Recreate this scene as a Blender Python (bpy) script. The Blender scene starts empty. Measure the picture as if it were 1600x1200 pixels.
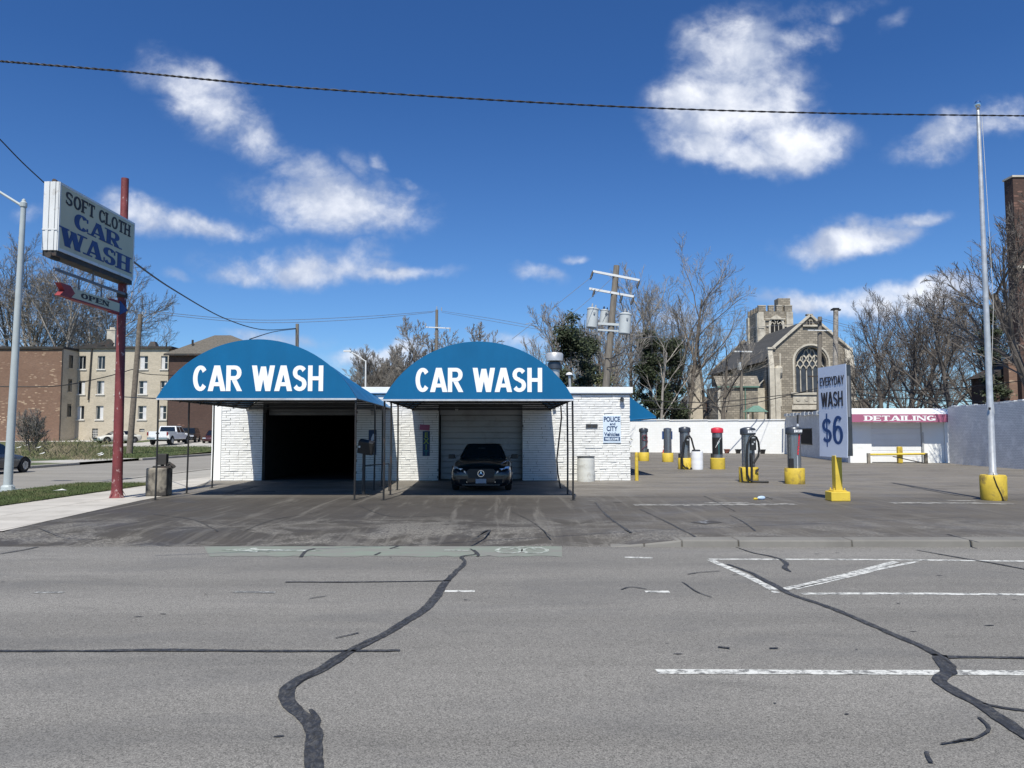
import bpy, bmesh, math, random
from mathutils import Vector, Matrix, Euler
PI = math.pi
rad = math.radians
S = bpy.context.scene
C = S.collection

# ------------------------------------------------------------------ camera
FPX = 1185.0; TILT = math.atan(77.0/FPX); CAMZ = 1.7
cam = bpy.data.cameras.new('camera'); camo = bpy.data.objects.new('camera', cam); C.objects.link(camo)
cam.sensor_fit = 'HORIZONTAL'; cam.sensor_width = 36; cam.lens = 36*FPX/1600
cam.clip_start = 0.05; cam.clip_end = 3000
camo.location = (0, 0, CAMZ); camo.rotation_euler = (PI/2+TILT, 0, 0)
S.camera = camo
# ------------------------------------------------------------------ light
SUN_DIR = Vector((-0.20, -1.70, 2.60)).normalized()      # towards the sun
EL = math.asin(SUN_DIR.z)
sd = bpy.data.lights.new('sun', 'SUN'); so = bpy.data.objects.new('sun', sd); C.objects.link(so)
sd.energy = 5.0; sd.angle = rad(0.53); sd.color = (1.0, 0.965, 0.875)
so.rotation_euler = SUN_DIR.to_track_quat('Z', 'Y').to_euler(); so.location = (-10, -30, 40)
S.view_settings.view_transform = 'Standard'; S.view_settings.look = 'None'
S.view_settings.exposure = 0.2; S.view_settings.gamma = 1.0
S.render.engine = 'CYCLES'

# a point on the pixel's sight line: at a height (G) or at a distance along the street normal (P)
FW = Vector((0, math.cos(TILT), math.sin(TILT))); UP = Vector((0, -math.sin(TILT), math.cos(TILT)))
CAM = Vector((0, 0, CAMZ))
def ray(px, py): return FW + Vector((1, 0, 0))*((px-800)/FPX) + UP*((600-py)/FPX)
def G(px, py, z=0.0):
    d = ray(px, py); return CAM + d*((z-CAMZ)/d.z)
def Gb(px, py, dy):      # the thing's centre stands dy behind the point where its foot shows
    Y = G(px, py).y+dy; return Vector(((px-800)/FPX*(Y*math.cos(TILT)-CAMZ*math.sin(TILT)), Y, 0))
def P(px, py, Y):
    d = ray(px, py); return CAM + d*(Y/d.y)

# ------------------------------------------------------------------ sky with clouds
W = bpy.data.worlds.new('World'); S.world = W; W.use_nodes = True
nt = W.node_tree; N = nt.nodes; Lk = nt.links
for n in list(N): N.remove(n)
def wn(t, **k):
    n = N.new(t)
    for a, b in k.items(): setattr(n, a, b)
    return n
out = wn('ShaderNodeOutputWorld'); bg = wn('ShaderNodeBackground'); bg.inputs[1].default_value = 0.052
Lk.new(bg.outputs[0], out.inputs[0])
sky = wn('ShaderNodeTexSky', sky_type='NISHITA', sun_disc=False)
sky.sun_elevation = EL; sky.sun_rotation = rad(186.7); sky.air_density = 1.0; sky.dust_density = 0.25; sky.ozone_density = 3.0; sky.altitude = 200
tc = wn('ShaderNodeTexCoord'); sep = wn('ShaderNodeSeparateXYZ'); Lk.new(tc.outputs['Generated'], sep.inputs[0])
def wm(op, a, b=None, c=None, clamp=False):
    n = wn('ShaderNodeMath', operation=op, use_clamp=clamp)
    for i, v in enumerate((a, b, c)):
        if v is None: continue
        if isinstance(v, (int, float)): n.inputs[i].default_value = v
        else: Lk.new(v, n.inputs[i])
    return n.outputs[0]
yy = wm('MAXIMUM', sep.outputs[1], 0.05)
uu = wm('DIVIDE', sep.outputs[0], yy); vv = wm('DIVIDE', sep.outputs[2], yy)
uv = wn('ShaderNodeCombineXYZ'); Lk.new(uu, uv.inputs[0]); Lk.new(vv, uv.inputs[1])
def wnoise(vec, scale, det, rough=0.55, dist=0.0):
    n = wn('ShaderNodeTexNoise'); n.inputs['Scale'].default_value = scale; n.inputs['Detail'].default_value = det
    n.inputs['Roughness'].default_value = rough; n.inputs['Distortion'].default_value = dist
    Lk.new(vec, n.inputs['Vector']); return n
w1 = wnoise(uv.outputs[0], 5.0, 5, 0.6)
off = wn('ShaderNodeVectorMath', operation='SUBTRACT'); Lk.new(w1.outputs['Color'], off.inputs[0]); off.inputs[1].default_value = (.5, .5, .5)
offs = wn('ShaderNodeVectorMath', operation='SCALE'); Lk.new(off.outputs[0], offs.inputs[0]); offs.inputs['Scale'].default_value = 0.11
wuv = wn('ShaderNodeVectorMath', operation='ADD'); Lk.new(uv.outputs[0], wuv.inputs[0]); Lk.new(offs.outputs[0], wuv.inputs[1])
BLOBS = [(320,150,100,42,38,.85),(385,200,70,36,40,.72),(270,125,70,26,20,.55),(440,240,60,22,30,.55),(485,275,70,34,25,.7),
 (525,325,118,46,6,1.05),(460,305,60,34,0,.6),(610,338,48,22,-10,.7),(560,260,50,24,40,.45),
 (225,345,60,28,15,.95),(300,362,90,20,6,.85),(375,372,50,16,0,.6),
 (480,425,140,24,2,.85),(610,436,80,14,0,.85),(395,428,70,18,0,.7),(560,408,60,22,-20,.55),
 (588,250,22,12,40,.55),(628,288,20,9,40,.55),
 (1150,70,80,62,0,.95),(1235,62,60,30,-5,.7),(1145,165,105,66,0,1.15),(1235,212,88,42,8,1.05),(1100,215,66,40,0,1.0),(1170,235,110,26,0,1.0),(1165,130,70,50,0,1.0),(1120,110,40,40,0,.6),(1290,20,80,18,-8,.5),(1215,130,50,60,0,.6),
 (1470,222,70,30,-16,.8),(1560,195,62,28,-12,.65),(1425,245,30,16,0,.5),
 (1325,378,84,25,-3,1.2),(1290,372,40,22,0,.7),(1415,350,56,15,-14,.8),(1400,370,34,16,0,.7),
 (1400,468,150,20,-5,.95),(1260,470,90,18,3,.8),(1500,452,60,16,0,.85),(1200,482,50,10,0,.5),
 (845,436,44,16,8,.72),(905,408,28,8,5,.5),(1395,40,34,14,-30,.42),(595,552,70,16,0,1.0),(640,570,60,20,0,.7),
 (430,525,80,14,0,.6),(800,530,70,14,6,.6),(1420,545,90,22,0,.55),(1080,500,60,20,0,.5),(30,520,90,40,0,.62),(60,320,40,14,0,.38),(270,438,36,8,5,.42),(960,505,80,16,0,.5)]
acc = None
for (bx, by, rx, ry, rot, wgt) in BLOBS:
    d = ray(bx, by)
    mp = wn('ShaderNodeMapping', vector_type='TEXTURE')
    mp.inputs['Location'].default_value = (d.x/d.y, d.z/d.y, 0); mp.inputs['Rotation'].default_value = (0, 0, -rad(rot))
    mp.inputs['Scale'].default_value = (1.62*rx/FPX, 1.62*ry/FPX, 1)
    Lk.new(wuv.outputs[0], mp.inputs[0])
    ln = wn('ShaderNodeVectorMath', operation='LENGTH'); Lk.new(mp.outputs[0], ln.inputs[0])
    m = wn('ShaderNodeMapRange', interpolation_type='SMOOTHSTEP'); Lk.new(ln.outputs['Value'], m.inputs[0])
    m.inputs[1].default_value = 1.25; m.inputs[2].default_value = 0.0; m.inputs[3].default_value = 0.0; m.inputs[4].default_value = wgt
    acc = m.outputs[0] if acc is None else wm('MAXIMUM', acc, m.outputs[0])
strv = wn('ShaderNodeMapping'); strv.inputs['Scale'].default_value = (1.0, 1.35, 1); strv.inputs['Rotation'].default_value = (0, 0, .3); Lk.new(uv.outputs[0], strv.inputs[0])
n2 = wnoise(strv.outputs[0], 12.0, 9, 0.60, 0.2)
n3 = wnoise(uv.outputs[0], 30.0, 6, 0.6, 0.2)
nn = wm('MULTIPLY_ADD', n2.outputs[0], 1.35, -0.70)
nn = wm('MULTIPLY_ADD', n3.outputs[0], 0.5, wm('SUBTRACT', nn, 0.25))
front = wn('ShaderNodeMapRange'); Lk.new(sep.outputs[1], front.inputs[0]); front.inputs[1].default_value = .05; front.inputs[2].default_value = .2
den = wm('ADD', acc, wm('MULTIPLY', nn, wm('MINIMUM', wm('MULTIPLY', acc, 2.2), 1.0)))
al = wn('ShaderNodeMapRange', interpolation_type='SMOOTHSTEP'); Lk.new(den, al.inputs[0])
al.inputs[1].default_value = 0.13; al.inputs[2].default_value = 1.0; al.inputs[3].default_value = 0; al.inputs[4].default_value = 0.93
alpha = wm('MULTIPLY', al.outputs[0], front.outputs[0])
# cloud colour: sunlit white, thinner and lower parts greyer
shn = wnoise(wuv.outputs[0], 13.0, 5, 0.55)
ccol = wn('ShaderNodeMix', data_type='RGBA'); ccol.inputs[6].default_value = (8.2, 9.4, 12.2, 1); ccol.inputs[7].default_value = (19.0, 19.3, 20.0, 1)
cf = wn('ShaderNodeMapRange'); Lk.new(wm('MULTIPLY_ADD', shn.outputs[0], 2.6, wm('MULTIPLY_ADD', den, .75, -1.45)), cf.inputs[0]); cf.inputs[1].default_value = .1; cf.inputs[2].default_value = 1.05
Lk.new(cf.outputs[0], ccol.inputs[0])
skt = wn('ShaderNodeMix', data_type='RGBA', blend_type='MULTIPLY'); skt.inputs[0].default_value = 1.0
Lk.new(sky.outputs[0], skt.inputs[6]); skt.inputs[7].default_value = (1, 1, 1, 1)
hz = wn('ShaderNodeMapRange'); Lk.new(sep.outputs[2], hz.inputs[0]); hz.inputs[1].default_value = 0.0; hz.inputs[2].default_value = 0.42
tint = wn('ShaderNodeMix', data_type='RGBA'); Lk.new(hz.outputs[0], tint.inputs[0]); tint.inputs[6].default_value = (1.12, 1.60, 2.15, 1); tint.inputs[7].default_value = (0.60, 1.14, 1.85, 1)
Lk.new(tint.outputs[2], skt.inputs[7])
mx = wn('ShaderNodeMix', data_type='RGBA'); Lk.new(alpha, mx.inputs[0]); Lk.new(skt.outputs[2], mx.inputs[6]); Lk.new(ccol.outputs[2], mx.inputs[7])
Lk.new(mx.outputs[2], bg.inputs[0])

# ------------------------------------------------------------------ materials
class NM:
    def __init__(s, name):
        s.m = bpy.data.materials.new(name); s.m.use_nodes = True
        s.t = s.m.node_tree; s.n = s.t.nodes; s.l = s.t.links
        s.b = s.n['Principled BSDF']; s.o = s.n['Material Output']
        s.tc = None
    def node(s, t, **k):
        n = s.n.new(t)
        for a, b in k.items(): setattr(n, a, b)
        return n
    def pos(s):
        if not s.tc:
            s.tc = s.node('ShaderNodeTexCoord')
        return s.tc.outputs['Object']
    def map(s, vec, scale=(1, 1, 1), rot=(0, 0, 0), loc=(0, 0, 0)):
        m = s.node('ShaderNodeMapping'); m.inputs['Scale'].default_value = scale; m.inputs['Rotation'].default_value = rot
        m.inputs['Location'].default_value = loc; s.l.new(vec, m.inputs[0]); return m.outputs[0]
    def noise(s, vec, scale, det=4, rough=.5, dist=0):
        n = s.node('ShaderNodeTexNoise'); n.inputs['Scale'].default_value = scale; n.inputs['Detail'].default_value = det
        n.inputs['Roughness'].default_value = rough; n.inputs['Distortion'].default_value = dist; s.l.new(vec, n.inputs['Vector']); return n.outputs['Fac']
    def rng(s, v, a, b, c=0.0, d=1.0, smooth=False):
        n = s.node('ShaderNodeMapRange'); s.l.new(v, n.inputs[0])
        if smooth: n.interpolation_type = 'SMOOTHSTEP'
        for i, q in enumerate((a, b, c, d)): n.inputs[i+1].default_value = q
        return n.outputs[0]
    def math(s, op, a, b=0.0, clamp=False):
        n = s.node('ShaderNodeMath', operation=op, use_clamp=clamp)
        for i, v in enumerate((a, b)):
            if isinstance(v, (int, float)): n.inputs[i].default_value = v
            else: s.l.new(v, n.inputs[i])
        return n.outputs[0]
    def mix(s, f, a, b, mode='MIX'):
        n = s.node('ShaderNodeMix', data_type='RGBA', blend_type=mode)
        for i, v in ((0, f), (6, a), (7, b)):
            if isinstance(v, (int, float)): n.inputs[i].default_value = v
            elif isinstance(v, tuple): n.inputs[i].default_value = (v[0], v[1], v[2], 1)
            else: s.l.new(v, n.inputs[i])
        return n.outputs[2]
    def bump(s, h, strength=.3, dist=.01):
        n = s.node('ShaderNodeBump'); n.inputs['Strength'].default_value = strength; n.inputs['Distance'].default_value = dist
        s.l.new(h, n.inputs['Height']); s.l.new(n.outputs[0], s.b.inputs['Normal']); return n
    def col(s, v):
        if isinstance(v, tuple): s.b.inputs['Base Color'].default_value = (v[0], v[1], v[2], 1)
        else: s.l.new(v, s.b.inputs['Base Color'])
    def rough(s, v):
        if isinstance(v, (int, float)): s.b.inputs['Roughness'].default_value = v
        else: s.l.new(v, s.b.inputs['Roughness'])
    def metal(s, v): s.b.inputs['Metallic'].default_value = v

def simple(name, c, r=.6, metal=0.0, var=.25, sc=3.0, bump=0.0, bsc=40, dirt=None, dsc=1.2, dthr=(.52, .72)):
    q = NM(name); p = q.pos()
    f = q.noise(p, sc, 5, .6)
    lo = tuple(x*(1-var) for x in c); hi = tuple(min(1, x*(1+var*.8)) for x in c)
    cc = q.mix(q.rng(f, .3, .7), lo, hi)
    if dirt:
        df = q.rng(q.noise(p, dsc, 7, .65, .4), dthr[0], dthr[1])
        cc = q.mix(df, cc, dirt)
    q.col(cc); q.rough(r); q.metal(metal)
    if bump: q.bump(q.noise(p, bsc, 5, .6), bump, .01)
    return q.m

M = {}
def asphalt(name, base, stain, stain_amt, spec=.55, sc=1.0, grainscale=170):
    q = NM(name); p = q.pos()
    g = q.noise(p, 105*sc, 4, .85); g2 = q.noise(p, 24*sc, 5, .75)
    big = q.noise(q.map(p, (.25, .9, 1)), .55, 6, .6, .3); band = q.noise(q.map(p, (.03, .85, 1)), 1.2, 4, .6)
    grain = q.rng(g, .33, .70, 1-spec, 1+spec)
    c = q.mix(q.rng(big, .3, .7), tuple(x*.84 for x in base), tuple(x*1.13 for x in base))
    c = q.mix(q.math('MULTIPLY', q.rng(band, .40, .66), .55), c, tuple(x*.70 for x in base))
    blot = q.noise(q.map(p, (.5, 1.6, 1)), 1.3, 8, .7, .7); c = q.mix(q.math('MULTIPLY', q.rng(blot, .56, .70), .5), c, tuple(x*.62 for x in base)); c = q.mix(q.math('MULTIPLY', q.rng(blot, .42, .30), .4), c, tuple(x*1.22 for x in base))
    gm = q.node('ShaderNodeMix', data_type='RGBA', blend_type='MULTIPLY'); gm.inputs[0].default_value = 1
    comb = q.node('ShaderNodeCombineColor'); 
    for i in range(3): q.l.new(grain, comb.inputs[i])
    q.l.new(c, gm.inputs[6]); q.l.new(comb.outputs[0], gm.inputs[7]); c = gm.outputs[2]
    c = q.mix(q.math('MULTIPLY', q.rng(g2, .63, .72), .35), c, tuple(x*.5 for x in base))
    if stain_amt:
        st = q.noise(q.map(p, (.35, 1, 1)), .9, 8, .68, .8)
        c = q.mix(q.math('MULTIPLY', q.rng(st, .46, .68, smooth=True), stain_amt), c, stain)
    q.col(c); q.rough(q.rng(g2, .3, .7, .78, .95)); q.b.inputs['Specular IOR Level'].default_value = .3
    q.bump(g, .35, .004)
    return q
M['road'] = asphalt('road_asphalt', (.212, .202, .184), (.1, .1, .1), .35, spec=.95).m
def spots(q, c, base):
    return c
# dirty, stained lot: darker where the washed cars drip, in front of the bays
q = asphalt('lot_asphalt', (.205, .186, .160), (.07, .064, .056), .5, spec=.5)
p = q.pos(); sx = q.node('ShaderNodeSeparateXYZ'); q.l.new(p, sx.inputs[0])
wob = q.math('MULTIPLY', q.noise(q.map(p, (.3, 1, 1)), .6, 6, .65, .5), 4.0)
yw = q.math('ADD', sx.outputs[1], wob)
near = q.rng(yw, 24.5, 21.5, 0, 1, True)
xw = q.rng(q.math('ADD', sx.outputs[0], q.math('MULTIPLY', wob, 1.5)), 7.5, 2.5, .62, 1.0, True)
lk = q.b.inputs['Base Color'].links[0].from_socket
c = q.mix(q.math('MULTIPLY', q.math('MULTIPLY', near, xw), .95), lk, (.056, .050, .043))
grav = q.rng(q.noise(p, .7, 7, .72, .8), .46, .56); gk = q.noise(p, 22, 5, .85)
gravc = q.mix(q.rng(gk, .4, .62), (.04, .038, .036), (.30, .28, .245))
nearkerb = q.rng(yw, 18.5, 16.0, 0, 1, True)
c = q.mix(q.math('MULTIPLY', q.math('MULTIPLY', grav, nearkerb), .8), c, gravc)
streak = q.rng(q.noise(q.map(p, (2.0, .12, 1), (0, 0, .15)), 1.6, 7, .7, .9), .5, .66, smooth=True)
c = q.mix(q.math('MULTIPLY', q.math('MULTIPLY', streak, near), .55), c, (.17, .158, .138))
q.col(c)
q.l.new(q.rng(q.noise(p, .8, 5, .6), .35, .65, .5, .95), q.b.inputs['Roughness'])
M['lot'] = q.m
M['street'] = asphalt('side_street_concrete', (.28, .262, .23), (.15, .14, .12), .4, spec=.25).m
def concrete(name, c, jx=1.5, jy=1.5, dirt=.4, tint=(.16, .14, .11)):
    q = NM(name); p = q.pos()
    f = q.noise(p, 1.1, 7, .65, .3); g = q.noise(p, 120, 3, .7)
    cc = q.mix(q.rng(f, .35, .7), c, tuple(x*.8 for x in c)); cc = q.mix(q.math('MULTIPLY', q.rng(g, .55, .75), .35), cc, tuple(x*.55 for x in c))
    cc = q.mix(q.math('MULTIPLY', q.rng(q.noise(p, .6, 8, .7, .6), .5, .7), dirt), cc, tint)
    br = q.node('ShaderNodeTexBrick'); br.offset = 0; q.l.new(p, br.inputs[0]); br.inputs['Scale'].default_value = 1
    br.inputs['Brick Width'].default_value = jx; br.inputs['Row Height'].default_value = jy; br.inputs['Mortar Size'].default_value = .012
    br.inputs['Color1'].default_value = br.inputs['Color2'].default_value = (1, 1, 1, 1); br.inputs['Mortar'].default_value = (.3, .28, .25, 1)
    cc = q.mix(1.0, cc, br.outputs[0], 'MULTIPLY')
    q.col(cc); q.rough(.9); q.bump(g, .3, .004); return q.m
M['walk'] = concrete('sidewalk_concrete', (.50, .47, .42))
M['kerb'] = concrete('kerb_concrete', (.20, .19, .17), 50, 50, .5, (.13, .122, .108))
M['kerb_light'] = concrete('pale_kerb_concrete', (.36, .34, .30), 3.0, 3.0, .5, (.16, .15, .13))
M['parking'] = concrete('parking_concrete', (.46, .44, .40), 6, 6, .4)
M['soil'] = simple('dry_soil', (.16, .14, .10), .95, var=.35, sc=.7, dirt=(.09, .10, .045), dsc=.2)
M['turf'] = simple('turf', (.062, .088, .026), .95, var=.5, sc=1.4, dirt=(.15, .135, .07), dsc=.35, dthr=(.5, .7), bump=.8, bsc=25)
M['blade'] = simple('grass_blade', (.070, .098, .028), .8, var=.45, sc=9, dirt=(.16, .145, .07), dsc=.9, dthr=(.50, .66))
M['dry_stalk'] = simple('dry_stalk', (.23, .19, .12), .9, var=.4, sc=7, dirt=(.10, .115, .045), dsc=.5, dthr=(.44, .58))

def worn_paint(name, c, amt=(.40, .54), under=(.13, .13, .125), scl=14):
    q = NM(name); p = q.pos()
    n1 = q.noise(p, scl, 8, .75, .3)
    f = q.rng(n1, amt[0], amt[1])
    q.col(q.mix(f, under, q.mix(q.rng(q.noise(p, 90, 3, .7), .35, .7), tuple(x*.8 for x in c), c)))
    q.rough(.8); return q.m
M['mark'] = worn_paint('worn_white_road_paint', (.66, .66, .62))
M['mark_faint'] = worn_paint('faded_white_road_paint', (.5, .5, .47), (.5, .62))
M['mark_soft'] = worn_paint('half_worn_white_paint', (.58, .6, .55), (.46, .60), (.19, .215, .18), 9)
q = NM('tar_seal'); p = q.pos()
q.col(q.mix(q.rng(q.noise(q.map(p, (1, .45, 1)), 26, 7, .8, .9), .47, .62), (.024, .024, .025), (.085, .083, .08))); q.rough(q.rng(q.noise(p, 40, 3), .4, .6, .45, .8)); M['tar'] = q.m
q = NM('faded_green_bike_lane'); p = q.pos()
q.col(q.mix(q.rng(q.noise(q.map(p, (.5, 1.5, 1)), 3.2, 9, .82, .6), .30, .56), (.185, .245, .185), (.19, .188, .168))); q.rough(.85); M['green'] = q.m

def brickmat(name, c1, c2, mortar, w=.22, h=.075, ms=.01, scat=None, bump=.5, rowvar=.5, dirt=None, dthr=(.5, .7), dsc=.35):
    q = NM(name); g = q.node('ShaderNodeNewGeometry'); p = q.pos()
    sp = q.node('ShaderNodeSeparateXYZ'); q.l.new(p, sp.inputs[0]); sn = q.node('ShaderNodeSeparateXYZ'); q.l.new(q.tc.outputs['Normal'], sn.inputs[0])
    isx = q.math('GREATER_THAN', q.math('ABSOLUTE', sn.outputs[0]), .7)
    u = q.math('ADD', q.math('MULTIPLY', sp.outputs[1], isx), q.math('MULTIPLY', sp.outputs[0], q.math('SUBTRACT', 1.0, isx)))
    cb = q.node('ShaderNodeCombineXYZ'); q.l.new(u, cb.inputs[0]); q.l.new(sp.outputs[2], cb.inputs[1])
    br = q.node('ShaderNodeTexBrick'); q.l.new(cb.outputs[0], br.inputs[0]); br.inputs['Scale'].default_value = 1
    br.inputs['Brick Width'].default_value = w; br.inputs['Row Height'].default_value = h; br.inputs['Mortar Size'].default_value = ms
    br.inputs['Bias'].default_value = 0; br.inputs['Mortar Smooth'].default_value = .2
    for k, cc in (('Color1', c1), ('Color2', c2), ('Mortar', mortar)): br.inputs[k].default_value = (*cc, 1)
    f = q.noise(p, .45, 7, .65, .4)
    cc = q.mix(q.math('MULTIPLY', q.rng(f, .35, .7), rowvar), br.outputs[0], tuple(x*.6 for x in c1))
    fine = q.noise(p, 6, 5, .7)
    cc = q.mix(q.math('MULTIPLY', q.rng(fine, .5, .7), .4), cc, c2)
    if dirt: cc = q.mix(q.rng(q.noise(q.map(p, (1, 1, 1.5)), dsc, 9, .78, .4), dthr[0], dthr[1]), cc, dirt)
    if scat:
        # pale spalled bricks scattered over the wall
        v = q.node('ShaderNodeTexVoronoi'); v.inputs['Scale'].default_value = 1.0; q.l.new(q.map(cb.outputs[0], (1.4, 4.5, 1)), v.inputs['Vector'])
        cl = q.rng(q.noise(p, .3, 4, .6), .48, .62)
        sf = q.math('MULTIPLY', q.math('LESS_THAN', v.outputs['Distance'], .30), cl)
        cc = q.mix(q.math('MULTIPLY', sf, .8), cc, scat)
    q.col(cc); q.rough(.9); q.bump(br.outputs['Fac'], -bump, .02); return q.m
M['white_brick'] = simple('white_painted_brick', (.80, .795, .765), .65, var=.05, sc=2, bump=.4, bsc=30, dirt=(.60, .58, .53), dsc=2.5, dthr=(.60, .85))
M['mortar'] = simple('grimy_mortar', (.25, .245, .23), .95, var=.3, sc=8)
M['white_wall'] = simple('white_painted_wall', (.86, .86, .83), .75, var=.04, sc=.8, bump=.3, bsc=14, dirt=(.70, .69, .65), dsc=.9, dthr=(.58, .8))
M['white_block'] = brickmat('white_block_wall', (.86, .86, .84), (.82, .82, .79), (.74, .74, .72), .4, .2, .008, bump=.35, rowvar=.06, dirt=(.74, .72, .67), dthr=(.6, .85))
M['grey_brick'] = brickmat('pale_grey_painted_brick', (.82, .815, .79), (.72, .715, .69), (.52, .52, .50), .24, .08, .012, bump=1.0, rowvar=.25, dirt=(.82, .81, .78), dthr=(.50, .60), dsc=1.1)
M['trim_white'] = simple('white_trim', (.82, .82, .80), .5, var=.05)
M['red_brick'] = brickmat('red_brown_brick', (.25, .135, .085), (.17, .088, .058), (.20, .155, .12), .22, .075, .012, scat=(.56, .42, .29), rowvar=.5)
M['brown_brick'] = brickmat('dark_brown_brick', (.10, .052, .038), (.062, .034, .027), (.075, .055, .045), .22, .075, .012, rowvar=.5, scat=(.22, .12, .09))
M['beige_brick'] = brickmat('cream_painted_brick', (.60, .53, .42), (.50, .44, .34), (.36, .31, .24), .22, .075, .010, rowvar=.25, dirt=(.34, .30, .235), dthr=(.48, .74))
M['stone'] = brickmat('grey_church_stone', (.40, .35, .275), (.19, .165, .13), (.17, .15, .12), .62, .3, .05, rowvar=.5, bump=1.0)
M['limestone'] = simple('pale_limestone', (.52, .475, .39), .85, var=.2, sc=1.2, dirt=(.25, .22, .18), dsc=.8)
M['slate'] = brickmat('grey_slate', (.075, .072, .068), (.05, .05, .05), (.035, .035, .035), .35, .25, .02, rowvar=.4)
q = NM('brown_shingle'); p = q.pos(); q.col(q.mix(q.rng(q.noise(p, 5, 6, .8), .35, .65), (.07, .062, .05), (.16, .142, .115))); q.rough(.95); M['shingle'] = q.m
def canvas(name, c, r=.45):
    q = NM(name); p = q.pos()
    f = q.noise(q.map(p, (1, 1, .4)), 1.2, 6, .6)
    q.col(q.mix(q.rng(f, .3, .7), tuple(x*.88 for x in c), tuple(min(1, x*1.08) for x in c))); q.rough(r)
    q.b.inputs['Specular IOR Level'].default_value = .35
    q.bump(q.noise(q.map(p, (1, 1, .5)), 1.6, 3, .5), .25, .05); return q.m
M['blue'] = canvas('blue_vinyl', (.002, .116, .272))
M['pink'] = canvas('faded_pink_canvas', (.40, .13, .21), .7)
M['letter_white'] = simple('white_letter', (.86, .87, .87), .5, var=.03)
M['under'] = simple('awning_underside', (.03, .05, .07), .9)
M['black_steel'] = simple('black_painted_steel', (.022, .021, .02), .5, dirt=(.12, .06, .035), dsc=5, dthr=(.6, .75))
M['silver_trim'] = simple('aluminium_trim', (.6, .62, .64), .4, metal=.3)
M['dark'] = simple('dark_void', (.008, .008, .009), .9)
M['room'] = simple('dark_tunnel_wall', (.035, .035, .035), .8)  # plain near-black for the bays' inner walls and floor
M['rolldoor'] = simple('shaded_white_roll_door', (.36, .365, .37), .5, var=.08, sc=1.5, dirt=(.27, .27, .26), dsc=2)  # door colour lowered so it carries the shade under the awning
M['rolldoor_shaded'] = simple('shaded_rolled_up_door', (.16, .16, .155), .6, var=.2)  # darker copy for the rolled-up door, bay shade put into its colour
M['rolldoor_white'] = simple('clean_white_roll_door', (.80, .80, .79), .5, var=.04, sc=1.5)
M['roof_tar'] = simple('roof_tar', (.025, .024, .023), .9)
M['galv'] = simple('galvanised_steel', (.56, .56, .54), .34, metal=.45, var=.2, sc=6)
M['brushed'] = NM('brushed_steel'); q = M['brushed']; p = q.pos()
q.col(q.mix(q.rng(q.noise(q.map(p, (60, 60, .6)), 2, 5, .6), .3, .7), (.24, .245, .25), (.44, .45, .46))); q.metal(.85); q.rough(.26); M['brushed'] = q.m
M['dark_steel'] = simple('dark_grey_steel', (.10, .105, .11), .35, metal=.7)
M['yellow'] = simple('yellow_paint', (.66, .48, .055), .6, var=.14, sc=2.5, dirt=(.34, .23, .07), dsc=3.5, dthr=(.58, .74), bump=.3)
M['yellow_worn'] = simple('weathered_yellow_paint', (.60, .43, .045), .7, var=.25, sc=3, dirt=(.17, .12, .05), dsc=2.6, dthr=(.5, .66), bump=.5)
M['red_faded'] = simple('faded_red_sign_metal', (.27, .035, .04), .6, var=.2)
M['red'] = simple('red_plastic', (.55, .025, .045), .45, var=.12)
q = NM('peeling_red_paint'); p = q.pos()
cc = q.mix(q.rng(q.noise(p, 2, 6, .6), .35, .7), (.14, .026, .028), (.22, .045, .047))
cc = q.mix(q.rng(q.noise(q.map(p, (1, 1, .5)), 9, 7, .75), .585, .63), cc, (.50, .36, .34)); cc = q.mix(q.rng(q.noise(p, 3.5, 7, .7), .60, .7), cc, (.10, .025, .018))
q.col(cc); q.rough(.65); q.bump(q.noise(p, 25, 5, .7), .5, .01); M['red_pole'] = q.m
M['signface'] = simple('cream_sign_face', (.56, .525, .37), .6, var=.06, sc=1, dirt=(.36, .35, .29), dsc=1.4, dthr=(.6, .8))
M['signcap'] = simple('white_corrugated_metal', (.66, .67, .66), .5, var=.08, sc=2, dirt=(.35, .31, .26), dsc=2.2, dthr=(.6, .75))
M['sign_metal'] = simple('rusty_dark_metal', (.035, .033, .03), .7, dirt=(.09, .045, .03), dsc=3)
M['ink_black'] = simple('black_lettering', (.022, .018, .022), .6)
M['ink_blue'] = simple('blue_lettering', (.012, .055, .19), .6)
M['ink_navy'] = simple('navy_lettering', (.02, .055, .14), .6)
M['ink_red'] = simple('red_lettering', (.65, .03, .05), .6)
M['ink_teal'] = simple('teal_lettering', (.03, .22, .23), .6)
M['ink_green'] = simple('lime_lettering', (.30, .42, .08), .6)
M['plate_blue'] = simple('sky_blue_board', (.62, .72, .82), .6, var=.04)
M['panel_white'] = simple('white_sign_panel', (.62, .68, .80), .45, var=.05, sc=1)
M['concrete'] = simple('rough_concrete', (.28, .25, .20), .95, var=.25, sc=3, bump=.8, bsc=18, dirt=(.05, .045, .04), dsc=1.6, dthr=(.40, .56))
M['drum'] = simple('white_drum_plastic', (.62, .62, .58), .5, var=.06, dirt=(.36, .33, .28), dsc=3.5, dthr=(.55, .75))
M['drum_clean'] = simple('clean_white_plastic', (.8, .81, .83), .45, var=.04)
M['pole_wood'] = NM('weathered_pole_wood'); q = M['pole_wood']; p = q.pos()
q.col(q.mix(q.rng(q.noise(q.map(p, (8, 8, .5)), 3, 6, .7), .3, .7), (.11, .095, .078), (.27, .24, .20))); q.rough(.95); M['pole_wood'] = q.m
M['pole_wood_brown'] = simple('brown_pole_wood', (.17, .14, .11), .95, var=.35, sc=5)
M['lamp_paint'] = simple('grey_green_lamp_paint', (.40, .44, .44), .5, var=.08, sc=3)
M['wire'] = simple('black_cable', (.015, .015, .017), .6)
M['wire_steel'] = simple('grey_cable', (.16, .17, .19), .6)
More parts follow.
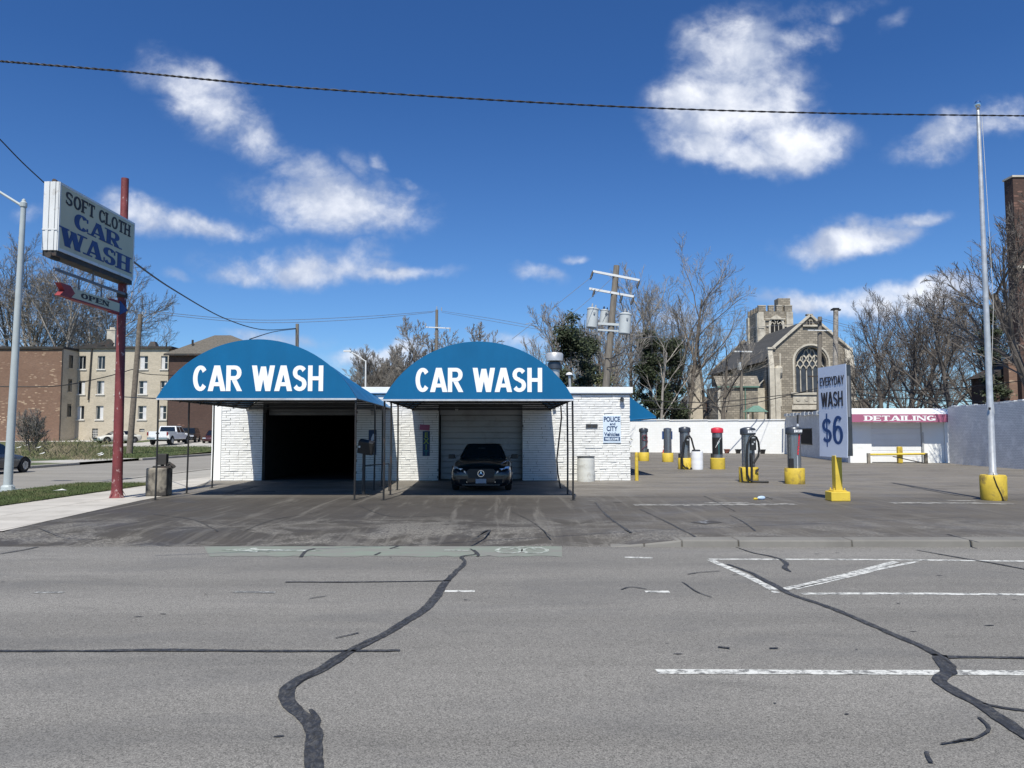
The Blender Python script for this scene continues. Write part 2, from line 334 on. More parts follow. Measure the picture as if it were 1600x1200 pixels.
M['transformer'] = simple('pale_grey_transformer', (.50, .53, .53), .5, var=.06)
M['ceramic'] = simple('grey_ceramic', (.32, .34, .36), .4)
M['bark'] = simple('grey_bark', (.135, .115, .095), .95, var=.35, sc=3)
M['bark_pale'] = simple('pale_mottled_bark', (.34, .31, .27), .9, var=.4, sc=3, dirt=(.13, .11, .09), dsc=4)
M['twig'] = simple('grey_brown_twig', (.25, .228, .20), .95, var=.3, sc=1.5)
M['twig_dark'] = simple('dark_twig', (.135, .118, .104), .95, var=.3, sc=1.5)
M['leaf_dark'] = simple('dark_evergreen_leaf', (.030, .042, .015), .6, var=.6, sc=1.6)
M['leaf_olive'] = simple('olive_leaf', (.085, .088, .028), .6, var=.5, sc=1.5)
M['curtain'] = simple('pale_curtain', (.60, .60, .60), .9, var=.1)
q = NM('window_glass'); q.col((.02, .025, .03)); q.rough(.08); M['glass'] = q.m
M['glassblock'] = simple('glass_block', (.06, .065, .07), .2, var=.6, sc=6)
M['frame_white'] = simple('white_window_frame', (.62, .60, .56), .6, var=.08)
M['church_glass'] = simple('leaded_glass', (.05, .056, .066), .3, var=.35, sc=2)
M['copper'] = simple('green_copper', (.10, .20, .155), .6, var=.25, sc=2)
def carpaint(name, c, metal=.2):
    q = NM(name); q.col(c); q.rough(.32); q.metal(metal); q.b.inputs['Coat Weight'].default_value = .8; q.b.inputs['Coat Roughness'].default_value = .06; return q.m
M['car_black'] = carpaint('black_car_paint', (.006, .006, .008)); M['car_white'] = carpaint('white_car_paint', (.72, .73, .73), 0)
M['car_cream'] = carpaint('cream_white_car_paint', (.66, .64, .56), 0)
M['car_dark'] = carpaint('charcoal_car_paint', (.02, .022, .022)); M['car_navy'] = carpaint('dark_slate_car_paint', (.025, .032, .045)); M['car_maroon'] = carpaint('dark_maroon_car_paint', (.05, .008, .012))
q = NM('car_glass'); q.col((.008, .010, .012)); q.rough(.04); q.b.inputs['Coat Weight'].default_value = .5; M['car_glass'] = q.m
M['rubber'] = simple('tyre_rubber', (.018, .018, .018), .85)
M['rim'] = simple('alloy_rim', (.38, .39, .40), .35, metal=.8)
M['chrome'] = simple('chrome', (.72, .73, .75), .15, metal=1.0, var=.03)
q = NM('headlight_lens'); q.col((.72, .76, .82)); q.rough(.12); q.metal(.55); M['lens'] = q.m
M['tail_red'] = simple('red_tail_light', (.22, .01, .01), .3)
M['plate'] = simple('licence_plate', (.32, .33, .36), .5, var=.05)
M['plate_white'] = simple('white_licence_plate', (.75, .76, .78), .5, var=.05)
M['orange'] = simple('orange_cone_plastic', (.62, .07, .03), .5)
M['terracotta'] = simple('terracotta', (.20, .07, .05), .8)
M['black_plastic'] = simple('black_plastic', (.018, .018, .018), .5)
M['hose'] = simple('black_rubber_hose', (.012, .012, .012), .55)
M['hose_red'] = simple('red_rubber_hose', (.16, .02, .03), .5)
M['litter'] = simple('crumpled_paper', (.7, .7, .68), .9)
M['bluebag'] = simple('pale_blue_plastic', (.45, .58, .75), .4)

# ------------------------------------------------------------------ mesh builder
class MB:
    def __init__(s): s.v = []; s.f = []
    def add(s, vs, fs):
        o = len(s.v); s.v += [tuple(a) for a in vs]; s.f += [tuple(i+o for i in f) for f in fs]; return s
    def box(s, x0, y0, z0, x1, y1, z1):
        return s.add([(x0,y0,z0),(x1,y0,z0),(x1,y1,z0),(x0,y1,z0),(x0,y0,z1),(x1,y0,z1),(x1,y1,z1),(x0,y1,z1)],
                     [(0,3,2,1),(4,5,6,7),(0,1,5,4),(1,2,6,5),(2,3,7,6),(3,0,4,7)])
    def cbox(s, c, sz, rot=(0, 0, 0)):
        m = Matrix.Translation(c) @ Euler(rot).to_matrix().to_4x4(); a, b, d = sz[0]/2, sz[1]/2, sz[2]/2
        vs = [m @ Vector(q) for q in ((-a,-b,-d),(a,-b,-d),(a,b,-d),(-a,b,-d),(-a,-b,d),(a,-b,d),(a,b,d),(-a,b,d))]
        return s.add(vs, [(0,3,2,1),(4,5,6,7),(0,1,5,4),(1,2,6,5),(2,3,7,6),(3,0,4,7)])
    def beam(s, a, b, w, h):      # rectangular bar between two points
        a, b = Vector(a), Vector(b); t = (b-a).normalized(); u = t.cross(Vector((0, 0, 1)))
        if u.length < .01: u = Vector((1, 0, 0))
        u.normalize(); v = u.cross(t); vs = []
        for q in (a, b):
            for i, j in ((-1,-1),(1,-1),(1,1),(-1,1)): vs.append(q+u*(i*w/2)+v*(j*h/2))
        return s.add(vs, [(3,2,1,0),(4,5,6,7),(0,1,5,4),(1,2,6,5),(2,3,7,6),(3,0,4,7)])
    def tube(s, pts, r, n=8, cap=True):
        pts = [Vector(a) for a in pts]; k = len(pts); rs = r if isinstance(r, (list, tuple)) else [r]*k
        o = len(s.v); u = None
        for i, a in enumerate(pts):
            t = (pts[min(i+1, k-1)]-pts[max(i-1, 0)])
            t = t.normalized() if t.length > 1e-9 else Vector((0, 0, 1))
            if u is None:
                u = t.orthogonal().normalized()
            else:
                u = (u - t*u.dot(t)); u = u.normalized() if u.length > 1e-6 else t.orthogonal().normalized()
            w = t.cross(u)
            for j in range(n):
                an = 2*PI*j/n; q = a + u*(math.cos(an)*rs[i]) + w*(math.sin(an)*rs[i]); s.v.append((q.x, q.y, q.z))
        for i in range(k-1):
            for j in range(n):
                j2 = (j+1) % n; s.f.append((o+i*n+j, o+i*n+j2, o+(i+1)*n+j2, o+(i+1)*n+j))
        if cap:
            s.f.append(tuple(o+j for j in reversed(range(n)))); s.f.append(tuple(o+(k-1)*n+j for j in range(n)))
        return s
    def lathe(s, prof, c=(0, 0, 0), n=24, axis='Z'):
        o = len(s.v); k = len(prof)
        for (r, z) in prof:
            for j in range(n):
                a = 2*PI*j/n; x, y = r*math.cos(a), r*math.sin(a)
                if axis == 'Z': q = (c[0]+x, c[1]+y, c[2]+z)
                elif axis == 'X': q = (c[0]+z, c[1]+x, c[2]+y)
                else: q = (c[0]+x, c[1]+z, c[2]+y)
                s.v.append(q)
        for i in range(k-1):
            for j in range(n):
                j2 = (j+1) % n; s.f.append((o+i*n+j, o+i*n+j2, o+(i+1)*n+j2, o+(i+1)*n+j))
        s.f.append(tuple(o+j for j in reversed(range(n)))); s.f.append(tuple(o+(k-1)*n+j for j in range(n)))
        return s
    def prism(s, poly, d0, d1, fn):     # 2D outline, extruded; fn(u, v, d) -> point
        k = len(poly); vs = [fn(u, v, d0) for u, v in poly]+[fn(u, v, d1) for u, v in poly]
        fs = [tuple(range(k)), tuple(reversed(range(k, 2*k)))]+[(i, (i+1) % k, (i+1) % k+k, i+k) for i in range(k)]
        return s.add(vs, fs)
    def quad(s, *p): return s.add(p, [tuple(range(len(p)))])
    def grid(s, rows):                   # rows of points
        o = len(s.v); k = len(rows[0])
        for r in rows: s.v += [tuple(q) for q in r]
        for i in range(len(rows)-1):
            for j in range(k-1): s.f.append((o+i*k+j, o+i*k+j+1, o+(i+1)*k+j+1, o+(i+1)*k+j))
        return s
    def build(s, name, mat, parent=None, smooth=False, bevel=0, sub=0, norm=True):
        me = bpy.data.meshes.new(name); me.from_pydata(s.v, [], s.f); me.update()
        if norm and len(s.f) < 60000:
            bm = bmesh.new(); bm.from_mesh(me); bmesh.ops.recalc_face_normals(bm, faces=bm.faces); bm.to_mesh(me); bm.free()
        o = bpy.data.objects.new(name, me); C.objects.link(o)
        if mat: me.materials.append(M[mat] if isinstance(mat, str) else mat)
        if smooth:
            for p_ in me.polygons: p_.use_smooth = True
            try: me.set_sharp_from_angle(angle=rad(40))
            except Exception: pass
        if bevel:
            b = o.modifiers.new('bevel', 'BEVEL'); b.width = bevel; b.segments = 2; b.limit_method = 'ANGLE'; b.angle_limit = rad(35)
        if sub:
            m = o.modifiers.new('subdivision', 'SUBSURF'); m.levels = sub; m.render_levels = sub
        if parent: o.parent = parent
        return o
def tag(o, label=None, cat=None, group=None, kind=None):
    if label: o['label'] = label
    if cat: o['category'] = cat
    if group: o['group'] = group
    if kind: o['kind'] = kind
    return o
def empty(name, loc, rz=0, label=None, cat=None, group=None):
    o = bpy.data.objects.new(name, None); C.objects.link(o); o.location = loc; o.rotation_euler = (0, 0, rz); o.empty_display_size = .2
    return tag(o, label, cat, group)
def copy_tree(o, parent=None):
    c = o.copy(); C.objects.link(c)
    if parent: c.parent = parent
    for ch in list(o.children): copy_tree(ch, c)
    return c
def struct(o): o['kind'] = 'structure'; return o

# lettering: strokes with a pen that is wide across and thin up; serif adds feet
def arc(cx, cy, rx, ry, a0, a1, n=14): return [(cx+rx*math.cos(rad(a0+(a1-a0)*i/n)), cy+ry*math.sin(rad(a0+(a1-a0)*i/n))) for i in range(n+1)]
def glyph(ch, wx, wy, W):
    l, r, b, t = wx/2, W-wx/2, wy/2, 1-wy/2; mx = W/2; k = wx*.5
    st = []; sf = []       # strokes, serif points (x, y, halfwidth, up?)
    if ch == 'C': st = [arc(mx+.01, .5, mx-k, .5-b, 40, 320, 22)]; sf = [('v', W-.05, .66, .90), ('v', W-.05, .10, .30)]
    elif ch == 'O': st = [arc(mx, .5, mx-k, .5-b, 0, 360, 28)]
    elif ch == 'G': st = [arc(mx, .5, mx-k, .5-b, 48, 300, 20)+[(r, .12)], [(r, .02), (r, .45)]]; st = [arc(mx, .5, mx-k, .5-b, 48, 315, 20), [(r-.01, .06), (r-.01, .44)], [(mx, .44-wy/2), (W, .44-wy/2)]]; sf = [('v', W-.05, .66, .9)]
    elif ch == 'S': st = [arc(mx, .74-wy*.12, mx-k, .26-b+wy*.12, 25, 262, 14)+arc(mx, .26+wy*.12, mx-k, .26-b+wy*.12, 82, -155, 14)]; sf = [('v', W-.06, .68, .9), ('v', .06, .10, .32)]
    elif ch == 'A': st = [[(k*.7, 0), (mx-.02, 1)], [(mx+.02, 1), (W-k*.7, 0)], [(W*.24, .27), (W*.76, .27)]]; sf = [('h', k*.7, 0), ('h', W-k*.7, 0)]
    elif ch == 'R': st = [[(l, 0), (l, 1)], [(l, t)]+arc(W*.55, .715, W*.45-k, .285-b, 90, -90, 12)+[(l, .43+b)], [(W*.5, .46), (W-k*.75, 0)]]; sf = [('h', l, 0), ('h', W-k*.6, 0), ('t', l, 1)]
    elif ch == 'P': st = [[(l, 0), (l, 1)], [(l, t)]+arc(W*.55, .72, W*.45-k, .28-b, 90, -90, 12)+[(l, .44+b)]]; sf = [('h', l, 0), ('t', l, 1)]
    elif ch == 'D': st = [[(l, 0), (l, 1)], [(l, t)]+arc(W*.45, .5, W*.55-k, .5-b, 90, -90, 16)+[(l, b)]]; sf = [('h', l, 0), ('t', l, 1)]
    elif ch == 'W': st = [[(k*.8, 1), (W*.28, 0)], [(W*.28, 0), (mx, .96)], [(mx, .96), (W*.72, 0)], [(W*.72, 0), (W-k*.8, 1)]]; sf = [('t', k*.8, 1), ('t', W-k*.8, 1)]
    elif ch == 'H': st = [[(l, 0), (l, 1)], [(r, 0), (r, 1)], [(l, .5), (r, .5)]]; sf = [('h', l, 0), ('h', r, 0), ('t', l, 1), ('t', r, 1)]
    elif ch == 'F': st = [[(l, 0), (l, 1)], [(l, t), (W, t)], [(l, .5), (W*.8, .5)]]; sf = [('h', l, 0), ('t', l, 1), ('v', W-.04, .74, 1)]
    elif ch == 'E': st = [[(l, 0), (l, 1)], [(l, t), (W, t)], [(l, .5), (W*.82, .5)], [(l, b), (W, b)]]; sf = [('h', l, 0), ('t', l, 1), ('v', W-.04, .74, 1), ('v', W-.04, 0, .26)]
    elif ch == 'L': st = [[(l, 0), (l, 1)], [(l, b), (W, b)]]; sf = [('h', l, 0), ('t', l, 1), ('v', W-.04, 0, .28)]
    elif ch == 'T': st = [[(mx, 0), (mx, 1)], [(0, t), (W, t)]]; sf = [('h', mx, 0), ('v', .04, .72, 1), ('v', W-.04, .72, 1)]
    elif ch == 'I': st = [[(mx, 0), (mx, 1)]]; sf = [('h', mx, 0), ('t', mx, 1)]
    elif ch == 'N': st = [[(l*.7, 0), (l*.7, 1)], [(l*.7, 1), (W-l*.7, 0)], [(W-l*.7, 0), (W-l*.7, 1)]]; sf = [('h', l, 0), ('t', l*.6, 1), ('t', r, 1)]
    elif ch == 'X': st = [[(k, 0), (W-k, 1)], [(k, 1), (W-k, 0)]]
    elif ch == 'Y': st = [[(mx, 0), (mx, .48)], [(mx, .42), (k*.8, 1)], [(mx, .42), (W-k*.8, 1)]]
    elif ch == 'V': st = [[(k*.8, 1), (mx, 0)], [(mx, 0), (W-k*.8, 1)]]
    elif ch == 'U': st = [[(l, 1)]+arc(mx, .3, mx-k, .3-b, 180, 360, 12)+[(r, 1)]]
    elif ch == 'M': st = [[(l*.8, 0), (l*.8, 1)], [(l*.8, 1), (mx, .1)], [(mx, .1), (W-l*.8, 1)], [(W-l*.8, 1), (W-l*.8, 0)]]
    elif ch == '6': st = [arc(mx, .33, mx-k, .33-b, 0, 360, 22), arc(mx+.03, .55, mx+.03-k, .45-b, 178, 52, 12), [(l, .33), (l, .58)]]
    elif ch == '$': st = [arc(mx, .68, mx-k, .20-b*.2, 25, 262, 12)+arc(mx, .30, mx-k, .20-b*.2, 82, -155, 12), [(mx, -.10), (mx, 1.10)]]
    return st, sf
WID = dict(C=.74, O=.80, G=.82, S=.70, A=.80, R=.76, P=.70, D=.78, W=1.08, H=.76, F=.62, E=.64, L=.62, T=.70, I=.30, N=.78, X=.72, Y=.74, V=.74, U=.74, M=.92)
WID.update({' ': .42, '6': .62, '$': .62})
def lettering(mb, text, fn, width, height, wx=.24, wy=.19, serif=False, gap=.07, thick=.01, shrinkthin=True, widths=None):
    ws = [(widths or {}).get(c_, WID.get(c_, .7)) for c_ in text]; tot = sum(ws)+gap*(len(ws)-1); sx_ = width/tot; x = 0; lay = 0
    for c_, w in zip(text, ws):
        st, sf = glyph(c_, wx, wy, w)
        for si, path in enumerate(st):
            lay += 1; L_ = []; R_ = []; n = len(path); wxx, wyy = wx, wy
            if serif and ((c_ == 'A' and si == 0) or (c_ == 'W' and si in (1, 3)) or (c_ == 'N' and si != 1) or (c_ == 'V' and si == 1)): wxx = wx*.5
            if c_ == '$' and si == 1: wxx = wx*.45
            for i, (a, b_) in enumerate(path):
                p0 = path[max(i-1, 0)]; p1 = path[min(i+1, n-1)]
                closed = n > 20 and abs(path[0][0]-path[-1][0]) < 1e-6 and abs(path[0][1]-path[-1][1]) < 1e-6
                if closed and i in (0, n-1): p0, p1 = path[-2], path[1]
                dx, dy = p1[0]-p0[0], p1[1]-p0[1]; dl = math.hypot(dx, dy) or 1; nx, ny = -dy/dl, dx/dl
                hw = math.hypot(nx*wxx, ny*wyy)/2
                if n == 2 and min(abs(dx), abs(dy)) > .08:      # slanted strokes are cut level
                    ex = wxx/2*(1.0+.12); L_.append((a-ex, b_)); R_.append((a+ex, b_))
                else: L_.append((a+nx*hw, b_+ny*hw)); R_.append((a-nx*hw, b_-ny*hw))
            d = thick+lay % 7*.0006; base = 0.0
            vs = []
            for dd in (base, d):
                for q_ in L_: vs.append(fn((x+q_[0])*sx_, q_[1]*height, dd))
                for q_ in R_: vs.append(fn((x+q_[0])*sx_, q_[1]*height, dd))
            fs = []
            for i in range(n-1):
                fs.append((2*n+i, 2*n+i+1, 3*n+i+1, 3*n+i)); fs.append((i, i+1, 2*n+i+1, 2*n+i)); fs.append((n+i, 3*n+i, 3*n+i+1, n+i+1))
            fs.append((0, 2*n, 3*n, n)); fs.append((n-1, 2*n-1, 4*n-1, 3*n-1)); mb.add(vs, fs)
        if serif:
            for q_ in sf:
                lay += 1; d = thick+lay % 7*.0006
                if q_[0] == 'h': rc = (q_[1]-wx*.95, 0, q_[1]+wx*.95, wy*.8)
                elif q_[0] == 't': rc = (q_[1]-wx*.95, 1-wy*.8, q_[1]+wx*.95, 1)
                else: rc = (q_[1]-.035, q_[2], q_[1]+.035, q_[3])
                pl = [(rc[0], rc[1]), (rc[2], rc[1]), (rc[2], rc[3]), (rc[0], rc[3])]
                mb.add([fn((x+a)*sx_, b_*height, dd) for dd in (0, d) for a, b_ in pl], [(4,5,6,7),(0,1,5,4),(1,2,6,5),(2,3,7,6),(3,0,4,7)])
        x += w+gap
    return mb
def faceY(x0, y, z0): return lambda u, v, d: (x0+u, y-d, z0+v)       # on a face looking at -Y

# ------------------------------------------------------------------ ground, road, lot
RZ = -0.10      # road level; the lot is the zero level
rnd = random.Random(7)
g = MB().quad((-900, -300, -.16), (900, -300, -.16), (900, 1500, -.16), (-900, 1500, -.16)).build('ground', 'soil'); struct(g)
road = MB().grid([[(x, y, RZ) for x in (-200, -60, -20, 0, 20, 60, 200)] for y in (-25, -5, 3, 8, 12.22)]).build('road', 'road'); struct(road)
street = MB().grid([[(x, y, RZ+.003) for x in (-24.55, -19.5, -14.3)] for y in (12.22, 25, 45, 75, 200)]).build('side_street', 'street'); struct(street)
def lotz(x, y):
    e = max(0.0, min(1.0, (y-12.22)/1.4)); e = e*e*(3-2*e)
    k = 1.0 if x > 2.6 else (0.0 if x < 1.6 else (x-1.6)/1.0)
    return (RZ+.004)*(1-e)*(1-k) + 0.0*k
xs = [-30, -24, -19, -14, -11.9, -9.3, -6, -3, 0, 1.6, 2.0, 2.3, 2.6, 5, 9, 14, 20, 30, 60]; ys = [12.22, 12.36, 12.6, 12.9, 13.2, 13.62, 16, 20, 24, 30, 40, 55, 75]
lot = MB()
lot.grid([[(x, 12.205, RZ-.03) for x in xs]]+[[(x, y, lotz(x, y)) for x in xs] for y in ys[:6]]); lot.grid([[(x, y, 0) for x in [q for q in xs if q >= -11.9]] for y in ys[5:]])
lot = struct(lot.build('parking_lot', 'lot'))
walk = MB()
walk.add([(-11.9, 13.3, .006), (-8.85, 13.3, .006), (-9.4, 19.3, .006), (-9.45, 21.0, .006), (-10.75, 27.4, .006), (-10.95, 60, .006), (-11.9, 60, .006)], [(0,1,2,3,4,5,6)])
walk = struct(walk.build('sidewalk', 'walk'))
strip = MB().box(-14.28, 13.6, -.09, -11.92, 25.2, .035); strip = struct(strip.build('verge', 'turf'))
kb = MB().box(-14.55, 13.6, -.097, -14.285, 60, .03); struct(kb.build('kerb', 'kerb_light', bevel=.02))
gut = MB().quad((-15.1, 12.3, RZ+.007), (-14.56, 12.3, RZ+.007), (-14.56, 60, RZ+.007), (-15.1, 60, RZ+.007)); struct(gut.build('gutter', 'kerb_light'))
# verge beyond the grass: bare concrete beside the wash
struct(MB().quad((-14.28, 25.2, -.004), (-11.9, 25.2, -.004), (-11.9, 60, -.004), (-14.28, 60, -.004)).build('side_path', 'kerb_light'))
# low kerb on the right with a worn lip
kx = [1.55, 2.1, 2.7, 3.6, 5.4, 7.3, 9.4, 11.9, 14.6, 17.6, 20.6, 24, 30, 40, 60]
kerb = MB()
for i in range(len(kx)-1):
    a, b = kx[i]+.006, kx[i+1]-.006; za = (-.095, -.05)[i] if i < 2 else .008; zb = -.05 if i == 0 else .008; j = rnd.uniform(-.008, .008)
    kerb.add([(a,12.17+j,RZ-.02),(b,12.17+j,RZ-.02),(b,12.55,RZ-.02),(a,12.55,RZ-.02),(a,12.185+j,za+j*.5),(b,12.185+j,zb+j*.5),(b,12.55,zb),(a,12.55,za)],[(0,1,5,4),(1,2,6,5),(2,3,7,6),(3,0,4,7),(4,5,6,7)])
struct(kerb.build('kerb', 'kerb', bevel=.025))

def ribbon(mb, pts, widths, z, jit=.012, step=.12, seed=1):
    r = random.Random(seed); P_ = [Vector((p_[0], p_[1], 0)) for p_ in pts]; out_ = []
    for i in range(len(P_)-1):
        n = max(1, int((P_[i+1]-P_[i]).length/step))
        for k in range(n):
            t = k/n; w = widths[i]*(1-t)+widths[i+1]*t if isinstance(widths, list) else widths
            # Catmull-Rom through the given points
            p0 = P_[max(i-1, 0)]; p1 = P_[i]; p2 = P_[i+1]; p3 = P_[min(i+2, len(P_)-1)]
            q_ = .5*((2*p1)+(p2-p0)*t+(2*p0-5*p1+4*p2-p3)*t*t+(-p0+3*p1-3*p2+p3)*t**3); out_.append((q_, w))
    out_.append((P_[-1], widths[-1] if isinstance(widths, list) else widths))
    rows = []; ja = jb = 0
    for i, (q_, w) in enumerate(out_):
        t = (out_[min(i+1, len(out_)-1)][0]-out_[max(i-1, 0)][0]).normalized(); nn_ = Vector((-t.y, t.x, 0))
        ja = ja*.6+r.uniform(-jit, jit); jb = jb*.6+r.uniform(-jit, jit)
        a = q_+nn_*(w/2+ja); b = q_-nn_*(w/2+jb); rows.append([(a.x, a.y, z), (b.x, b.y, z)])
    mb.grid(rows); return mb
def gp(l, z=RZ): return [G(a, b, z) for a, b in l]
def seam(pts, w, seed, parent=road, z=RZ+.008, jit=.007, mat='tar', zz=RZ):
    m = MB(); ribbon(m, gp(pts, zz), w, z, jit, .055, seed); return m.build('crack_seal', mat, parent)
seam([(735,858),(744,866),(722,870),(726,880),(712,894),(693,914),(682,932),(664,952),(636,970),(604,990),(568,1008),(536,1024),(504,1046),(466,1064),(447,1084),(458,1108),(480,1126),(492,1150),(488,1172),(494,1230)],
     [.03,.05,.05,.05,.07,.09,.11,.11,.10,.09,.09,.10,.10,.10,.10,.11,.10,.11,.10,.10], 3)
seam([(640,966),(600,992),(560,1010),(520,1034),(478,1062),(452,1080)], [.01,.035,.02,.04,.03,.01], 5, z=RZ+.011, jit=.010)
seam([(486,1110),(495,1120),(494,1140),(500,1165),(498,1210)], [.02,.05,.03,.05,.05], 8, z=RZ+.011, jit=.010)
seam([(-20,1018),(130,1018),(260,1017),(420,1018),(560,1018),(625,1017)], [.05,.045,.07,.05,.05,.05], 11)
seam([(446,910),(560,910),(705,908)], [.05,.04,.05], 13)
seam([(1136,882),(1172,895),(1212,916),(1238,930),(1288,947),(1340,968),(1402,995),(1440,1011),(1468,1026)], [.04,.05,.09,.07,.07,.07,.07,.07,.09], 17)
seam([(1468,1024),(1474,1038),(1482,1050),(1468,1064),(1490,1080),(1530,1102),(1572,1130),(1640,1175)], [.10,.11,.12,.10,.09,.10,.10,.10], 19)
seam([(1462,1020),(1488,1040),(1490,1056)], [.02,.04,.02], 21, z=RZ+.011, jit=.012)
seam([(1474,1028),(1530,1028),(1660,1030)], [.07,.055,.05], 23)
seam([(1536,1100),(1570,1108),(1660,1116)], [.03,.04,.03], 29)
seam([(1150,855),(1176,864),(1210,871),(1228,880),(1226,888),(1236,894)], [.02,.04,.05,.06,.07,.02], 31)
seam([(1432,860),(1500,872),(1560,882),(1640,898)], [.02,.05,.05,.05], 37)
for i, (pl, w) in enumerate([([(484,936),(510,932)], .02), ([(524,998),(560,990)], .02), ([(1528,1122),(1544,1140),(1520,1156),(1470,1164)], .02), ([(1448,1176),(1450,1184),(1455,1194)], .018), ([(1490,1162),(1505,1158),(1522,1157)], .025),
        ([(970,922),(985,918),(1010,921)], .02), ([(1075,898),(1095,895),(1125,893)], .02), ([(1066,910),(1088,925),(1112,934)], .015), ([(1122,1012),(1140,1014)], .035), ([(1202,1014),(1216,1014)], .03), ([(0,866),(36,860),(60,855)], .04), ([(470,871),(478,862),(492,858)], .05), ([(610,858),(622,854)], .04), ([(586,868),(594,864)], .04), ([(740,860),(748,868),(745,870)], .05)]):
    seam(pl, w, 50+i, z=RZ+.010, jit=.004)
# tar spatter and small dark patches on the asphalt
sp = MB(); r = random.Random(5)
for _ in range(60):
    x = r.uniform(-9, 10); y = r.uniform(3.4, 12); s_ = r.uniform(.005, .016); el = r.uniform(1, 4.5); n = 7; a0 = r.uniform(-.3, .3)
    sp.add([(x+s_*el*math.cos(2*PI*k/n+a0)*r.uniform(.6, 1.1), y+s_*math.sin(2*PI*k/n)*r.uniform(.6, 1.1), RZ+.006) for k in range(n)], [tuple(range(n))])
tag(sp.build('tar_spatter', 'tar', road), kind=None)
def mark(pts, w, seed=1, mat='mark', z=RZ+.004, name='lane_marking', jit=.006):
    m = MB(); ribbon(m, gp(pts), w, z, jit, .1, seed); return m.build(name, mat, road)
mark([(1026,1050),(1300,1051),(1660,1052)], .11, 2)
mark([(1252,928),(1420,928),(1660,930)], .10, 3)
mark([(1108,874),(1400,875),(1660,878)], .10, 4); mark([(976,871),(1020,872)], .10, 5)
mark([(1110,875),(1160,897),(1210,922)], .11, 6)
mark([(1226,921),(1300,904),(1370,886),(1400,878)], .12, 7); mark([(1240,921),(1310,905),(1390,886),(1432,878)], .07, 8)
mark([(1206,925),(1216,925)], .1, 8)
mark([(695,924),(742,924)], .10, 9); mark([(1008,925),(1046,925)], .10, 10); mark([(366,925),(430,926)], .10, 12, 'mark_faint'); mark([(55,926),(100,926)], .08, 13, 'mark_faint')
m = MB(); r = random.Random(3); top = []; bot = []
for px in range(318, 892, 14):
    top.append(G(px, 853.5+r.uniform(-.6, .6), RZ)); bot.append(G(px+(10 if px < 340 else 0), 869.5+r.uniform(-1, 1), RZ))
m.grid([[(p_.x, p_.y, RZ+.004) for p_ in top], [(p_.x, p_.y, RZ+.004) for p_ in bot]]); m.build('bike_lane', 'green', road)
m = MB()
def poly(mb, l, z): mb.add([(G(a, b, RZ).x, G(a, b, RZ).y, z) for a, b in l], [tuple(range(len(l)))])
poly(m, [(345,860),(400,856.5),(405,859),(470,859.5),(505,861),(470,861.8),(405,861.5),(400,864)], RZ+.009)
m.build('bike_lane_arrow', 'mark_soft', road)
m = MB()
for cx in (795, 836): ribbon(m, [G(cx+19*math.cos(t*PI/8), 860.5+4.6*math.sin(t*PI/8), RZ) for t in range(17)], .07, RZ+.009, .004, .1, cx)
ribbon(m, gp([(795,860),(808,856),(828,856),(836,860)]), .06, RZ+.0095, .004, .1, 4); ribbon(m, gp([(694,860.5),(735,860.5)]), .08, RZ+.009, .02, .1, 6)
m.build('bike_symbol', 'mark_soft', road)
# cracks across the lot
def crack(pts, w, seed, z=.006): 
    m = MB(); ribbon(m, gp(pts, 0), w, z, w*.35, .12, seed); return m.build('crack', 'tar', lot)
crack([(930,785),(942,800),(960,815),(985,832)], .045, 1); crack([(1000,796),(1040,815),(1075,833),(1090,842)], .025, 2)
crack([(1395,755),(1440,764),(1500,775),(1535,778)], .05, 3); crack([(1140,805),(1160,815),(1180,830)], .025, 4); crack([(1100,775),(1130,790),(1150,800)], .02, 5)
crack([(1480,835),(1530,848)], .03, 6); crack([(800,800),(830,815),(860,838)], .02, 7); crack([(560,790),(600,805),(640,808),(690,806)], .02, 8); crack([(500,800),(430,812),(380,830)], .02, 9)
crack([(735,845),(760,835),(765,828),(745,835)], .03, 10); crack([(60,826),(100,836),(160,838)], .02, 12); crack([(240,804),(300,812),(340,830)], .02, 14)
crack([(1340,752),(1395,756),(1480,765)], .02, 16)
# pale worn concrete bands in front of the sign and flagpole
m = MB()
for (pl, w) in [([(990,789),(1100,789),(1242,788)], .40), ([(1100,786),(1170,785.5)], .2), ([(1392,786),(1480,786),(1586,788)], .35), ([(1455,782.5),(1530,783)], .15)]:
    ribbon(m, gp(pl, 0), w, .0045+w*.003, .05, .2, int(w*100))
M['pale_patch'] = worn_paint('pale_worn_concrete', (.36, .35, .32), (.46, .56), (.11, .103, .093), 5)
m.build('concrete_patch', 'pale_patch', lot)
# wet soap film in front of the left bay, chalky marks
M['soap'] = worn_paint('dried_soap_film', (.34, .35, .37), (.50, .66), (.05, .046, .042), 4)
m = MB()
for (pl, w) in [([(345,772),(372,767),(400,760)], .25), ([(355,775),(385,770),(430,768)], .3), ([(620,777),(655,777)], .06), ([(958,785),(972,785)], .08), ([(1090,818),(1118,815)], .35), ([(560,777),(590,778)], .05)]:
    ribbon(m, gp(pl, 0), w, .005+w*.004, .05, .15, int(w*91)+len(pl))
m.build('soap_stain', 'soap', lot)

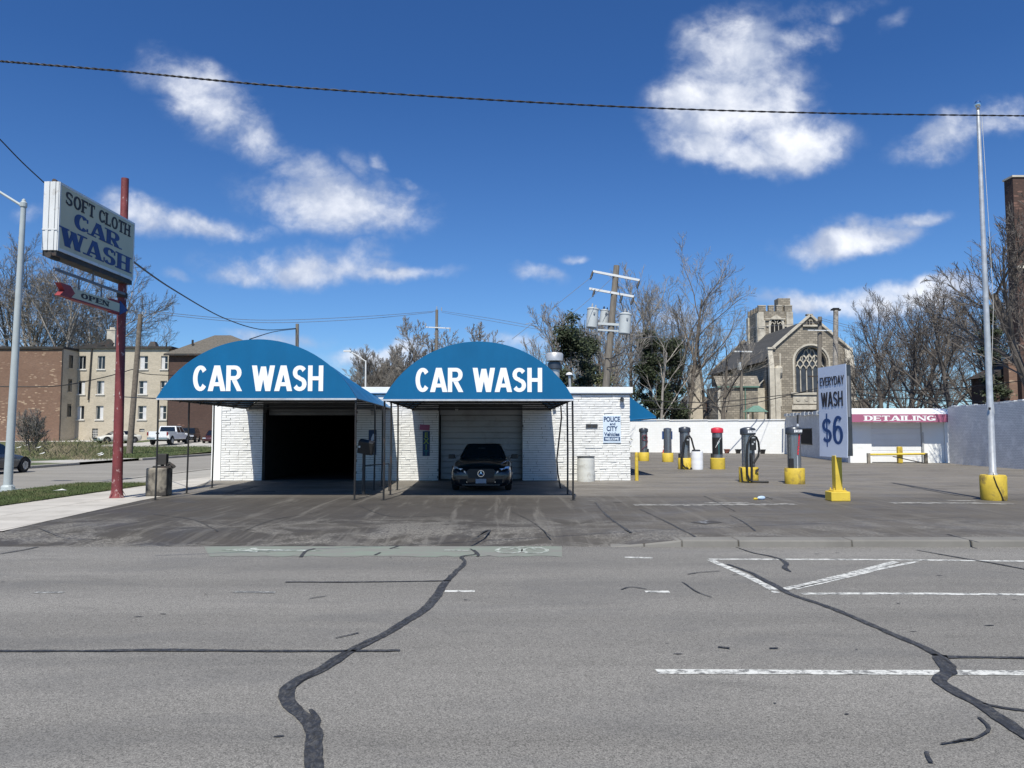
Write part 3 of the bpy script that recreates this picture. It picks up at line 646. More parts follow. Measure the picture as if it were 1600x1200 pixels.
# ------------------------------------------------------------------ land to the left of the side street
def T(x, y): return .02+.75*max(0.0, (min(y, 92)-46)/44)**1.5 + (.10*min(1, max(0, (-26.5-x)/3)) if y < 75 else .1)
rows = []
for j in range(24):
    y = 34+j*3.2 if j < 20 else 95+(j-19)*40
    rows.append([(x, y, T(x, y)) for x in [-24.75-k*2.4 for k in range(10)]+[-55, -70, -90, -140, -260]])
lawn = struct(MB().grid(rows).build('lawn', 'turf'))
pk = MB(); rows = []
for j in range(8):
    y = 71+j*2.7; rows.append([(x, y, T(x, y)+.03) for x in [-25.2-k*3 for k in range(6)]])
pk.grid(rows); rows = []
for j in range(4): y = 84+j*2; rows.append([(x, y, T(x, y)+.035) for x in (-43, -50, -60, -72)])
pk.grid(rows); struct(pk.build('parking_bay', 'parking'))
kb = MB()
kb.box(-24.75, 34, RZ, -24.5, 43.2, .05); kb.box(-24.75, 50.5, RZ, -24.5, 100, .06)
kb.box(-28.4, 42.95, RZ+.02, -24.6, 43.2, .06)
struct(kb.build('kerb', 'kerb_light', bevel=.03))
struct(MB().quad((-24.76, 43.3, .05), (-24.76, 50.3, .05), (-60, 50.3, .06), (-60, 46.0, .055), (-30, 45.2, .07), (-28, 43.3, .07)).build('driveway', 'parking'))
# grass blades on the near verge, rough brush on the far lot
def blades(name, n, fx, hx, mat, seed, lean=.5, w=.006):
    r = random.Random(seed); m = MB()
    for _ in range(n):
        x, y, z = fx(r); h = hx(r); a = r.uniform(0, 2*PI); l = r.uniform(0, lean)*h; dx, dy = math.cos(a), math.sin(a); ww = w*r.uniform(.6, 1.4)
        b = r.uniform(0, PI); bx, by = math.cos(b)*ww, math.sin(b)*ww
        m.v += [(x-bx, y-by, z), (x+bx, y+by, z), (x+dx*l*.4+bx*.7, y+dy*l*.4+by*.7, z+h*.6), (x+dx*l, y+dy*l, z+h)]; o = len(m.v)-4
        m.f += [(o, o+1, o+2), (o, o+2, o+3)]
    o = m.build(name, mat, norm=False); o['kind'] = 'stuff'; return o
blades('grass', 42000, lambda r: (r.uniform(-14.3, -11.88)+(.06*math.sin(r.random()*99)), r.uniform(14.5, 25.3), .03), lambda r: r.uniform(.03, .09), 'blade', 3, .8, .007)
def lawnpt(r):
    y = 50.8+(r.random()**1.3)*22; x = r.uniform(-44, -24.8); return (x, y, T(x, y))
blades('grass', 26000, lawnpt, lambda r: r.uniform(.04, .11), 'blade', 4, .8, .022)
def brushpt(r):
    while True:
        y = r.uniform(46.5, 80); px = r.gauss(95, 42)
        if 20 < px < 178: break
    x = (px-800)/FPX*y; return (x, y, T(x, y))
blades('brush', 8500, brushpt, lambda r: r.uniform(.05, .28)+(r.uniform(.1, .6) if r.random() < .06 else 0), 'dry_stalk', 5, 1.3, .012)

# ------------------------------------------------------------------ car wash building
FY = 27.5; WX0, WX1 = -10.85, 4.27; WTOP = 3.12; BK = 46.0
B1 = (-9.02, -5.62, 2.78); B2 = (-2.66, .38, 2.72)
cw = empty('car_wash_building', (-3, FY, 0), 0, 'low white painted brick car wash with two wide bays and a flat roof', 'building')
def rel(o, root):
    o.parent = root; o.matrix_parent_inverse = Matrix.Translation(root.location).inverted() if root.rotation_euler.z == 0 else (Matrix.Translation(root.location) @ Euler((0,0,root.rotation_euler.z)).to_matrix().to_4x4()).inverted(); return o
def part(mb, name, mat, root, **k): return rel(mb.build(name, mat, **k), root)
w = MB(); Yb = FY+.006
for a, b in ((WX0+.34, B1[0]), (B1[1], B2[0]), (B2[1], WX1-.01)): w.box(a, Yb, 0, b, FY+.4, WTOP)
w.box(B1[0], Yb, B1[2], B1[1], FY+.4, WTOP); w.box(B2[0], Yb, B2[2], B2[1], FY+.4, WTOP)
part(w, 'backing_wall', 'mortar', cw)
bw = MB(); r = random.Random(12); RH = .0835; BL = .315
for k in range(int(WTOP/RH)):
    z0 = k*RH+.007; z1 = z0+RH-.014; x = WX0+.34-(BL/2 if k % 2 else 0)
    rowj = r.uniform(-.002, .002)
    while x < WX1:
        a, b = max(x, WX0+.345)+.0015, min(x+BL, WX1)-.0025; x += BL*r.choice((1, 1, .5, 1.03))
        segs = [(a, b)]
        for (o0, o1, oz) in (B1, B2):
            if z0 < oz:
                ns = []
                for (s0, s1) in segs:
                    if s1 <= o0 or s0 >= o1: ns.append((s0, s1)); continue
                    if s0 < o0: ns.append((s0, o0))
                    if s1 > o1: ns.append((o1, s1))
                segs = ns
        for s0, s1 in segs:
            if s1-s0 < .03: continue
            d = .012+r.random()**2*.020; ja, jb = r.uniform(-.005, .005), r.uniform(-.005, .005); dz = r.uniform(-.005, .003)+rowj
            y0 = FY-d; bw.add([(s0,y0+ja,z0+dz),(s1,y0+jb,z0-dz),(s1,Yb+.01,z0),(s0,Yb+.01,z0),(s0,y0+jb,z1-dz),(s1,y0+ja,z1+dz),(s1,Yb+.01,z1),(s0,Yb+.01,z1)],[(0,1,5,4),(1,2,6,5),(3,0,4,7),(4,5,6,7),(0,3,2,1)])
part(bw, 'brick_facing', 'white_brick', cw)
w = MB().box(WX0, FY-.03, 0, WX0+.335, FY+.36, WTOP).box(WX0, FY+.365, 0, WX0+.3, BK, WTOP).box(WX1-.3, FY+.405, 0, WX1, BK, WTOP).box(WX0+.305, BK-.3, 0, WX1-.305, BK, WTOP)
part(w, 'side_wall', 'white_wall', cw, bevel=.01)
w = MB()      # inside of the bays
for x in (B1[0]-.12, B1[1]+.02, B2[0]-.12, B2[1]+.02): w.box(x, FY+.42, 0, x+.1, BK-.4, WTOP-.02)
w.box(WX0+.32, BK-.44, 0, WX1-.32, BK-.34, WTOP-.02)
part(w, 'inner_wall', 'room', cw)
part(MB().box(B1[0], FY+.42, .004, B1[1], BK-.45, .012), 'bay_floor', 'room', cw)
rf = part(MB().box(WX0-.02, FY-.0, WTOP, WX1+.02, BK, WTOP+.16), 'roof', 'roof_tar', cw)
r = random.Random(4); m = MB().box(WX0, FY+.02, WTOP+.161, WX1, FY+.5, WTOP+.20)
for k in range(60): x = r.uniform(WX0, WX1); m.cbox((x, FY+r.uniform(.0, .5), WTOP+.235+r.uniform(0, .02)), (r.uniform(.1, .6), .2, .04), (0, r.uniform(-.08, .08), r.uniform(-.3, .3)))
part(m, 'roof_felt', 'roof_tar', cw)
part(MB().box(WX0-.06, FY-.12, WTOP+.03, WX1+.10, FY-.004, WTOP+.25).box(WX0-.06, FY-.10, WTOP-.0, WX1+.04, FY-.03, WTOP+.028), 'roof_trim', 'trim_white', cw, bevel=.008)
# doors
def rolldoor(root, x0, x1, y, z0, z1, mat, ribs, nm='roll_door'):
    m = MB(); h = (z1-z0)/ribs
    for k in range(ribs):
        a = z0+k*h; m.add([(x0,y,a+.012),(x1,y,a+.012),(x1,y-.012,a+.03),(x0,y-.012,a+.03),(x0,y-.012,a+h-.012),(x1,y-.012,a+h-.012),(x1,y+.01,a+h),(x0,y+.01,a+h),(x0,y+.01,a),(x1,y+.01,a)],
              [(8,9,1,0),(0,1,2,3),(3,2,5,4),(4,5,6,7)])
    o = m.build(nm, mat); rel(o, root); return o
rolldoor(cw, B1[0]+.1, B1[1]-.1, FY+.36, 2.36, B1[2]-.02, 'rolldoor_shaded', 3)
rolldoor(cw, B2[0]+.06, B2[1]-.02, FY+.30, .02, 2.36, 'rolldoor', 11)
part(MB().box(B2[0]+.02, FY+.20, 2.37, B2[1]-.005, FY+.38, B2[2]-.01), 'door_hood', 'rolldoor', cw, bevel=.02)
for xa_ in (B1[0]+.005, B1[1]-.075): part(MB().box(xa_, FY+.05, .01, xa_+.07, FY+.30, 2.44), 'door_track', 'sign_metal', cw)
for x, z in ((-9.55, 2.6), (-5.05, 2.45), (1.52, 2.63), (-2.0, 2.6)): part(MB().cbox((x, FY-.09, z), (.1, .14, .14), (.4, 0, .2)), 'wall_lamp', 'galv', cw)
m = MB().lathe([(.09, 0), (.02, .05), (.015, .12)], (3.98, FY-.14, 2.88), 10); m.cbox((3.98, FY-.06, 2.93), (.12, .09, .10), (.5, .3, 0)); part(m, 'security_lamp', 'dark_steel', cw)
# roof vents
v = empty('roof_vent', (1.66, 29.5, 3.2), 0, 'fat galvanised roof vent with wide round cowl above the right blue awning', 'vent')
m = MB().lathe([(.20, 0), (.20, 1.0)], n=20); m.build('duct', 'galv', v, smooth=True)
MB().lathe([(.25, 1.0), (.27, 1.02), (.25, 1.28), (.20, 1.3)], n=20).build('collar', 'dark_steel', v, smooth=True)
MB().lathe([(.31, 1.33), (.34, 1.34), (.34, 1.61), (.30, 1.66), (.05, 1.70)], n=24).build('cowl', 'galv', v, smooth=True); v.scale = (1, 1, .98)
v = empty('roof_vent', (2.40, 31, 3.2), 0, 'thin pale roof pipe with small mushroom cap beside the fat cowl', 'vent')
MB().tube([(0, 0, 0), (-.05, 0, .9)], .055, 10).build('pipe', 'galv', v, smooth=True)
MB().lathe([(.13, .86), (.15, .89), (.10, .97), (.02, 1.0)], (-.05, 0, 0), 14).build('cap', 'signcap', v, smooth=True)

# barrel awnings
def arcz(u, hw, zb, rise):     # height on a circular arc
    R_ = (hw*hw+rise*rise)/(2*rise); return zb+rise-R_+math.sqrt(max(R_*R_-u*u, 0))
def barrel(name, xf0, xf1, xr0, xr1, yf, yr, rise_f, rise_r, zb, label, text_box, posts, lab_group):
    c = empty(name, ((xf0+xf1)/2, yf, 0), 0, label, 'awning', lab_group)
    n = 28
    def ring(x0, x1, y, rise, zb_=zb):
        cx, hw = (x0+x1)/2, (x1-x0)/2; return [(cx+hw*(-1+2*i/n), y, arcz(hw*(-1+2*i/n), hw, zb_, rise)) for i in range(n+1)]
    fr = ring(xf0, xf1, yf, rise_f); m = MB()
    m.add([(a, yf-.012, z) for a, _, z in fr]+[(a, yf+.012, z) for a, _, z in fr], [tuple(range(n+1)), tuple(reversed(range(n+1, 2*n+2)))]+[(i, i+1, n+2+i, n+1+i) for i in range(n)]+[(n, 0, n+1, 2*n+1)])
    fp = part(m, 'front_panel', 'blue', c)
    rows = []; K = 5; r_ = random.Random(9)
    for k in range(K*3+1):
        t = k/(K*3); y = yf+.013+(yr-yf-.013)*t; sag = -.045*abs(math.sin(PI*t*K))
        rr = ring(xf0+(xr0-xf0)*t, xf1+(xr1-xf1)*t, y, rise_f+(rise_r-rise_f)*t)
        rows.append([(a+(sag*(-1 if a < (xf0+xf1)/2 else 1) if 0 < i < n else 0)*.3, y_, z+(sag if 0 < i < n else 0)) for i, (a, y_, z) in enumerate(rr)])
    cn = part(MB().grid(rows), 'canopy', 'blue', c, smooth=False)
    sm = cn.modifiers.new('solidify', 'SOLIDIFY'); sm.thickness = .008
    f = MB(); f.tube([(a, yf+.05, z-.03) for a, _, z in fr], .02, 6)
    for k in range(1, K+1):
        t = k/K; y = yf+(yr-yf)*t-.03; rr = ring(xf0+(xr0-xf0)*t, xf1+(xr1-xf1)*t, y, rise_f+(rise_r-rise_f)*t); f.tube([(a, y, z-.05) for a, _, z in rr], .018, 6)
        f.tube([(rr[0][0], y, zb-.02), (rr[-1][0], y, zb-.02)], .018, 6)
    for a, b in (((xf0+.02, yf+.04, zb-.01), (xr0+.02, yr, zb-.01)), ((xf1-.02, yf+.04, zb-.01), (xr1-.02, yr, zb-.01)), ((xf0, yf+.05, zb-.02), (xf1, yf+.05, zb-.02))): f.tube([a, b], .022, 6)
    part(f, 'frame', 'black_steel', c)
    part(MB().box(xf0, yf-.022, zb-.045, xf1, yf+.02, zb-.002), 'bottom_trim', 'silver_trim', c)
    lt = MB(); lettering(lt, 'CAR WASH', faceY(text_box[0], yf-.0135, text_box[1]), text_box[2]-text_box[0], text_box[3]-text_box[1], .225, .155, gap=.065, thick=.004)
    part(lt, 'lettering', 'letter_white', c)
    for (px_, py_, bend) in posts:
        pm = MB()
        if bend: pm.tube([(px_, py_, zb-.02), (px_+.02, py_, 2.2), (px_-.13, py_, .9), (px_-.10, py_, .45), (px_-.02, py_, .03), (px_-.02, py_, 0)], .024, 8)
        else: pm.tube([(px_, py_, zb-.02), (px_+.01, py_, 1.2), (px_, py_, 0)], .025, 8)
        pm.box(px_-.06, py_-.06, 0, px_+.06, py_+.06, .012); part(pm, 'post', 'black_steel', c)
    return c
YA = 19.45
barrel('barrel_awning', -9.13, -3.99, -9.6, -4.35, YA, FY-.02, 1.52, 1.02, 2.60, 'blue barrel awning lettered CAR WASH over the open dark bay', (-8.20, 2.78, -4.85, 3.44),
       [(-9.1, YA+.05, 0), (-9.2, 21.6, 0), (-9.35, 23.8, 0), (-4.02, YA+.05, 0), (-4.12, 22.8, 0), (-4.2, 24.6, 0)], 'twin barrel awnings over the wash bays')
barrel('barrel_awning', -3.30, 1.58, -3.62, 1.42, YA-.1, FY-.02, 1.48, 1.00, 2.57, 'blue barrel awning lettered CAR WASH over the parked black coupe', (-2.47, 2.75, .77, 3.37),
       [(-3.27, YA, 0), (-3.36, 21.1, 0), (-3.44, 22.9, 0), (1.55, YA-.02, 0), (1.55, 21.3, 0), (1.52, 23.6, 1)], 'twin barrel awnings over the wash bays')
# side awning on the right wall
c = empty('side_awning', (4.3, 30, 2.2), 0, 'plain blue wedge awning on the right side wall of the white building', 'awning')
pr = [(4.30, 3.30), (4.36, 3.30), (5.62, 2.36), (5.62, 2.26), (4.30, 2.20)]
part(MB().prism(pr, 29.6, 37, lambda u, v, d: (u, d, v)), 'canopy', 'blue', c)
part(MB().box(4.56, 29.585, 2.22, 4.58, 29.598, 3.13).box(4.30, 29.58, 2.17, 5.62, 29.62, 2.2).tube([(4.3, 29.6, 2.2), (5.6, 29.6, 2.3)], .02, 6), 'frame', 'blue', c)

# things on and by the front wall
def onwall(px, py, y=FY-.03): return P(px, py, y)
a, b = onwall(942, 649), onwall(970, 692)
s = empty('wall_sign', ((a.x+b.x)/2, FY-.03, (a.z+b.z)/2), 0, 'pale blue board reading POLICE and CITY Vehicles WELCOME on white brick', 'sign')
w_, h_ = b.x-a.x, a.z-b.z
MB().box(-w_/2, -.02, -h_/2, w_/2, 0, h_/2).build('board', 'plate_blue', s, bevel=.004)
def textobj(txt, name, mat, parent, loc, size, rot=(PI/2, 0, 0), xs=1.0, off_=.0, width=None, ext=.002, shear=0, align='CENTER'):
    cu = bpy.data.curves.new(name, 'FONT'); cu.body = txt; cu.size = size; cu.align_x = align; cu.extrude = ext; cu.offset = off_; cu.shear = shear; cu.resolution_u = 3
    o = bpy.data.objects.new(name, cu); C.objects.link(o); bpy.context.view_layer.update()
    me = bpy.data.meshes.new_from_object(o.evaluated_get(bpy.context.evaluated_depsgraph_get())); bpy.data.objects.remove(o)
    wd = max(v_.co.x for v_ in me.vertices)-min(v_.co.x for v_ in me.vertices)
    if width: xs = width/wd
    for v_ in me.vertices: v_.co.x *= xs
    o = bpy.data.objects.new(name, me); C.objects.link(o); me.materials.clear(); me.materials.append(M[mat]); o.parent = parent; o.location = loc; o.rotation_euler = rot; return o
textobj('POLICE', 'lettering', 'ink_navy', s, (0, -.024, h_/2-.22), .24, width=.58, off_=.008)
textobj('and', 'lettering', 'ink_navy', s, (.03, -.024, h_/2-.35), .13, width=.2, off_=.004)
textobj('CITY', 'lettering', 'ink_navy', s, (0, -.024, h_/2-.56), .24, width=.40, off_=.008)
textobj('Vehicles', 'lettering', 'ink_navy', s, (0, -.024, h_/2-.74), .18, width=.56, off_=.006)
MB().box(-w_/2+.03, -.026, -h_/2+.07, w_/2-.03, -.0205, -h_/2+.22).build('blue_band', 'ink_navy', s)
textobj('WELCOME', 'lettering', 'plate_blue', s, (0, -.03, -h_/2+.095), .13, width=.50, off_=.006)
a, b = onwall(915, 662), onwall(934, 669)
pq = empty('wall_plaque', ((a.x+b.x)/2, FY-.03, (a.z+b.z)/2), 0, 'small rounded dark grey plaque left of the police sign', 'plaque')
MB().box(-.21, -.02, -.075, .21, 0, .075).build('plate', 'dark_steel', pq, bevel=.03)
MB().box(-.15, -.026, -.04, -.02, -.021, .045).box(.03, -.026, -.045, .16, -.021, .035).build('raised_relief', 'sign_metal', pq, bevel=.01)
def drum(name, loc, r_, h, mat, label, group=None):
    d = empty(name, loc, 0, label, 'barrel', group); rs = []
    for i in range(13):
        z = h*i/12; rs.append((r_*(1.0 if i not in (4, 8) else 1.025)*(.97 if i in (0, 12) else 1), z))
    MB().lathe(rs+[(r_*.93, h-.01)], n=28).build('shell', mat, d, smooth=True); return d
q_ = G(917, 753)
d = drum('plastic_drum', (q_.x, FY-.45, 0), .31, .87, 'drum', 'grimy off-white open drum standing against the white brick wall')
MB().lathe([(.318, .85), (.325, .87), (.318, .89), (.29, .88)], n=28).build('rim', 'dark_steel', d, smooth=True)
# painted vertical EXIT board under a pink panel
a = onwall(666, 690)
s = empty('exit_sign', (a.x, FY-.03, a.z), 0, 'tall dark board with vertical EXIT letters on shaded white brick', 'sign')
MB().box(-.13, -.02, -.52, .13, 0, .38).build('board', 'ink_navy', s, bevel=.01)
MB().cbox((-.06, -.012, .51), (.36, .02, .2), (0, .08, 0)).build('pink_panel', 'pink', s)
for i, (ch, mm) in enumerate(zip('EXIT', ('ink_green', 'ink_green', 'ink_green', 'ink_teal'))): textobj(ch, 'letter', mm, s, (0, -.024, .15-i*.215), .25, off_=.008)
a = onwall(582, 690)
s = empty('bay_sign', (a.x, FY-.03, a.z), 0, 'dark narrow board painted with pale and teal shapes beside the open bay', 'sign')
MB().box(-.14, -.02, -.48, .14, 0, .42).build('board', 'ink_navy', s, bevel=.01)
MB().cbox((.04, -.024, .17), (.12, .006, .20), (0, .4, 0)).cbox((.0, -.024, .02), (.07, .006, .14), (0, -.3, 0)).build('pale_shape', 'panel_white', s, bevel=.002)
MB().cbox((.05, -.023, -.22), (.06, .005, .34), (0, .1, 0)).cbox((-.03, -.023, -.36), (.16, .005, .10), (0, .5, 0)).build('teal_shape', 'ink_teal', s, bevel=.002)
# control stand between the bays
q_ = G(568, 773.5)
s = empty('control_stand', (q_.x, q_.y, 0), 0, 'black control box on a post at the right edge of the open bay', 'control stand')
MB().tube([(0, 0, 0), (0, 0, 1.2)], .045, 8).box(-.12, -.12, 0, .12, .12, .02).build('post', 'black_steel', s)
MB().cbox((.06, -.02, 1.32), (.42, .26, .36), (.25, .18, 0)).build('box', 'black_plastic', s, bevel=.02)
MB().beam((0, 0, .8), (.45, 1.5, .8), .03, .03).box(.44, 1.48, 0, .47, 1.51, .8).build('rail', 'black_steel', s)
MB().cbox((-.1, -.16, 1.33), (.05, .02, .05)).build('button', 'galv', s)
# concrete block with an old meter on it
q_ = G(250, 775)
s = empty('concrete_block', (q_.x-.08, q_.y+.1, 0), rad(8), 'stained square concrete pier between the red sign pole and the awning posts', 'concrete pier')
MB().box(-.27, -.27, 0, .27, .27, .76).build('pier', 'concrete', s, bevel=.03)
s = empty('meter_box', (q_.x-.02, q_.y+.1, .76), rad(8), 'rusty black meter box on top of the stained concrete pier', 'meter')
MB().box(-.12, -.1, .08, .14, .12, .38).box(-.03, -.03, 0, .05, .05, .08).build('box', 'sign_metal', s, bevel=.015)
MB().tube([(.12, 0, .02), (.2, 0, .12), (.3, 0, .04), (.33, 0, .0)], .05, 8).box(-.2, -.12, 0, .28, .1, .05).build('pipe_elbow', 'sign_metal', s)
# yellow bollard
q_ = G(995, 751)
tag(MB().lathe([(.065, 0), (.065, .96), (.055, 1.0), (.02, 1.02)], (0, 0, 0), 14).build('bollard', 'yellow_worn', smooth=True), 'slim yellow steel bollard at the right corner of the white building', 'bollard').location = (q_.x, q_.y, 0)

# ------------------------------------------------------------------ vacuum stations
def station(px, py, label, kind, capmat='dark_steel', H=1.88, rb=.33, rr=.20, bodymat='brushed'):
    q_ = Gb(px, py, rb); c = empty('vacuum_station', (q_.x, q_.y, 0), 0, label, 'vacuum', 'coin vacuum stations on yellow concrete bases')
    bm_ = .53; jx = .0
    MB().lathe([(rb*.98, 0), (rb, .02), (rb, bm_-.02), (rb*.95, bm_)], n=28).build('base', 'yellow_worn' if kind in ('v1', 'v2') else 'yellow', c, smooth=True)
    MB().lathe([(rr, bm_), (rr, H-.22)], (0, 0, 0), 24).build('body', bodymat, c, smooth=True)
    if kind == 'plain': MB().lathe([(rr+.005, H-.22), (rr+.005, H-.04), (rr-.03, H), (.02, H+.03)], (0, 0, 0), 24).build('cap', 'brushed', c, smooth=True)
    else: MB().lathe([(rr+.01, H-.24), (rr+.045, H-.22), (rr+.045, H-.05), (rr+.02, H-.01), (rr*.5, H+.03), (.02, H+.035)], (0, 0, 0), 28).build('cap', capmat, c, smooth=True)
    def wraptext(txt, name, mat, z0, h, R_, a0, a1, slant=0, tilt=0):
        lt = MB()
        W_ = (a1-a0)*R_
        if tilt:   # runs up the body
            fn = lambda u, v, d: ((R_+d)*math.sin(a0+(v/h)*.25+u/R_*.0+u*tilt), -(R_+d)*math.cos(a0+(v/h)*.25+u*tilt), z0+u)
            lettering(lt, txt, fn, W_, h, .3, .16, gap=.08, thick=.004)
        else: lettering(lt, txt, lambda u, v, d: ((R_+d)*math.sin(a0+u/R_+slant*v), -(R_+d)*math.cos(a0+u/R_+slant*v), z0+v), W_, h, .26, .2, gap=.08, thick=.004)
        lt.build(name, mat, c)
    if kind in ('v1', 'v2'):
        R_ = rr+.046; wraptext('VACUUM', 'lettering', 'letter_white', H-.17, .09, R_, -.35, .95, slant=1.0)
    if kind == 'v1':      # box with coin slots and a looped hose down to the ground
        MB().box(.0, -rr-.09, 1.12, .19, -rr+.05, 1.62).build('coin_box', 'black_plastic', c, bevel=.01)
        for bb in ((.03, 1.53, .16, 1.6), (.03, 1.30, .09, 1.36), (.1, 1.38, .15, 1.43)): MB().box(bb[0], -rr-.10, bb[1], bb[2], -rr-.091, bb[3]).build('coin_plate', 'galv', c)
        MB().tube([(.10, -.30, 1.60), (.2, -.30, 1.56), (.27, -.28, 1.40), (.30, -.26, 1.15), (.26, -.27, .92), (.12, -.30, .72), (.08, -.3, .66)], .036, 10).build('hose', 'hose', c, smooth=True)
        MB().tube([(.10, -.30, 1.62), (-.02, -.32, 1.57), (-.13, -.33, 1.3), (-.16, -.35, .9), (-.16, -.36, .3), (-.10, -.4, .1), (.02, -.42, .05), (.3, -.48, .045), (.52, -.5, .045)], .036, 10).build('hose', 'hose', c, smooth=True)
        MB().tube([(0, -.33, .95), (.0, -.36, .5), (-.02, -.39, .08)], .04, 10).lathe([(.045, .92), (.035, 1.02)], (0, -.33, 0), 10).build('nozzle', 'hose', c, smooth=True)
        MB().tube([(-.10, -.36, .02), (-.28, -.2, .04), (-.30, -.16, .5)], .03, 8).build('hose_holder', 'black_steel', c)
        MB().add([(.13, -rb-.004, .45), (.28, -rb*.92, .5), (.22, -rb*.96, .37), (.12, -rb-.005, .33)], [(0, 1, 2, 3)]).build('rust_patch', 'sign_metal', c)
    if kind == 'v2':
        wraptext('VACUUM', 'lettering', 'ink_red', .98, .1, rr+.006, .05, .05+3.0, tilt=.55)
        lt = c.children[-1]
        MB().box(-.24, -.20, bm_, -.05, -.12, .86).build('side_box', 'black_plastic', c, bevel=.01)
        MB().tube([(.02, -rr-.01, .5), (.02, -rr-.01, .95)], .018, 6).build('pipe', 'silver_trim', c)
        MB().tube([(.14, 0, H), (.15, 0, H+.42)], .03, 8).build('standpipe', 'black_steel', c); MB().lathe([(.035, H), (.05, H+.04), (.03, H+.12)], (.14, 0, 0), 10).build('valve', 'silver_trim', c)
    if kind == 'v3':      # black hose with yellow nozzle
        MB().box(.0, -rr-.07, 1.15, .15, -rr+.05, 1.5).build('coin_box', 'black_plastic', c, bevel=.01)
        MB().box(.03, -rr-.08, 1.36, .12, -rr-.071, 1.42).build('coin_plate', 'galv', c)
        MB().tube([(-.12, -.30, .95), (-.09, -.31, 1.2), (-.02, -.31, 1.45), (.05, -.31, 1.56), (.16, -.30, 1.58), (.25, -.30, 1.45), (.33, -.31, 1.1), (.43, -.34, .75), (.52, -.37, .42), (.47, -.39, .18), (.34, -.40, .07), (.15, -.41, .05), (-.08, -.42, .07), (-.20, -.40, .22), (-.22, -.36, .6), (-.16, -.33, 1.0), (-.12, -.31, 1.3)], .042, 10).build('hose', 'hose', c, smooth=True)
        MB().tube([(-.03, -.44, .30), (.06, -.47, .1), (.1, -.48, .04)], [.02, .03, .045], 8).build('nozzle', 'yellow', c)
        MB().tube([(-.25, -.3, 0), (-.25, -.3, .6), (-.16, -.2, .9)], .035, 8).build('hose_holder', 'black_steel', c)
    if kind == 'v4':
        MB().lathe([(rr+.003, .7), (rr+.003, 1.5)], n=24).build('black_wrap', 'black_plastic', c, smooth=True)
        m = MB(); 
        for k, (a0, z0) in enumerate(((-.65, 1.1), (-.50, 1.16), (-.34, 1.22), (-.18, 1.28), (-.02, 1.32))):
            R_ = rr+.008; m.add([(R_*math.sin(a0+t*.45+w2), -R_*math.cos(a0+t*.45+w2), z0-.08+t*.26+.1*w2) for t, w2 in ((0, 0), (1, 0), (1, .09), (0, .09))], [(0, 1, 2, 3)])
        m.build('scrawl', 'letter_white', c)
        m = MB(); R_ = rr+.008; m.add([(R_*math.sin(a_), -R_*math.cos(a_), z) for a_, z in ((-.02, .68), (.07, .68), (.07, 1.36), (-.02, 1.3))], [(0, 1, 2, 3)]); m.build('teal_stripe', 'ink_teal', c)
    if kind == 'v5':
        ring = [(.03+.16*math.cos(t*PI/8), -.26, 1.42+.17*math.sin(t*PI/8)) for t in range(17)]
        MB().tube(ring, .022, 8).tube([(.14, -.25, 1.5), (.21, -.2, 1.2), (.15, -.25, .95), (0, -.27, .85), (-.15, -.22, .7)], .02, 8).build('hose', 'hose_red', c, smooth=True)
        MB().box(-.04, -.27, 1.38, .1, -.16, 1.5).build('hose_holder', 'black_plastic', c)
    if kind == 'plain':
        m = MB().box(-.32, .02, 1.34, -.20, .04, 1.82).box(.20, .02, 1.34, .30, .04, 1.82); m.build('blue_sign', 'ink_blue', c)
    if kind in ('v3', 'v4', 'v5'): MB().box(rr-.02 if kind == 'v5' else -rr-.07, -.08, bm_, rr+.07 if kind == 'v5' else -rr+.02, .05, .74).build('side_box', 'black_plastic', c)
    return c
station(1170, 754.5, 'dark capped vacuum with long black hose looped down beside its yellow base', 'v1', rr=.222)
station(1242, 757, 'tall vacuum with red slanted VACUUM lettering nearest the price sign', 'v2', H=1.90, rb=.33, rr=.222)
station(1070.5, 733.5, 'dark capped vacuum with black hose loop and yellow nozzle beside white drum', 'v3', H=1.98, rb=.33, rr=.235)
station(1121.5, 733.5, 'red capped vacuum with black body and white scrawl', 'v4', capmat='red', H=1.95, rb=.345, rr=.24)
station(1043.5, 722, 'plain steel vacuum cylinder with blue plates at its sides', 'plain', H=2.0, rb=.33, rr=.235)
station(1006, 720.5, 'steel post station with a red hose coil behind the yellow bollard', 'v5', H=2.0, rb=.33, rr=.235)
q_ = G(1089.5, 734); d = drum('plastic_drum', (q_.x*1.008, q_.y+.3, 0), .28, .85, 'drum_clean', 'clean white lidded drum beside the looped hose vacuum')
MB().lathe([(.20, .85), (.20, .9), (.16, .93)], (-.04, 0, 0), 16).build('lid', 'dark_steel', d)

# ------------------------------------------------------------------ street poles and signs
q_ = Gb(1553, 783, .3)
f = empty('flagpole', (q_.x, q_.y, 0), 0, 'tall silver flagpole with ball top in a weathered yellow concrete footing', 'flagpole')
MB().lathe([(.285, 0), (.30, .05), (.305, .60), (.28, .64)], (0, 0, 0), 30).build('footing', 'yellow_worn', f, smooth=True)
MB().lathe([(.11, .64), (.10, .68), (.085, .70), (.072, 4.0), (.045, 10.15), (.03, 10.2)], (0, 0, 0), 18).build('pole', 'galv', f, smooth=True)
MB().lathe([(.02, 10.2), (.055, 10.24), (.02, 10.28), (.06, 10.30), (.085, 10.36), (.07, 10.43), (.02, 10.46)], (0, 0, 0), 16).build('ball', 'chrome', f, smooth=True)
MB().tube([(.08, -.02, 10.1), (.16, -.02, 6.5), (.18, -.02, 5.0), (.05, -.02, 3.1), (.08, -.03, 2.2)], .006, 4).build('halyard', 'drum', f)
MB().tube([(-.08, -.14, .70), (-.15, -.275, .6), (-.10, -.30, .4), (.0, -.32, .15), (.05, -.32, 0)], .012, 6).box(-.09, -.12, 2.3, -.06, -.07, 2.36).build('cable', 'wire', f)

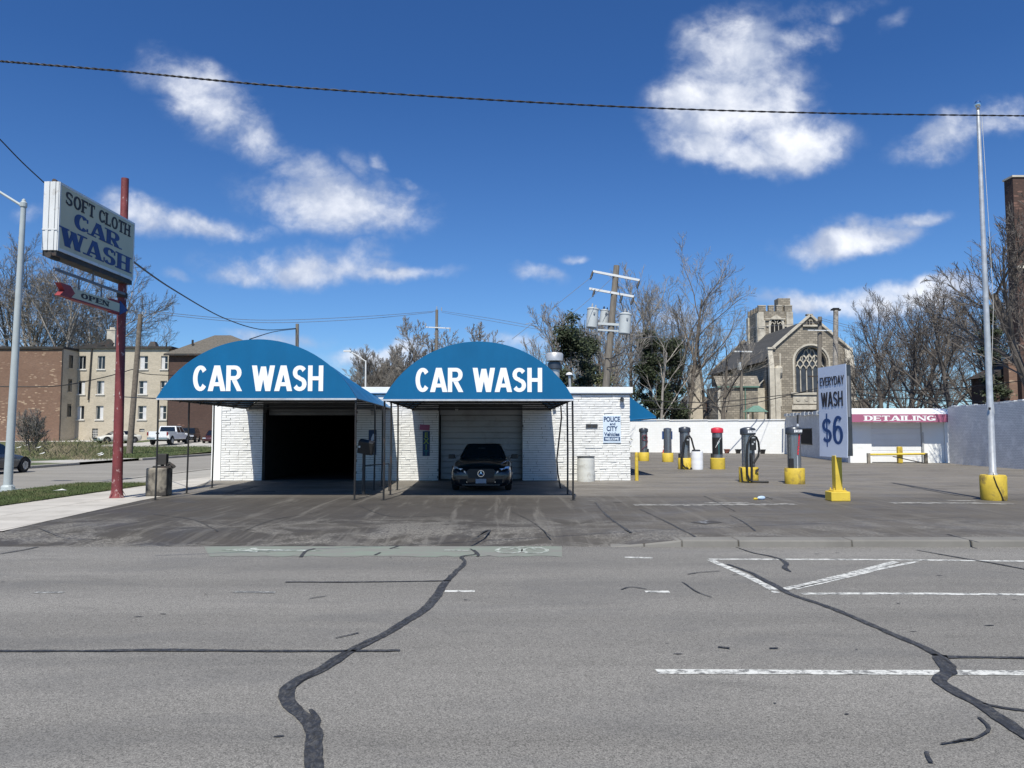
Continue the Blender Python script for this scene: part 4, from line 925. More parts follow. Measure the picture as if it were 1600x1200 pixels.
q_ = Gb(1309, 783.5, .2)
s = empty('price_sign', (q_.x, q_.y, 0), 0, 'tall white EVERYDAY WASH $6 sign on a yellow post', 'sign')
MB().box(-.24, -.20, 0, .24, .20, .24).build('base', 'yellow', s, bevel=.02)
m = MB().box(-.085, -.11, .24, .085, .11, 1.135).box(-.17, -.15, .241, .17, .15, .27)
for a_ in (-.13, .13):
    for b_ in (-.11, .11): m.lathe([(.02, .27), (.02, .32)], (a_, b_, 0), 8)
m.build('post', 'yellow', s, bevel=.006)
sg = empty('sign_box', (0, 0, 0)); sg.parent = s; sg.rotation_euler = (0, 0, rad(8.0)); sg.location = (.06, 0, 0)
L0, L1, Z0, Z1 = -.56, .66, 1.10, 3.42
MB().box(-.09, L0, Z0+.04, .04, L1, Z1-.02).build('cabinet', 'dark_steel', sg, bevel=.01)
MB().box(.041, L0+.06, Z0+.5, .052, L1, Z1-.12).box(-.07, L0-.01, Z0+1.0, -.01, L0-.001, Z1-.3).build('back_panel', 'wire_steel', sg)
rows = []
for i in range(9):
    z = Z0-.0+(Z1-Z0)*i/8; cu_ = -.05*max(0, 1-i/1.6)
    rows.append([(-.105+cu_*math.cos(t)*.5, L0-.03+(L1-L0+.06)*t, z) for t in (0, .25, .5, .75, 1)])
pn = MB().grid(rows).build('face_panel', 'panel_white', sg); so_ = pn.modifiers.new('solidify', 'SOLIDIFY'); so_.thickness = .012; so_.offset = 0
fx = lambda y0, z0: (lambda u, v, d: (-.113-d, y0-u, z0+v))
for txt, yl, wd, z0, hh, mm, wx_, wy_, wds in (('EVERYDAY', .60, 1.10, 2.93, .22, 'ink_black', .155, .12, None), ('WASH', .55, .98, 2.38, .38, 'ink_black', .19, .14, None), ('$6', .54, .94, 1.42, .72, 'ink_blue', .17, .10, None)):
    lt = MB(); lettering(lt, txt, fx(yl, z0), wd, hh, wx_, wy_, gap=.09, thick=.006); lt.build('lettering', mm, sg)

# the tall red sign: pole, cabinet, OPEN arrow
q_ = G(182.5, 778)
s = empty('pole_sign', (q_.x, q_.y, 0), 0, 'tall SOFT CLOTH CAR WASH sign with OPEN arrow on a peeling red pole', 'sign')
top = P(195.5, 279, q_.y)
px_ = q_.x; dx = top.x-q_.x
r = random.Random(2); ring = MB()
pts = [(dx*t, 0, top.z*t) for t in [0, .01, .03, .08, .2, .4, .6, .8, 1]]
ring.tube(pts, [.19, .15, .135, .128, .122, .115, .108, .10, .095], 18)
for k in range(5): ring.add([(.12*math.cos(k*1.3), .12*math.sin(k*1.3), .25), (.12*math.cos(k*1.3+.6), .12*math.sin(k*1.3+.6), .18), (.24*math.cos(k*1.3+.4), .24*math.sin(k*1.3+.4), 0)], [(0, 1, 2)])
ring.build('pole', 'red_pole', s, smooth=True)
for t_ in (.62, .755): MB().tube([(dx*t_, 0, top.z*t_), (dx*(t_+.01), 0, top.z*(t_+.014))], .135, 14).build('clamp', 'sign_metal', s)
# cabinet: runs along the street normal, face looks to +X
ca = P(97, 284, 16.85); cbm = P(96.5, 391, 16.85); cc_ = P(200, 341, q_.y+.05)
fxw = (ca.x+cc_.x)/2+.05; y0_, y1_ = 16.85, q_.y+.12; zt, zb_ = ca.z, cbm.z
cab = empty('cabinet', (fxw-px_, 0, 0)); cab.parent = s
ly0, ly1 = y0_-q_.y, y1_-q_.y
m = MB().box(-.34, ly0+.02, zb_+.02, -.01, ly1-.02, zt-.02); m.build('housing', 'signcap', cab)
m = MB()
for k in range(5):
    xa = -.34+k*.068; m.box(xa, ly0-.02 - (.012 if k % 2 else 0), zb_, xa+.06, ly0+.019, zt)
m.box(-.345, ly0-.035, zb_+.46, .0, ly0-.033, zb_+.49); m.build('end_cap', 'signcap', cab)
m = MB().box(-.012, ly0, zb_, .012, ly1, zb_+.07).box(-.012, ly0, zt-.055, .012, ly1, zt).box(-.012, ly0, zb_+.072, .012, ly0+.05, zt-.057).box(-.012, ly1-.05, zb_+.072, .012, ly1, zt-.057)
m.build('frame', 'signcap', cab)
MB().box(-.33, ly0, zb_-.12, -.02, ly1, zb_-.002).tube([(-.17, ly0-.05, zb_-.12), (-.17, ly0+.3, zb_-.12)], .07, 8).tube([(-.2, ly0+.1, zt+.06), (-.2, ly0+.5, zt+.03)], .05, 8).box(-.22, ly0+.5, zt, -.14, ly1+.1, zt+.05).build('support_beam', 'sign_metal', cab)
MB().box(-.008, ly0+.05, zb_+.07, .004, ly1-.05, zt-.055).build('face', 'signface', cab)
fX = lambda ys, zs: (lambda u, v, d: (.006+d, ys+u, zs+v))
H_ = zt-zb_; L_ = ly1-ly0
for txt, yo, wd, zo, hh, mm, a_, b_ in (('SOFT', .22, 1.12, .72, .20, 'ink_black', .20, .13), ('CLOTH', 1.52, 1.42, .72, .20, 'ink_black', .20, .13), ('CAR', .55, 1.9, .435, .235, 'ink_blue', .25, .10), ('WASH', .12, 2.86, .105, .265, 'ink_blue', .25, .10)):
    lt = MB(); lettering(lt, txt, fX(ly0+yo*L_/3.17, zb_+zo*H_), wd*L_/3.17, hh*H_, a_, b_, serif=True, gap=.11, thick=.005); lt.build('lettering', mm, cab)
# arrow board below
az = P(187, 452, q_.y).z
ar = empty('arrow_board', (fxw-px_-.12, 0, 0)); ar.parent = s
yb0 = P(84, 450, 17.1).y-q_.y; ztop = P(86, 441, 17.1).z; zbo = P(86, 461, 17.1).z
yb1 = .05; zc = (ztop+zbo)/2; hh = (ztop-zbo)/2
MB().beam((0, ly0+.1, zb_-.40), (0, .0, zb_-.40), .05, .06).beam((0, ly0+1.7, zb_-.40), (0, ly0+1.7, zb_-.1), .03, .03).beam((0, ly0+1.1, zb_-.40), (0, ly0+1.1, zc+hh*.6), .025, .025).beam((0, ly0+2.1, zb_-.40), (0, ly0+2.1, zc+hh*.6), .025, .025).build('hanger', 'wire_steel', ar)
ys = lambda u, v, d: (d, u, v)
MB().prism([(yb0+.42, zc-hh*.78), (yb1-.45, zc-hh*.78), (yb1-.45, zc+hh*.78), (yb0+.42, zc+hh*.78), (yb0+.62, zc)], -.06, .06, ys).build('board', 'signface', ar)
MB().prism([(yb0, zc-hh), (yb0+.42, zc-hh), (yb0+.60, zc), (yb0+.42, zc+hh), (yb0, zc+hh), (yb0+.18, zc)], -.065, .065, ys).box(-.07, yb0+.43, zc-hh*.78-.04, .07, yb1-.46, zc-hh*.78-.003).box(-.045, yb1-.82, zc-hh*1.25, .045, yb1-.44, zc-hh*.83).box(-.045, yb1-.82, zc+hh*.83, .045, yb1-.44, zc+hh*1.25).build('red_tail', 'red_faded', ar)
MB().prism([(yb1-.44, zc-hh*1.25), (yb1-.02, zc), (yb1-.44, zc+hh*1.25)], -.07, .07, ys).build('blue_tip', 'ink_blue', ar)
lt = MB(); lettering(lt, 'OPEN', lambda u, v, d: (.062+d, yb0+.85+u, zc-hh*.42+v), 1.25, hh*.86, .24, .13, serif=True, gap=.12, thick=.004); lt.build('lettering', 'ink_black', ar)

# street lamp on the left
q_ = G(12, 766)
tp = P(37, 318, q_.y)
s = empty('street_lamp', (q_.x, q_.y, 0), 0, 'tall pale grey street lamp post on the grass verge at the left edge', 'street lamp')
MB().tube([(0, 0, .1), ((tp.x-q_.x)*.5, 0, tp.z*.5), (tp.x-q_.x, 0, tp.z)], [.125, .10, .075], 16).build('pole', 'lamp_paint', s, smooth=True)
MB().box(-.30, -.25, -.02, .30, .25, .03).lathe([(.19, .03), (.19, .10), (.14, .16)], (0, 0, 0), 14).lathe([(.06, .03), (.06, .15)], (.20, -.17, 0), 8).lathe([(.06, .03), (.06, .15)], (-.20, -.17, 0), 8).build('base_plate', 'lamp_paint', s)
MB().lathe([(.09, -.12), (.10, -.1), (.10, .02), (.06, .06), (.05, .12), (.01, .15)], (tp.x-q_.x, 0, tp.z), 12).build('cap', 'lamp_paint', s)
ax = tp.x-q_.x
MB().tube([(ax, 0, tp.z-.1), (ax-.9, 0, tp.z+.45), (ax-1.9, -.1, tp.z+.75), (ax-2.6, -.1, tp.z+.8)], .04, 8).build('arm', 'lamp_paint', s)
MB().cbox((ax-2.9, -.1, tp.z+.78), (.7, .3, .14)).build('lamp_head', 'galv', s, bevel=.04)

# ------------------------------------------------------------------ walls and detailing shop on the right
def wall(name, p0, p1, h, th, mat, label, cat='wall', cap='trim_white', capmat=True):
    p0, p1 = Vector((*p0, 0)), Vector((*p1, 0)); d = p1-p0; L_ = d.length; a_ = math.atan2(d.y, d.x)
    o = empty(name, p0, a_, label, cat); h0, h1 = h if isinstance(h, tuple) else (h, h)
    MB().add([(0,0,0),(L_,0,0),(L_,th,0),(0,th,0),(0,0,h0),(L_,0,h1),(L_,th,h1),(0,th,h0)],[(0,1,5,4),(1,2,6,5),(2,3,7,6),(3,0,4,7),(4,5,6,7)]).build('panel', mat, o)
    if cap:
        r_ = random.Random(int(L_*10)); m = MB(); x = 0
        while x < L_:
            ln = r_.uniform(2.2, 4.0) if capmat is True else r_.uniform(.15, .5); e = min(x+ln, L_); z = h0+(h1-h0)*((x+e)/2/L_)+r_.uniform(-.015, .02); hh_ = .09 if capmat is True else r_.uniform(.03, .12)
            m.add([(x+.01,-.07,z),(e-.01,-.07,z+.01),(e-.01,th+.05,z),(x+.01,th+.05,z),(x+.01,-.07,z+hh_),(e-.01,-.07,z+hh_),(e-.01,th+.05,z+hh_),(x+.01,th+.05,z+hh_)],[(0,3,2,1),(4,5,6,7),(0,1,5,4),(1,2,6,5),(2,3,7,6),(3,0,4,7)]); x = e
        m.build('coping', cap, o)
    return o
wall('white_wall', (-4, 76.5), (23.0, 62.9), (3.02, 2.76), .3, 'white_block', 'long bright white block wall behind the row of vacuums')
# detailing shop: front looks to the street, left side wall runs back
DX0, DX1, DY = 19.5, 25.3, 43.9
d = empty('detailing_shop', (22.4, DY, 0), 0, 'small white shop with roll door and pink DETAILING awning', 'building')
dr = (P(1362, 700, DY).x, P(1442, 700, DY).x)
m = MB().box(DX0, DY, 0, dr[0], DY+.3, 2.95).box(dr[1], DY, 0, DX1-.35, DY+.3, 2.95).box(dr[0], DY, 2.32, dr[1], DY+.3, 2.95)
part(m, 'front_wall', 'white_wall', d)
part(MB().add([(DX0,DY+.01,0),(22.6,62.7,0),(22.9,62.7,0),(DX0+.3,DY+.31,0),(DX0,DY+.01,2.95),(22.6,62.7,3.15),(22.9,62.7,3.15),(DX0+.3,DY+.31,2.95)],[(0,1,5,4),(1,2,6,5),(2,3,7,6),(3,0,4,7),(4,5,6,7)]), 'side_wall', 'grey_brick', d)
part(MB().add([(DX0+.02,DY+.02,2.96),(DX1,DY+.02,2.96),(DX1+2,62,3.16),(22.62,62.7,3.16),(DX0+.02,DY+.02,3.05),(DX1,DY+.02,3.05),(DX1+2,62,3.3),(22.62,62.7,3.3)],[(0,3,2,1),(4,5,6,7),(0,1,5,4),(1,2,6,5),(2,3,7,6),(3,0,4,7)]), 'roof', 'roof_tar', d)
m = MB()
for k in range(14):
    a_ = k/14; x0 = DX0+3.1*a_-.06; y0 = DY+.3+18.3*a_; m.cbox((x0, y0+.6, 3.0+.2*a_), (.12, 1.15, .16+.05*(k % 3)), (0, 0, -.165))
part(m, 'parapet', 'signcap', d)
rolldoor(d, dr[0]+.04, dr[1]-.04, DY+.12, .02, 2.31, 'rolldoor_white', 7)
part(MB().box(DX1-.34, DY-.05, 0, DX1-.05, DY+.32, 3.1), 'corner_pier', 'trim_white', d)
part(MB().box(dr[1]-.03, DY-.03, 0, dr[1]+.06, DY-.001, 1.75), 'door_post', 'galv', d)
# its window, in the side wall
w0 = P(1267, 680, 54.5); m = MB()
def sidept(t, z, o_): x = DX0+(22.6-DX0)*t; y = DY+.01+(62.7-DY)*t; return (x-o_, y, z)
ta, tb = .50, .70
part(MB().add([sidept(ta,.95,.02),sidept(tb,.95,.02),sidept(tb,2.0,.02),sidept(ta,2.0,.02)],[(0,1,2,3)]), 'window', 'dark', d)
m = MB(); m.beam(sidept(ta,.93,.03),sidept(tb,.93,.03),.05,.08).beam(sidept(ta,2.02,.03),sidept(tb,2.02,.03),.05,.06); part(m, 'window_frame', 'sign_metal', d)
# awning with sloped white top and lettered pink valance
aw = empty('shop_awning', (22.4, DY-.4, 2.3), 0, 'faded pink shop awning with white top lettered DETAILING', 'awning')
AX0, AX1, AP = 19.2, 25.05, .78
m = MB().add([(AX0,DY-AP,2.78),(AX1,DY-AP,2.78),(AX1,DY-.01,3.12),(AX0,DY-.01,3.12)],[(0,1,2,3)]); t_ = part(m, 'top', 'letter_white', aw); t_.modifiers.new('solidify', 'SOLIDIFY').thickness = .012
part(MB().box(AX0, DY-AP-.03, 2.33, AX1, DY-AP-.005, 2.79).add([(AX1,DY-AP,2.34),(AX1,DY-.01,2.34),(AX1,DY-.01,3.1),(AX1,DY-AP,2.77)],[(0,1,2,3)]).add([(AX0,DY-AP,2.34),(AX0,DY-.01,2.34),(AX0,DY-.01,3.1),(AX0,DY-AP,2.77)],[(0,1,2,3)]), 'valance', 'pink', aw)
ya = DY-AP-.031; lx0 = P(1351, 655, ya).x; lx1 = P(1462, 655, ya).x
lt = MB(); lettering(lt, 'DETAILING', faceY(lx0, ya, 2.41), lx1-lx0, .29, .30, .14, serif=True, gap=.10, thick=.004, widths=dict(D=1.0, E=.9, T=1, A=1.1, I=.42, L=.85, N=1.1, G=1.1)); part(lt, 'lettering', 'letter_white', aw)
# guard rail in front of the roll door
g_ = P(1402, 716, 42.95); b0 = P(1357, 712, g_.y).x; b1 = P(1448, 712, g_.y).x
br_ = empty('guard_rail', (g_.x, g_.y, 0), 0, 'low yellow pipe rail with short centre post before the roll door', 'barrier')
part(MB().tube([(b0, g_.y, .50), (b1, g_.y, .54)], .06, 10), 'rail', 'yellow', br_, smooth=True)
part(MB().box(g_.x+.1, g_.y+.08, 0, g_.x+.38, g_.y+.3, .95), 'post', 'yellow_worn', br_, bevel=.05)
for xa_ in (b0, b1-.05): part(MB().box(xa_-.08, g_.y-.06, 0, xa_+.08, g_.y+.06, .58), 'end_post', 'concrete', br_)
part(MB().beam((b0+1.3, g_.y-.15, .4), (b1-.3, g_.y-.2, .03), .05, .05), 'loose_bar', 'black_steel', br_)
# right boundary wall, comes toward the street
wr = wall('boundary_wall', (24.95, 42.9), (23.4, 24.0), (3.14, 3.28), -.3, 'grey_brick', 'shaded pale grey painted brick wall at the right edge', cap='signcap', capmat=False)
MB().tube([(3.2, -.03, 3.1), (3.7, -.03, 2.7), (3.75, -.03, 2.2), (3.9, -.03, 1.9)], .02, 5).build('ivy_stem', 'twig_dark', wr)
# small wall marks of a sign at the far right of it
a_ = P(1601, 645, 36.5)
MB().add([(6.0,-.02,2.5),(7.2,-.02,2.6),(7.1,-.02,2.35),(6.1,-.02,2.3)],[(0,1,2,3)]).build('painted_mark', 'ink_navy', wr)
# flower pots and a cone by the white wall
def wy(x): t = (x+4)/27.0; return 76.5-13.6*t
for px, mm, lb in ((1134.5, 'terracotta', 'square terracotta flower pot by the white wall'), (1152, 'black_plastic', 'left one of two black pots by the white wall'), (1190, 'black_plastic', 'right one of two black pots, behind the looped black hose')):
    kk = (px-800)/FPX; y = (76.5-13.6*4/27)/(1+kk*13.6/27)-.6; x = kk*y
    p_ = empty('flower_pot', (x, y, 0), 0, lb, 'flower pot', 'pots along the white wall')
    MB().add([(-.14,-.14,0),(.14,-.14,0),(.14,.14,0),(-.14,.14,0),(-.19,-.19,.30),(.19,-.19,.30),(.19,.19,.30),(-.19,.19,.30)],[(0,3,2,1),(0,1,5,4),(1,2,6,5),(2,3,7,6),(3,0,4,7)]).build('pot', mm, p_)
    MB().box(-.215, -.215, .301, .215, .215, .36).build('rim', mm, p_)
x = (1032-800)/FPX*68; c = empty('traffic_cone', (x, wy(x)-1.2, 0), 0, 'orange traffic cone between the two rearmost vacuum stations', 'cone')
MB().box(-.2, -.2, 0, .2, .2, .05).build('base', 'orange', c); MB().lathe([(.15, .05), (.03, .75)], n=14).build('body', 'orange', c, smooth=True)
MB().lathe([(.113, .28), (.083, .44)], n=14).build('stripe', 'letter_white', c)
# litter on the lot
q_ = G(1190, 781)
l = empty('plastic_bottle', (q_.x, q_.y, 0), rad(18), 'crumpled pale blue plastic bottle with yellow cap on the lot', 'bottle'); l.scale = (.62, .62, .62)
MB().lathe([(.02, -.2), (.07, -.14), (.085, .0), (.07, .12), (.02, .17)], (0, 0, .08), 12, 'X').build('bottle_body', 'bluebag', l, smooth=True)
MB().lathe([(.04, -.38), (.05, -.3), (.03, -.2)], (0, 0, .05), 10, 'X').build('cap', 'yellow', l); MB().tube([(.16, 0, .06), (.3, .05, .09), (.45, -.02, .03), (.55, .03, .02)], .012, 5).build('strap', 'wire', l)
# scraps of paper blown across the lawn
for i, (px, py, lb) in enumerate(((93, 768, 'flat white paper scrap lying on the near grass verge'), (31+24, 0, ''))):
    if not lb: continue
    q_ = G(px, py, .05); o = MB().add([(-.16,-.09,.03),(.14,-.12,.05),(.17,.1,.03),(.0,.12,.07),(-.15,.1,.035)],[(0,1,2,3,4)]).build('paper_scrap', 'litter'); o.location = (q_.x, q_.y, .05); tag(o, lb, 'litter')
for i, (px, Y) in enumerate(((31, 56), (62, 56), (44, 62), (68, 51), (160, 50.5), (158, 52))):
    x = (px-800)/FPX*Y; 
    if x > -24.9: x = -25.1
    o = MB().add([(-.16,-.1,.05),(.2,-.12,.12),(.17,.12,.2),(-.15,.1,.1)],[(0,1,2,3)]).build('litter_scrap', 'litter'); o.location = (x, Y, T(x, Y)+(.35 if i < 3 else .1)); tag(o, 'white scraps of litter caught in the dry brush and lawn', 'litter', 'litter in the brush')

# ------------------------------------------------------------------ utility poles and cables
def upole(px0, py0, px1, py1, Y, r0, r1, label, mat='pole_wood', z0=None, group='wooden utility poles'):
    a_ = G(px0, py0) if Y is None else P(px0, py0, Y)
    if z0 is not None: a_.z = z0
    b_ = P(px1, py1, a_.y); o = empty('utility_pole', a_, 0, label, 'utility pole', group)
    d_ = b_-a_; MB().tube([(0, 0, 0), d_*.33, d_*.66, d_], [r0, r0*.67+r1*.33, r0*.33+r1*.67, r1], 12).build('pole', mat, o, smooth=True)
    return o, a_, b_
def crossarm(o, a_, pts, w=.11, mat='signcap'):
    m = MB(); m.beam(pts[0]-a_, pts[1]-a_, w, w); return m.build('crossarm', mat, o)
def insul(o, a_, p_, s_=1.0, down=False):
    z = -1 if down else 1
    k = MB(); k.tube([p_-a_, p_-a_+Vector((0, 0, .3*s_*z))], [.05*s_, .035*s_], 6); return k.build('insulator', 'ceramic', o)
# leaning pole with transformers
o, a_, b_ = upole(935, 640, 963.5, 415, 37.5, .20, .15, 'leaning wooden pole carrying three grey transformer cans behind the wash', z0=0)
c0, c1 = P(926.5, 424, 37.4), P(999, 438, 37.4); crossarm(o, a_, (c0, c1)); d0, d1 = P(920.5, 451, 37.4), P(990, 463.5, 37.4); crossarm(o, a_, (d0, d1))
for p_ in (c0, c1, d0+Vector((.3, 0, 0)), d1, d0.lerp(d1, .75)): 
    m = MB(); m.tube([p_-a_, p_-a_+Vector((-.08, -.05, -.25)), p_-a_+Vector((-.14, -.1, -.42))], [.05, .06, .04], 6); m.build('insulator', 'wire', o)
for (px, py, s_, Y_) in ((925.5, 497, 1.0, 37.2), (944, 496, .78, 38.0), (976.5, 506, 1.05, 37.2)):
    p_ = P(px, py, Y_)-a_; t_ = empty('transformer', p_); t_.parent = o; t_.rotation_euler = (0, rad(5), 0)
    MB().lathe([(.24*s_, -.5*s_), (.28*s_, -.46*s_), (.28*s_, .4*s_), (.30*s_, .42*s_), (.30*s_, .47*s_), (.2*s_, .52*s_)], (0, 0, 0), 20).build('can', 'transformer', t_, smooth=True)
    MB().lathe([(.04, .5*s_), (.05, .6*s_), (.03, .72*s_)], (-.05, -.05, 0), 8).lathe([(.03, .5*s_), (.04, .58*s_), (.02, .66*s_)], (.12, -.05, 0), 8).lathe([(.04, 0), (.05, .1)], (.05, -.29*s_, .15*s_), 8, 'Z').build('bushing', 'ceramic', t_)
MB().beam(P(925, 505, 37.35)-a_, P(977, 508, 37.35)-a_, .08, .12).beam(P(930, 515, 37.35)-a_, P(975, 518, 37.35)-a_, .06, .08).build('bracket', 'transformer', o)
def wire(name, pts, r_, label, sag=0, mat='wire', group=None, n=14, sides=5, cat='cable'):
    m = MB(); pts = [Vector(p_) for p_ in pts]; full = []
    if len(pts) == 2:
        full = [pts[0].lerp(pts[1], i/n)-Vector((0, 0, sag*4*(i/n)*(1-i/n))) for i in range(n+1)]
    else: full = pts
    m.tube(full, r_, sides); return tag(m.build(name, mat, smooth=True), label, cat, group)
for pl in ([(P(963, 432, 37.4)), P(980, 520, 37.2), P(975, 550, 37), P(955, 560, 37.2), P(946, 560, 37.4)], [P(984, 520, 37.2), P(983, 545, 37), P(970, 570, 37), P(948, 575, 37.3)], [P(914, 500, 37), P(913, 520, 37), P(930, 525, 37.2)]):
    MB().tube([p_-a_ for p_ in pl], .018, 5).build('drop_wire', 'wire', o)
# other poles
oL, aL, bL = upole(202, 712, 219.5, 491, 57, .23, .17, 'thick brown leaning pole on the lawn beside the red sign pole', 'pole_wood_brown', z0=.1)
MB().beam(bL-aL+Vector((0, 0, -.5)), bL-aL+Vector((.4, 0, .15)), .05, .05).build('bracket', 'ceramic', oL)
insul(oL, aL, bL+Vector((.4, 0, .1)), .9); insul(oL, aL, bL+Vector((.15, 0, -.05)), .9)
o2, a2, b2 = upole(464, 640, 464.5, 506, 60, .16, .13, 'short plain pole rising behind the left blue awning', z0=0)
o3, a3, b3 = upole(681, 640, 682.5, 484, 80, .19, .15, 'distant pole with a short crossarm above the right blue awning', z0=0)
crossarm(o3, a3, (P(664, 511, 79.8), P(704, 513, 79.8)))
for px in (665, 703): insul(o3, a3, P(px, 512, 79.8), 1.6, px > 700)
insul(o3, a3, b3, 1.2); insul(o3, a3, b3+Vector((.5, 0, -.1)), 1.2)
o4, a4, b4 = upole(1158, 700, 1158.5, 537, 78, .17, .14, 'thin pole with white crossarm in front of the church side', z0=0)
crossarm(o4, a4, (P(1142, 549, 77.8), P(1175, 549.5, 77.8)), .13); MB().tube([P(1155.5, 566, 77.7)-a4, P(1155.5, 578, 77.7)-a4], .2, 10).build('transformer', 'transformer', o4)
o5, a5, b5 = upole(1279, 720, 1281, 495, 64, .20, .17, 'dark wooden pole crossing the large church window', z0=0)
crossarm(o5, a5, (P(1262, 516, 63.7), P(1300, 516.5, 63.7)), .08); MB().beam(P(1273, 504, 63.7)-a5, P(1284, 501, 63.7)-a5, .14, .14).beam(P(1263, 588, 63.6)-a5, P(1285, 588, 63.6)-a5, .08, .1).build('bracket', 'sign_metal', o5)
o6, a6, b6 = upole(1304, 700, 1306, 485, 63.3, .25, .20, 'peeling pale pole topped by a ragged black cap behind the price sign', 'bark_pale', z0=0)
m = MB().cbox(b6-a6+Vector((0, 0, .05)), (.75, .3, .12), (0, .05, 0)).cbox(b6-a6+Vector((0, 0, .14)), (.5, .25, .12)).cbox(b6-a6+Vector((-.3, 0, .03)), (.3, .1, .05), (0, -.3, 0)).lathe([(.19, -.55), (.17, .02)], tuple(b6-a6), 8); m.build('cap', 'dark', o6)
# the twisted cable over the road
zc0 = [P(-60, 90, 7.6), P(0, 95.5, 7.7), P(200, 112, 8.0), P(420, 133, 8.4), P(700, 152, 8.9), P(1000, 168, 9.5), P(1300, 177, 10.2), P(1600, 181, 11.0), P(1700, 182, 11.3)]
def cr(pts, n):
    o_ = []
    for i in range(len(pts)-1):
        p0, p1, p2, p3 = pts[max(i-1, 0)], pts[i], pts[i+1], pts[min(i+2, len(pts)-1)]
        for k in range(n):
            t = k/n; o_.append(.5*((2*p1)+(p2-p0)*t+(2*p0-5*p1+4*p2-p3)*t*t+(-p0+3*p1-3*p2+p3)*t**3))
    return o_+[pts[-1]]
cl = cr(zc0, 60); m = MB()
for ph in (0, PI):
    m.tube([p_+Vector((0, math.cos(i*1.0+ph)*.0065, math.sin(i*1.0+ph)*.0065)) for i, p_ in enumerate(cl)], .007, 6)
tag(m.build('overhead_cable', 'wire', smooth=True), 'thick twisted cable spanning the whole street across the sky', 'cable')
wire('service_cable', cr([P(-20, 200, 15), P(0, 218, 15.5), P(35, 254, 16.2), P(75, 291, 17)], 6), .014, 'dark cable running from upper left to the top of the cream sign')
wire('service_cable', cr([P(195, 399, 20), P(270, 452, 30), P(350, 497, 43), P(410, 515, 52), P(463, 513, 60)], 8), .03, 'sagging cable from the red sign pole to the short pole', n=8)
wire('service_cable', cr([P(463, 514, 60), P(430, 518, 45), P(390, 530, 28)], 6), .022, 'cable from the short pole down behind the left awning')
for i, (pp, rr_, lb) in enumerate((([P(233, 486, 59), P(400, 500, 66), P(560, 495, 72), P(682, 486, 80)], .022, 'upper'), ([P(233, 489, 59), P(400, 504, 66), P(560, 499, 72), P(676, 488, 80)], .022, 'lower'), ([P(690, 486, 80), P(770, 498, 60), P(850, 512, 55), P(925, 522, 52)], .016, 'a'), ([P(690, 488, 80), P(770, 502, 60), P(850, 516, 55), P(925, 527, 52)], .016, 'b'))):
    wire('power_line', cr(pp, 8), rr_, ('upper of two thin lines from the lawn pole to the crossarm pole', 'lower of two thin lines from the lawn pole to the crossarm pole', 'upper of two thin lines running right from the crossarm pole', 'lower of two thin lines running right from the crossarm pole')[i], mat='wire_steel', group='twin power lines between far poles')
for i, (pp, rr_) in enumerate((([P(233, 490, 59), P(100, 470, 50), P(-30, 455, 42)], .02), ([P(925, 432, 37), P(880, 468, 36), P(800, 530, 34)], .012), ([P(955, 436, 37), P(900, 485, 36), P(820, 540, 34)], .012), ([P(1282, 497, 64), P(1340, 512, 60), P(1420, 530, 55)], .018), ([P(1282, 500, 64), P(1340, 516, 60), P(1420, 536, 55)], .018), ([P(1282, 503, 64), P(1100, 518, 50), P(985, 530, 38)], .016))):
    wire('power_line', cr(pp, 8), rr_, ('thin grey line from the lawn pole leftward behind the tall sign', 'thin line dropping left from the top crossarm of the transformer pole', 'thin line dropping left from the leaning transformer pole itself', 'upper thin line right of the dark pole by the church', 'lower thin line right of the dark pole by the church', 'thin line from the dark church pole left through the bare trees')[i], mat='wire_steel', group='single grey power lines')
for i, (pp, rr_) in enumerate((([P(0, 604, 50), P(90, 603, 52), P(160, 590, 55), P(207, 577, 59)], .035), ([P(207, 577, 59), P(235, 585, 61), P(330, 588, 66)], .03), ([P(990, 625, 60), P(1120, 628, 62), P(1280, 610, 64)], .035), ([P(990, 640, 60), P(1150, 634, 62), P(1279, 606, 64)], .035), ([P(1282, 612, 64), P(1400, 622, 58), P(1580, 630, 44)], .03), ([P(1282, 606, 64), P(1440, 610, 50), P(1640, 590, 38)], .025), ([P(190, 620, 30), P(250, 623, 22)], .018))):
    wire('telephone_cable', cr(pp, 8), rr_, ('black cable crossing the brick wing to the lawn pole', 'black cable from the lawn pole over the cream wall to the brown house', 'upper black cable crossing low before the church', 'lower black cable crossing low before the church', 'black cable sagging behind the shop right of the dark pole', 'black cable rising past the flagpole to the right edge', 'short cable from the red pole to the left awning corner')[i], group='low telephone cables')
# distant lamp between the awnings
a_ = P(571, 640, 70); a_.z = 0; b_ = P(571.5, 563, 70)
s = empty('street_lamp', a_, 0, 'distant pale street lamp with long arm between the two blue awnings', 'street lamp')
MB().tube([(0, 0, 0), b_-a_], [.1, .07], 8).tube([b_-a_+Vector((0, 0, -.1)), P(556, 554, 70)-a_, P(546, 549.5, 70)-a_], .05, 6).build('pole', 'signcap', s); MB().cbox(P(543, 548.5, 70)-a_, (.7, .3, .15)).build('lamp_head', 'signcap', s)

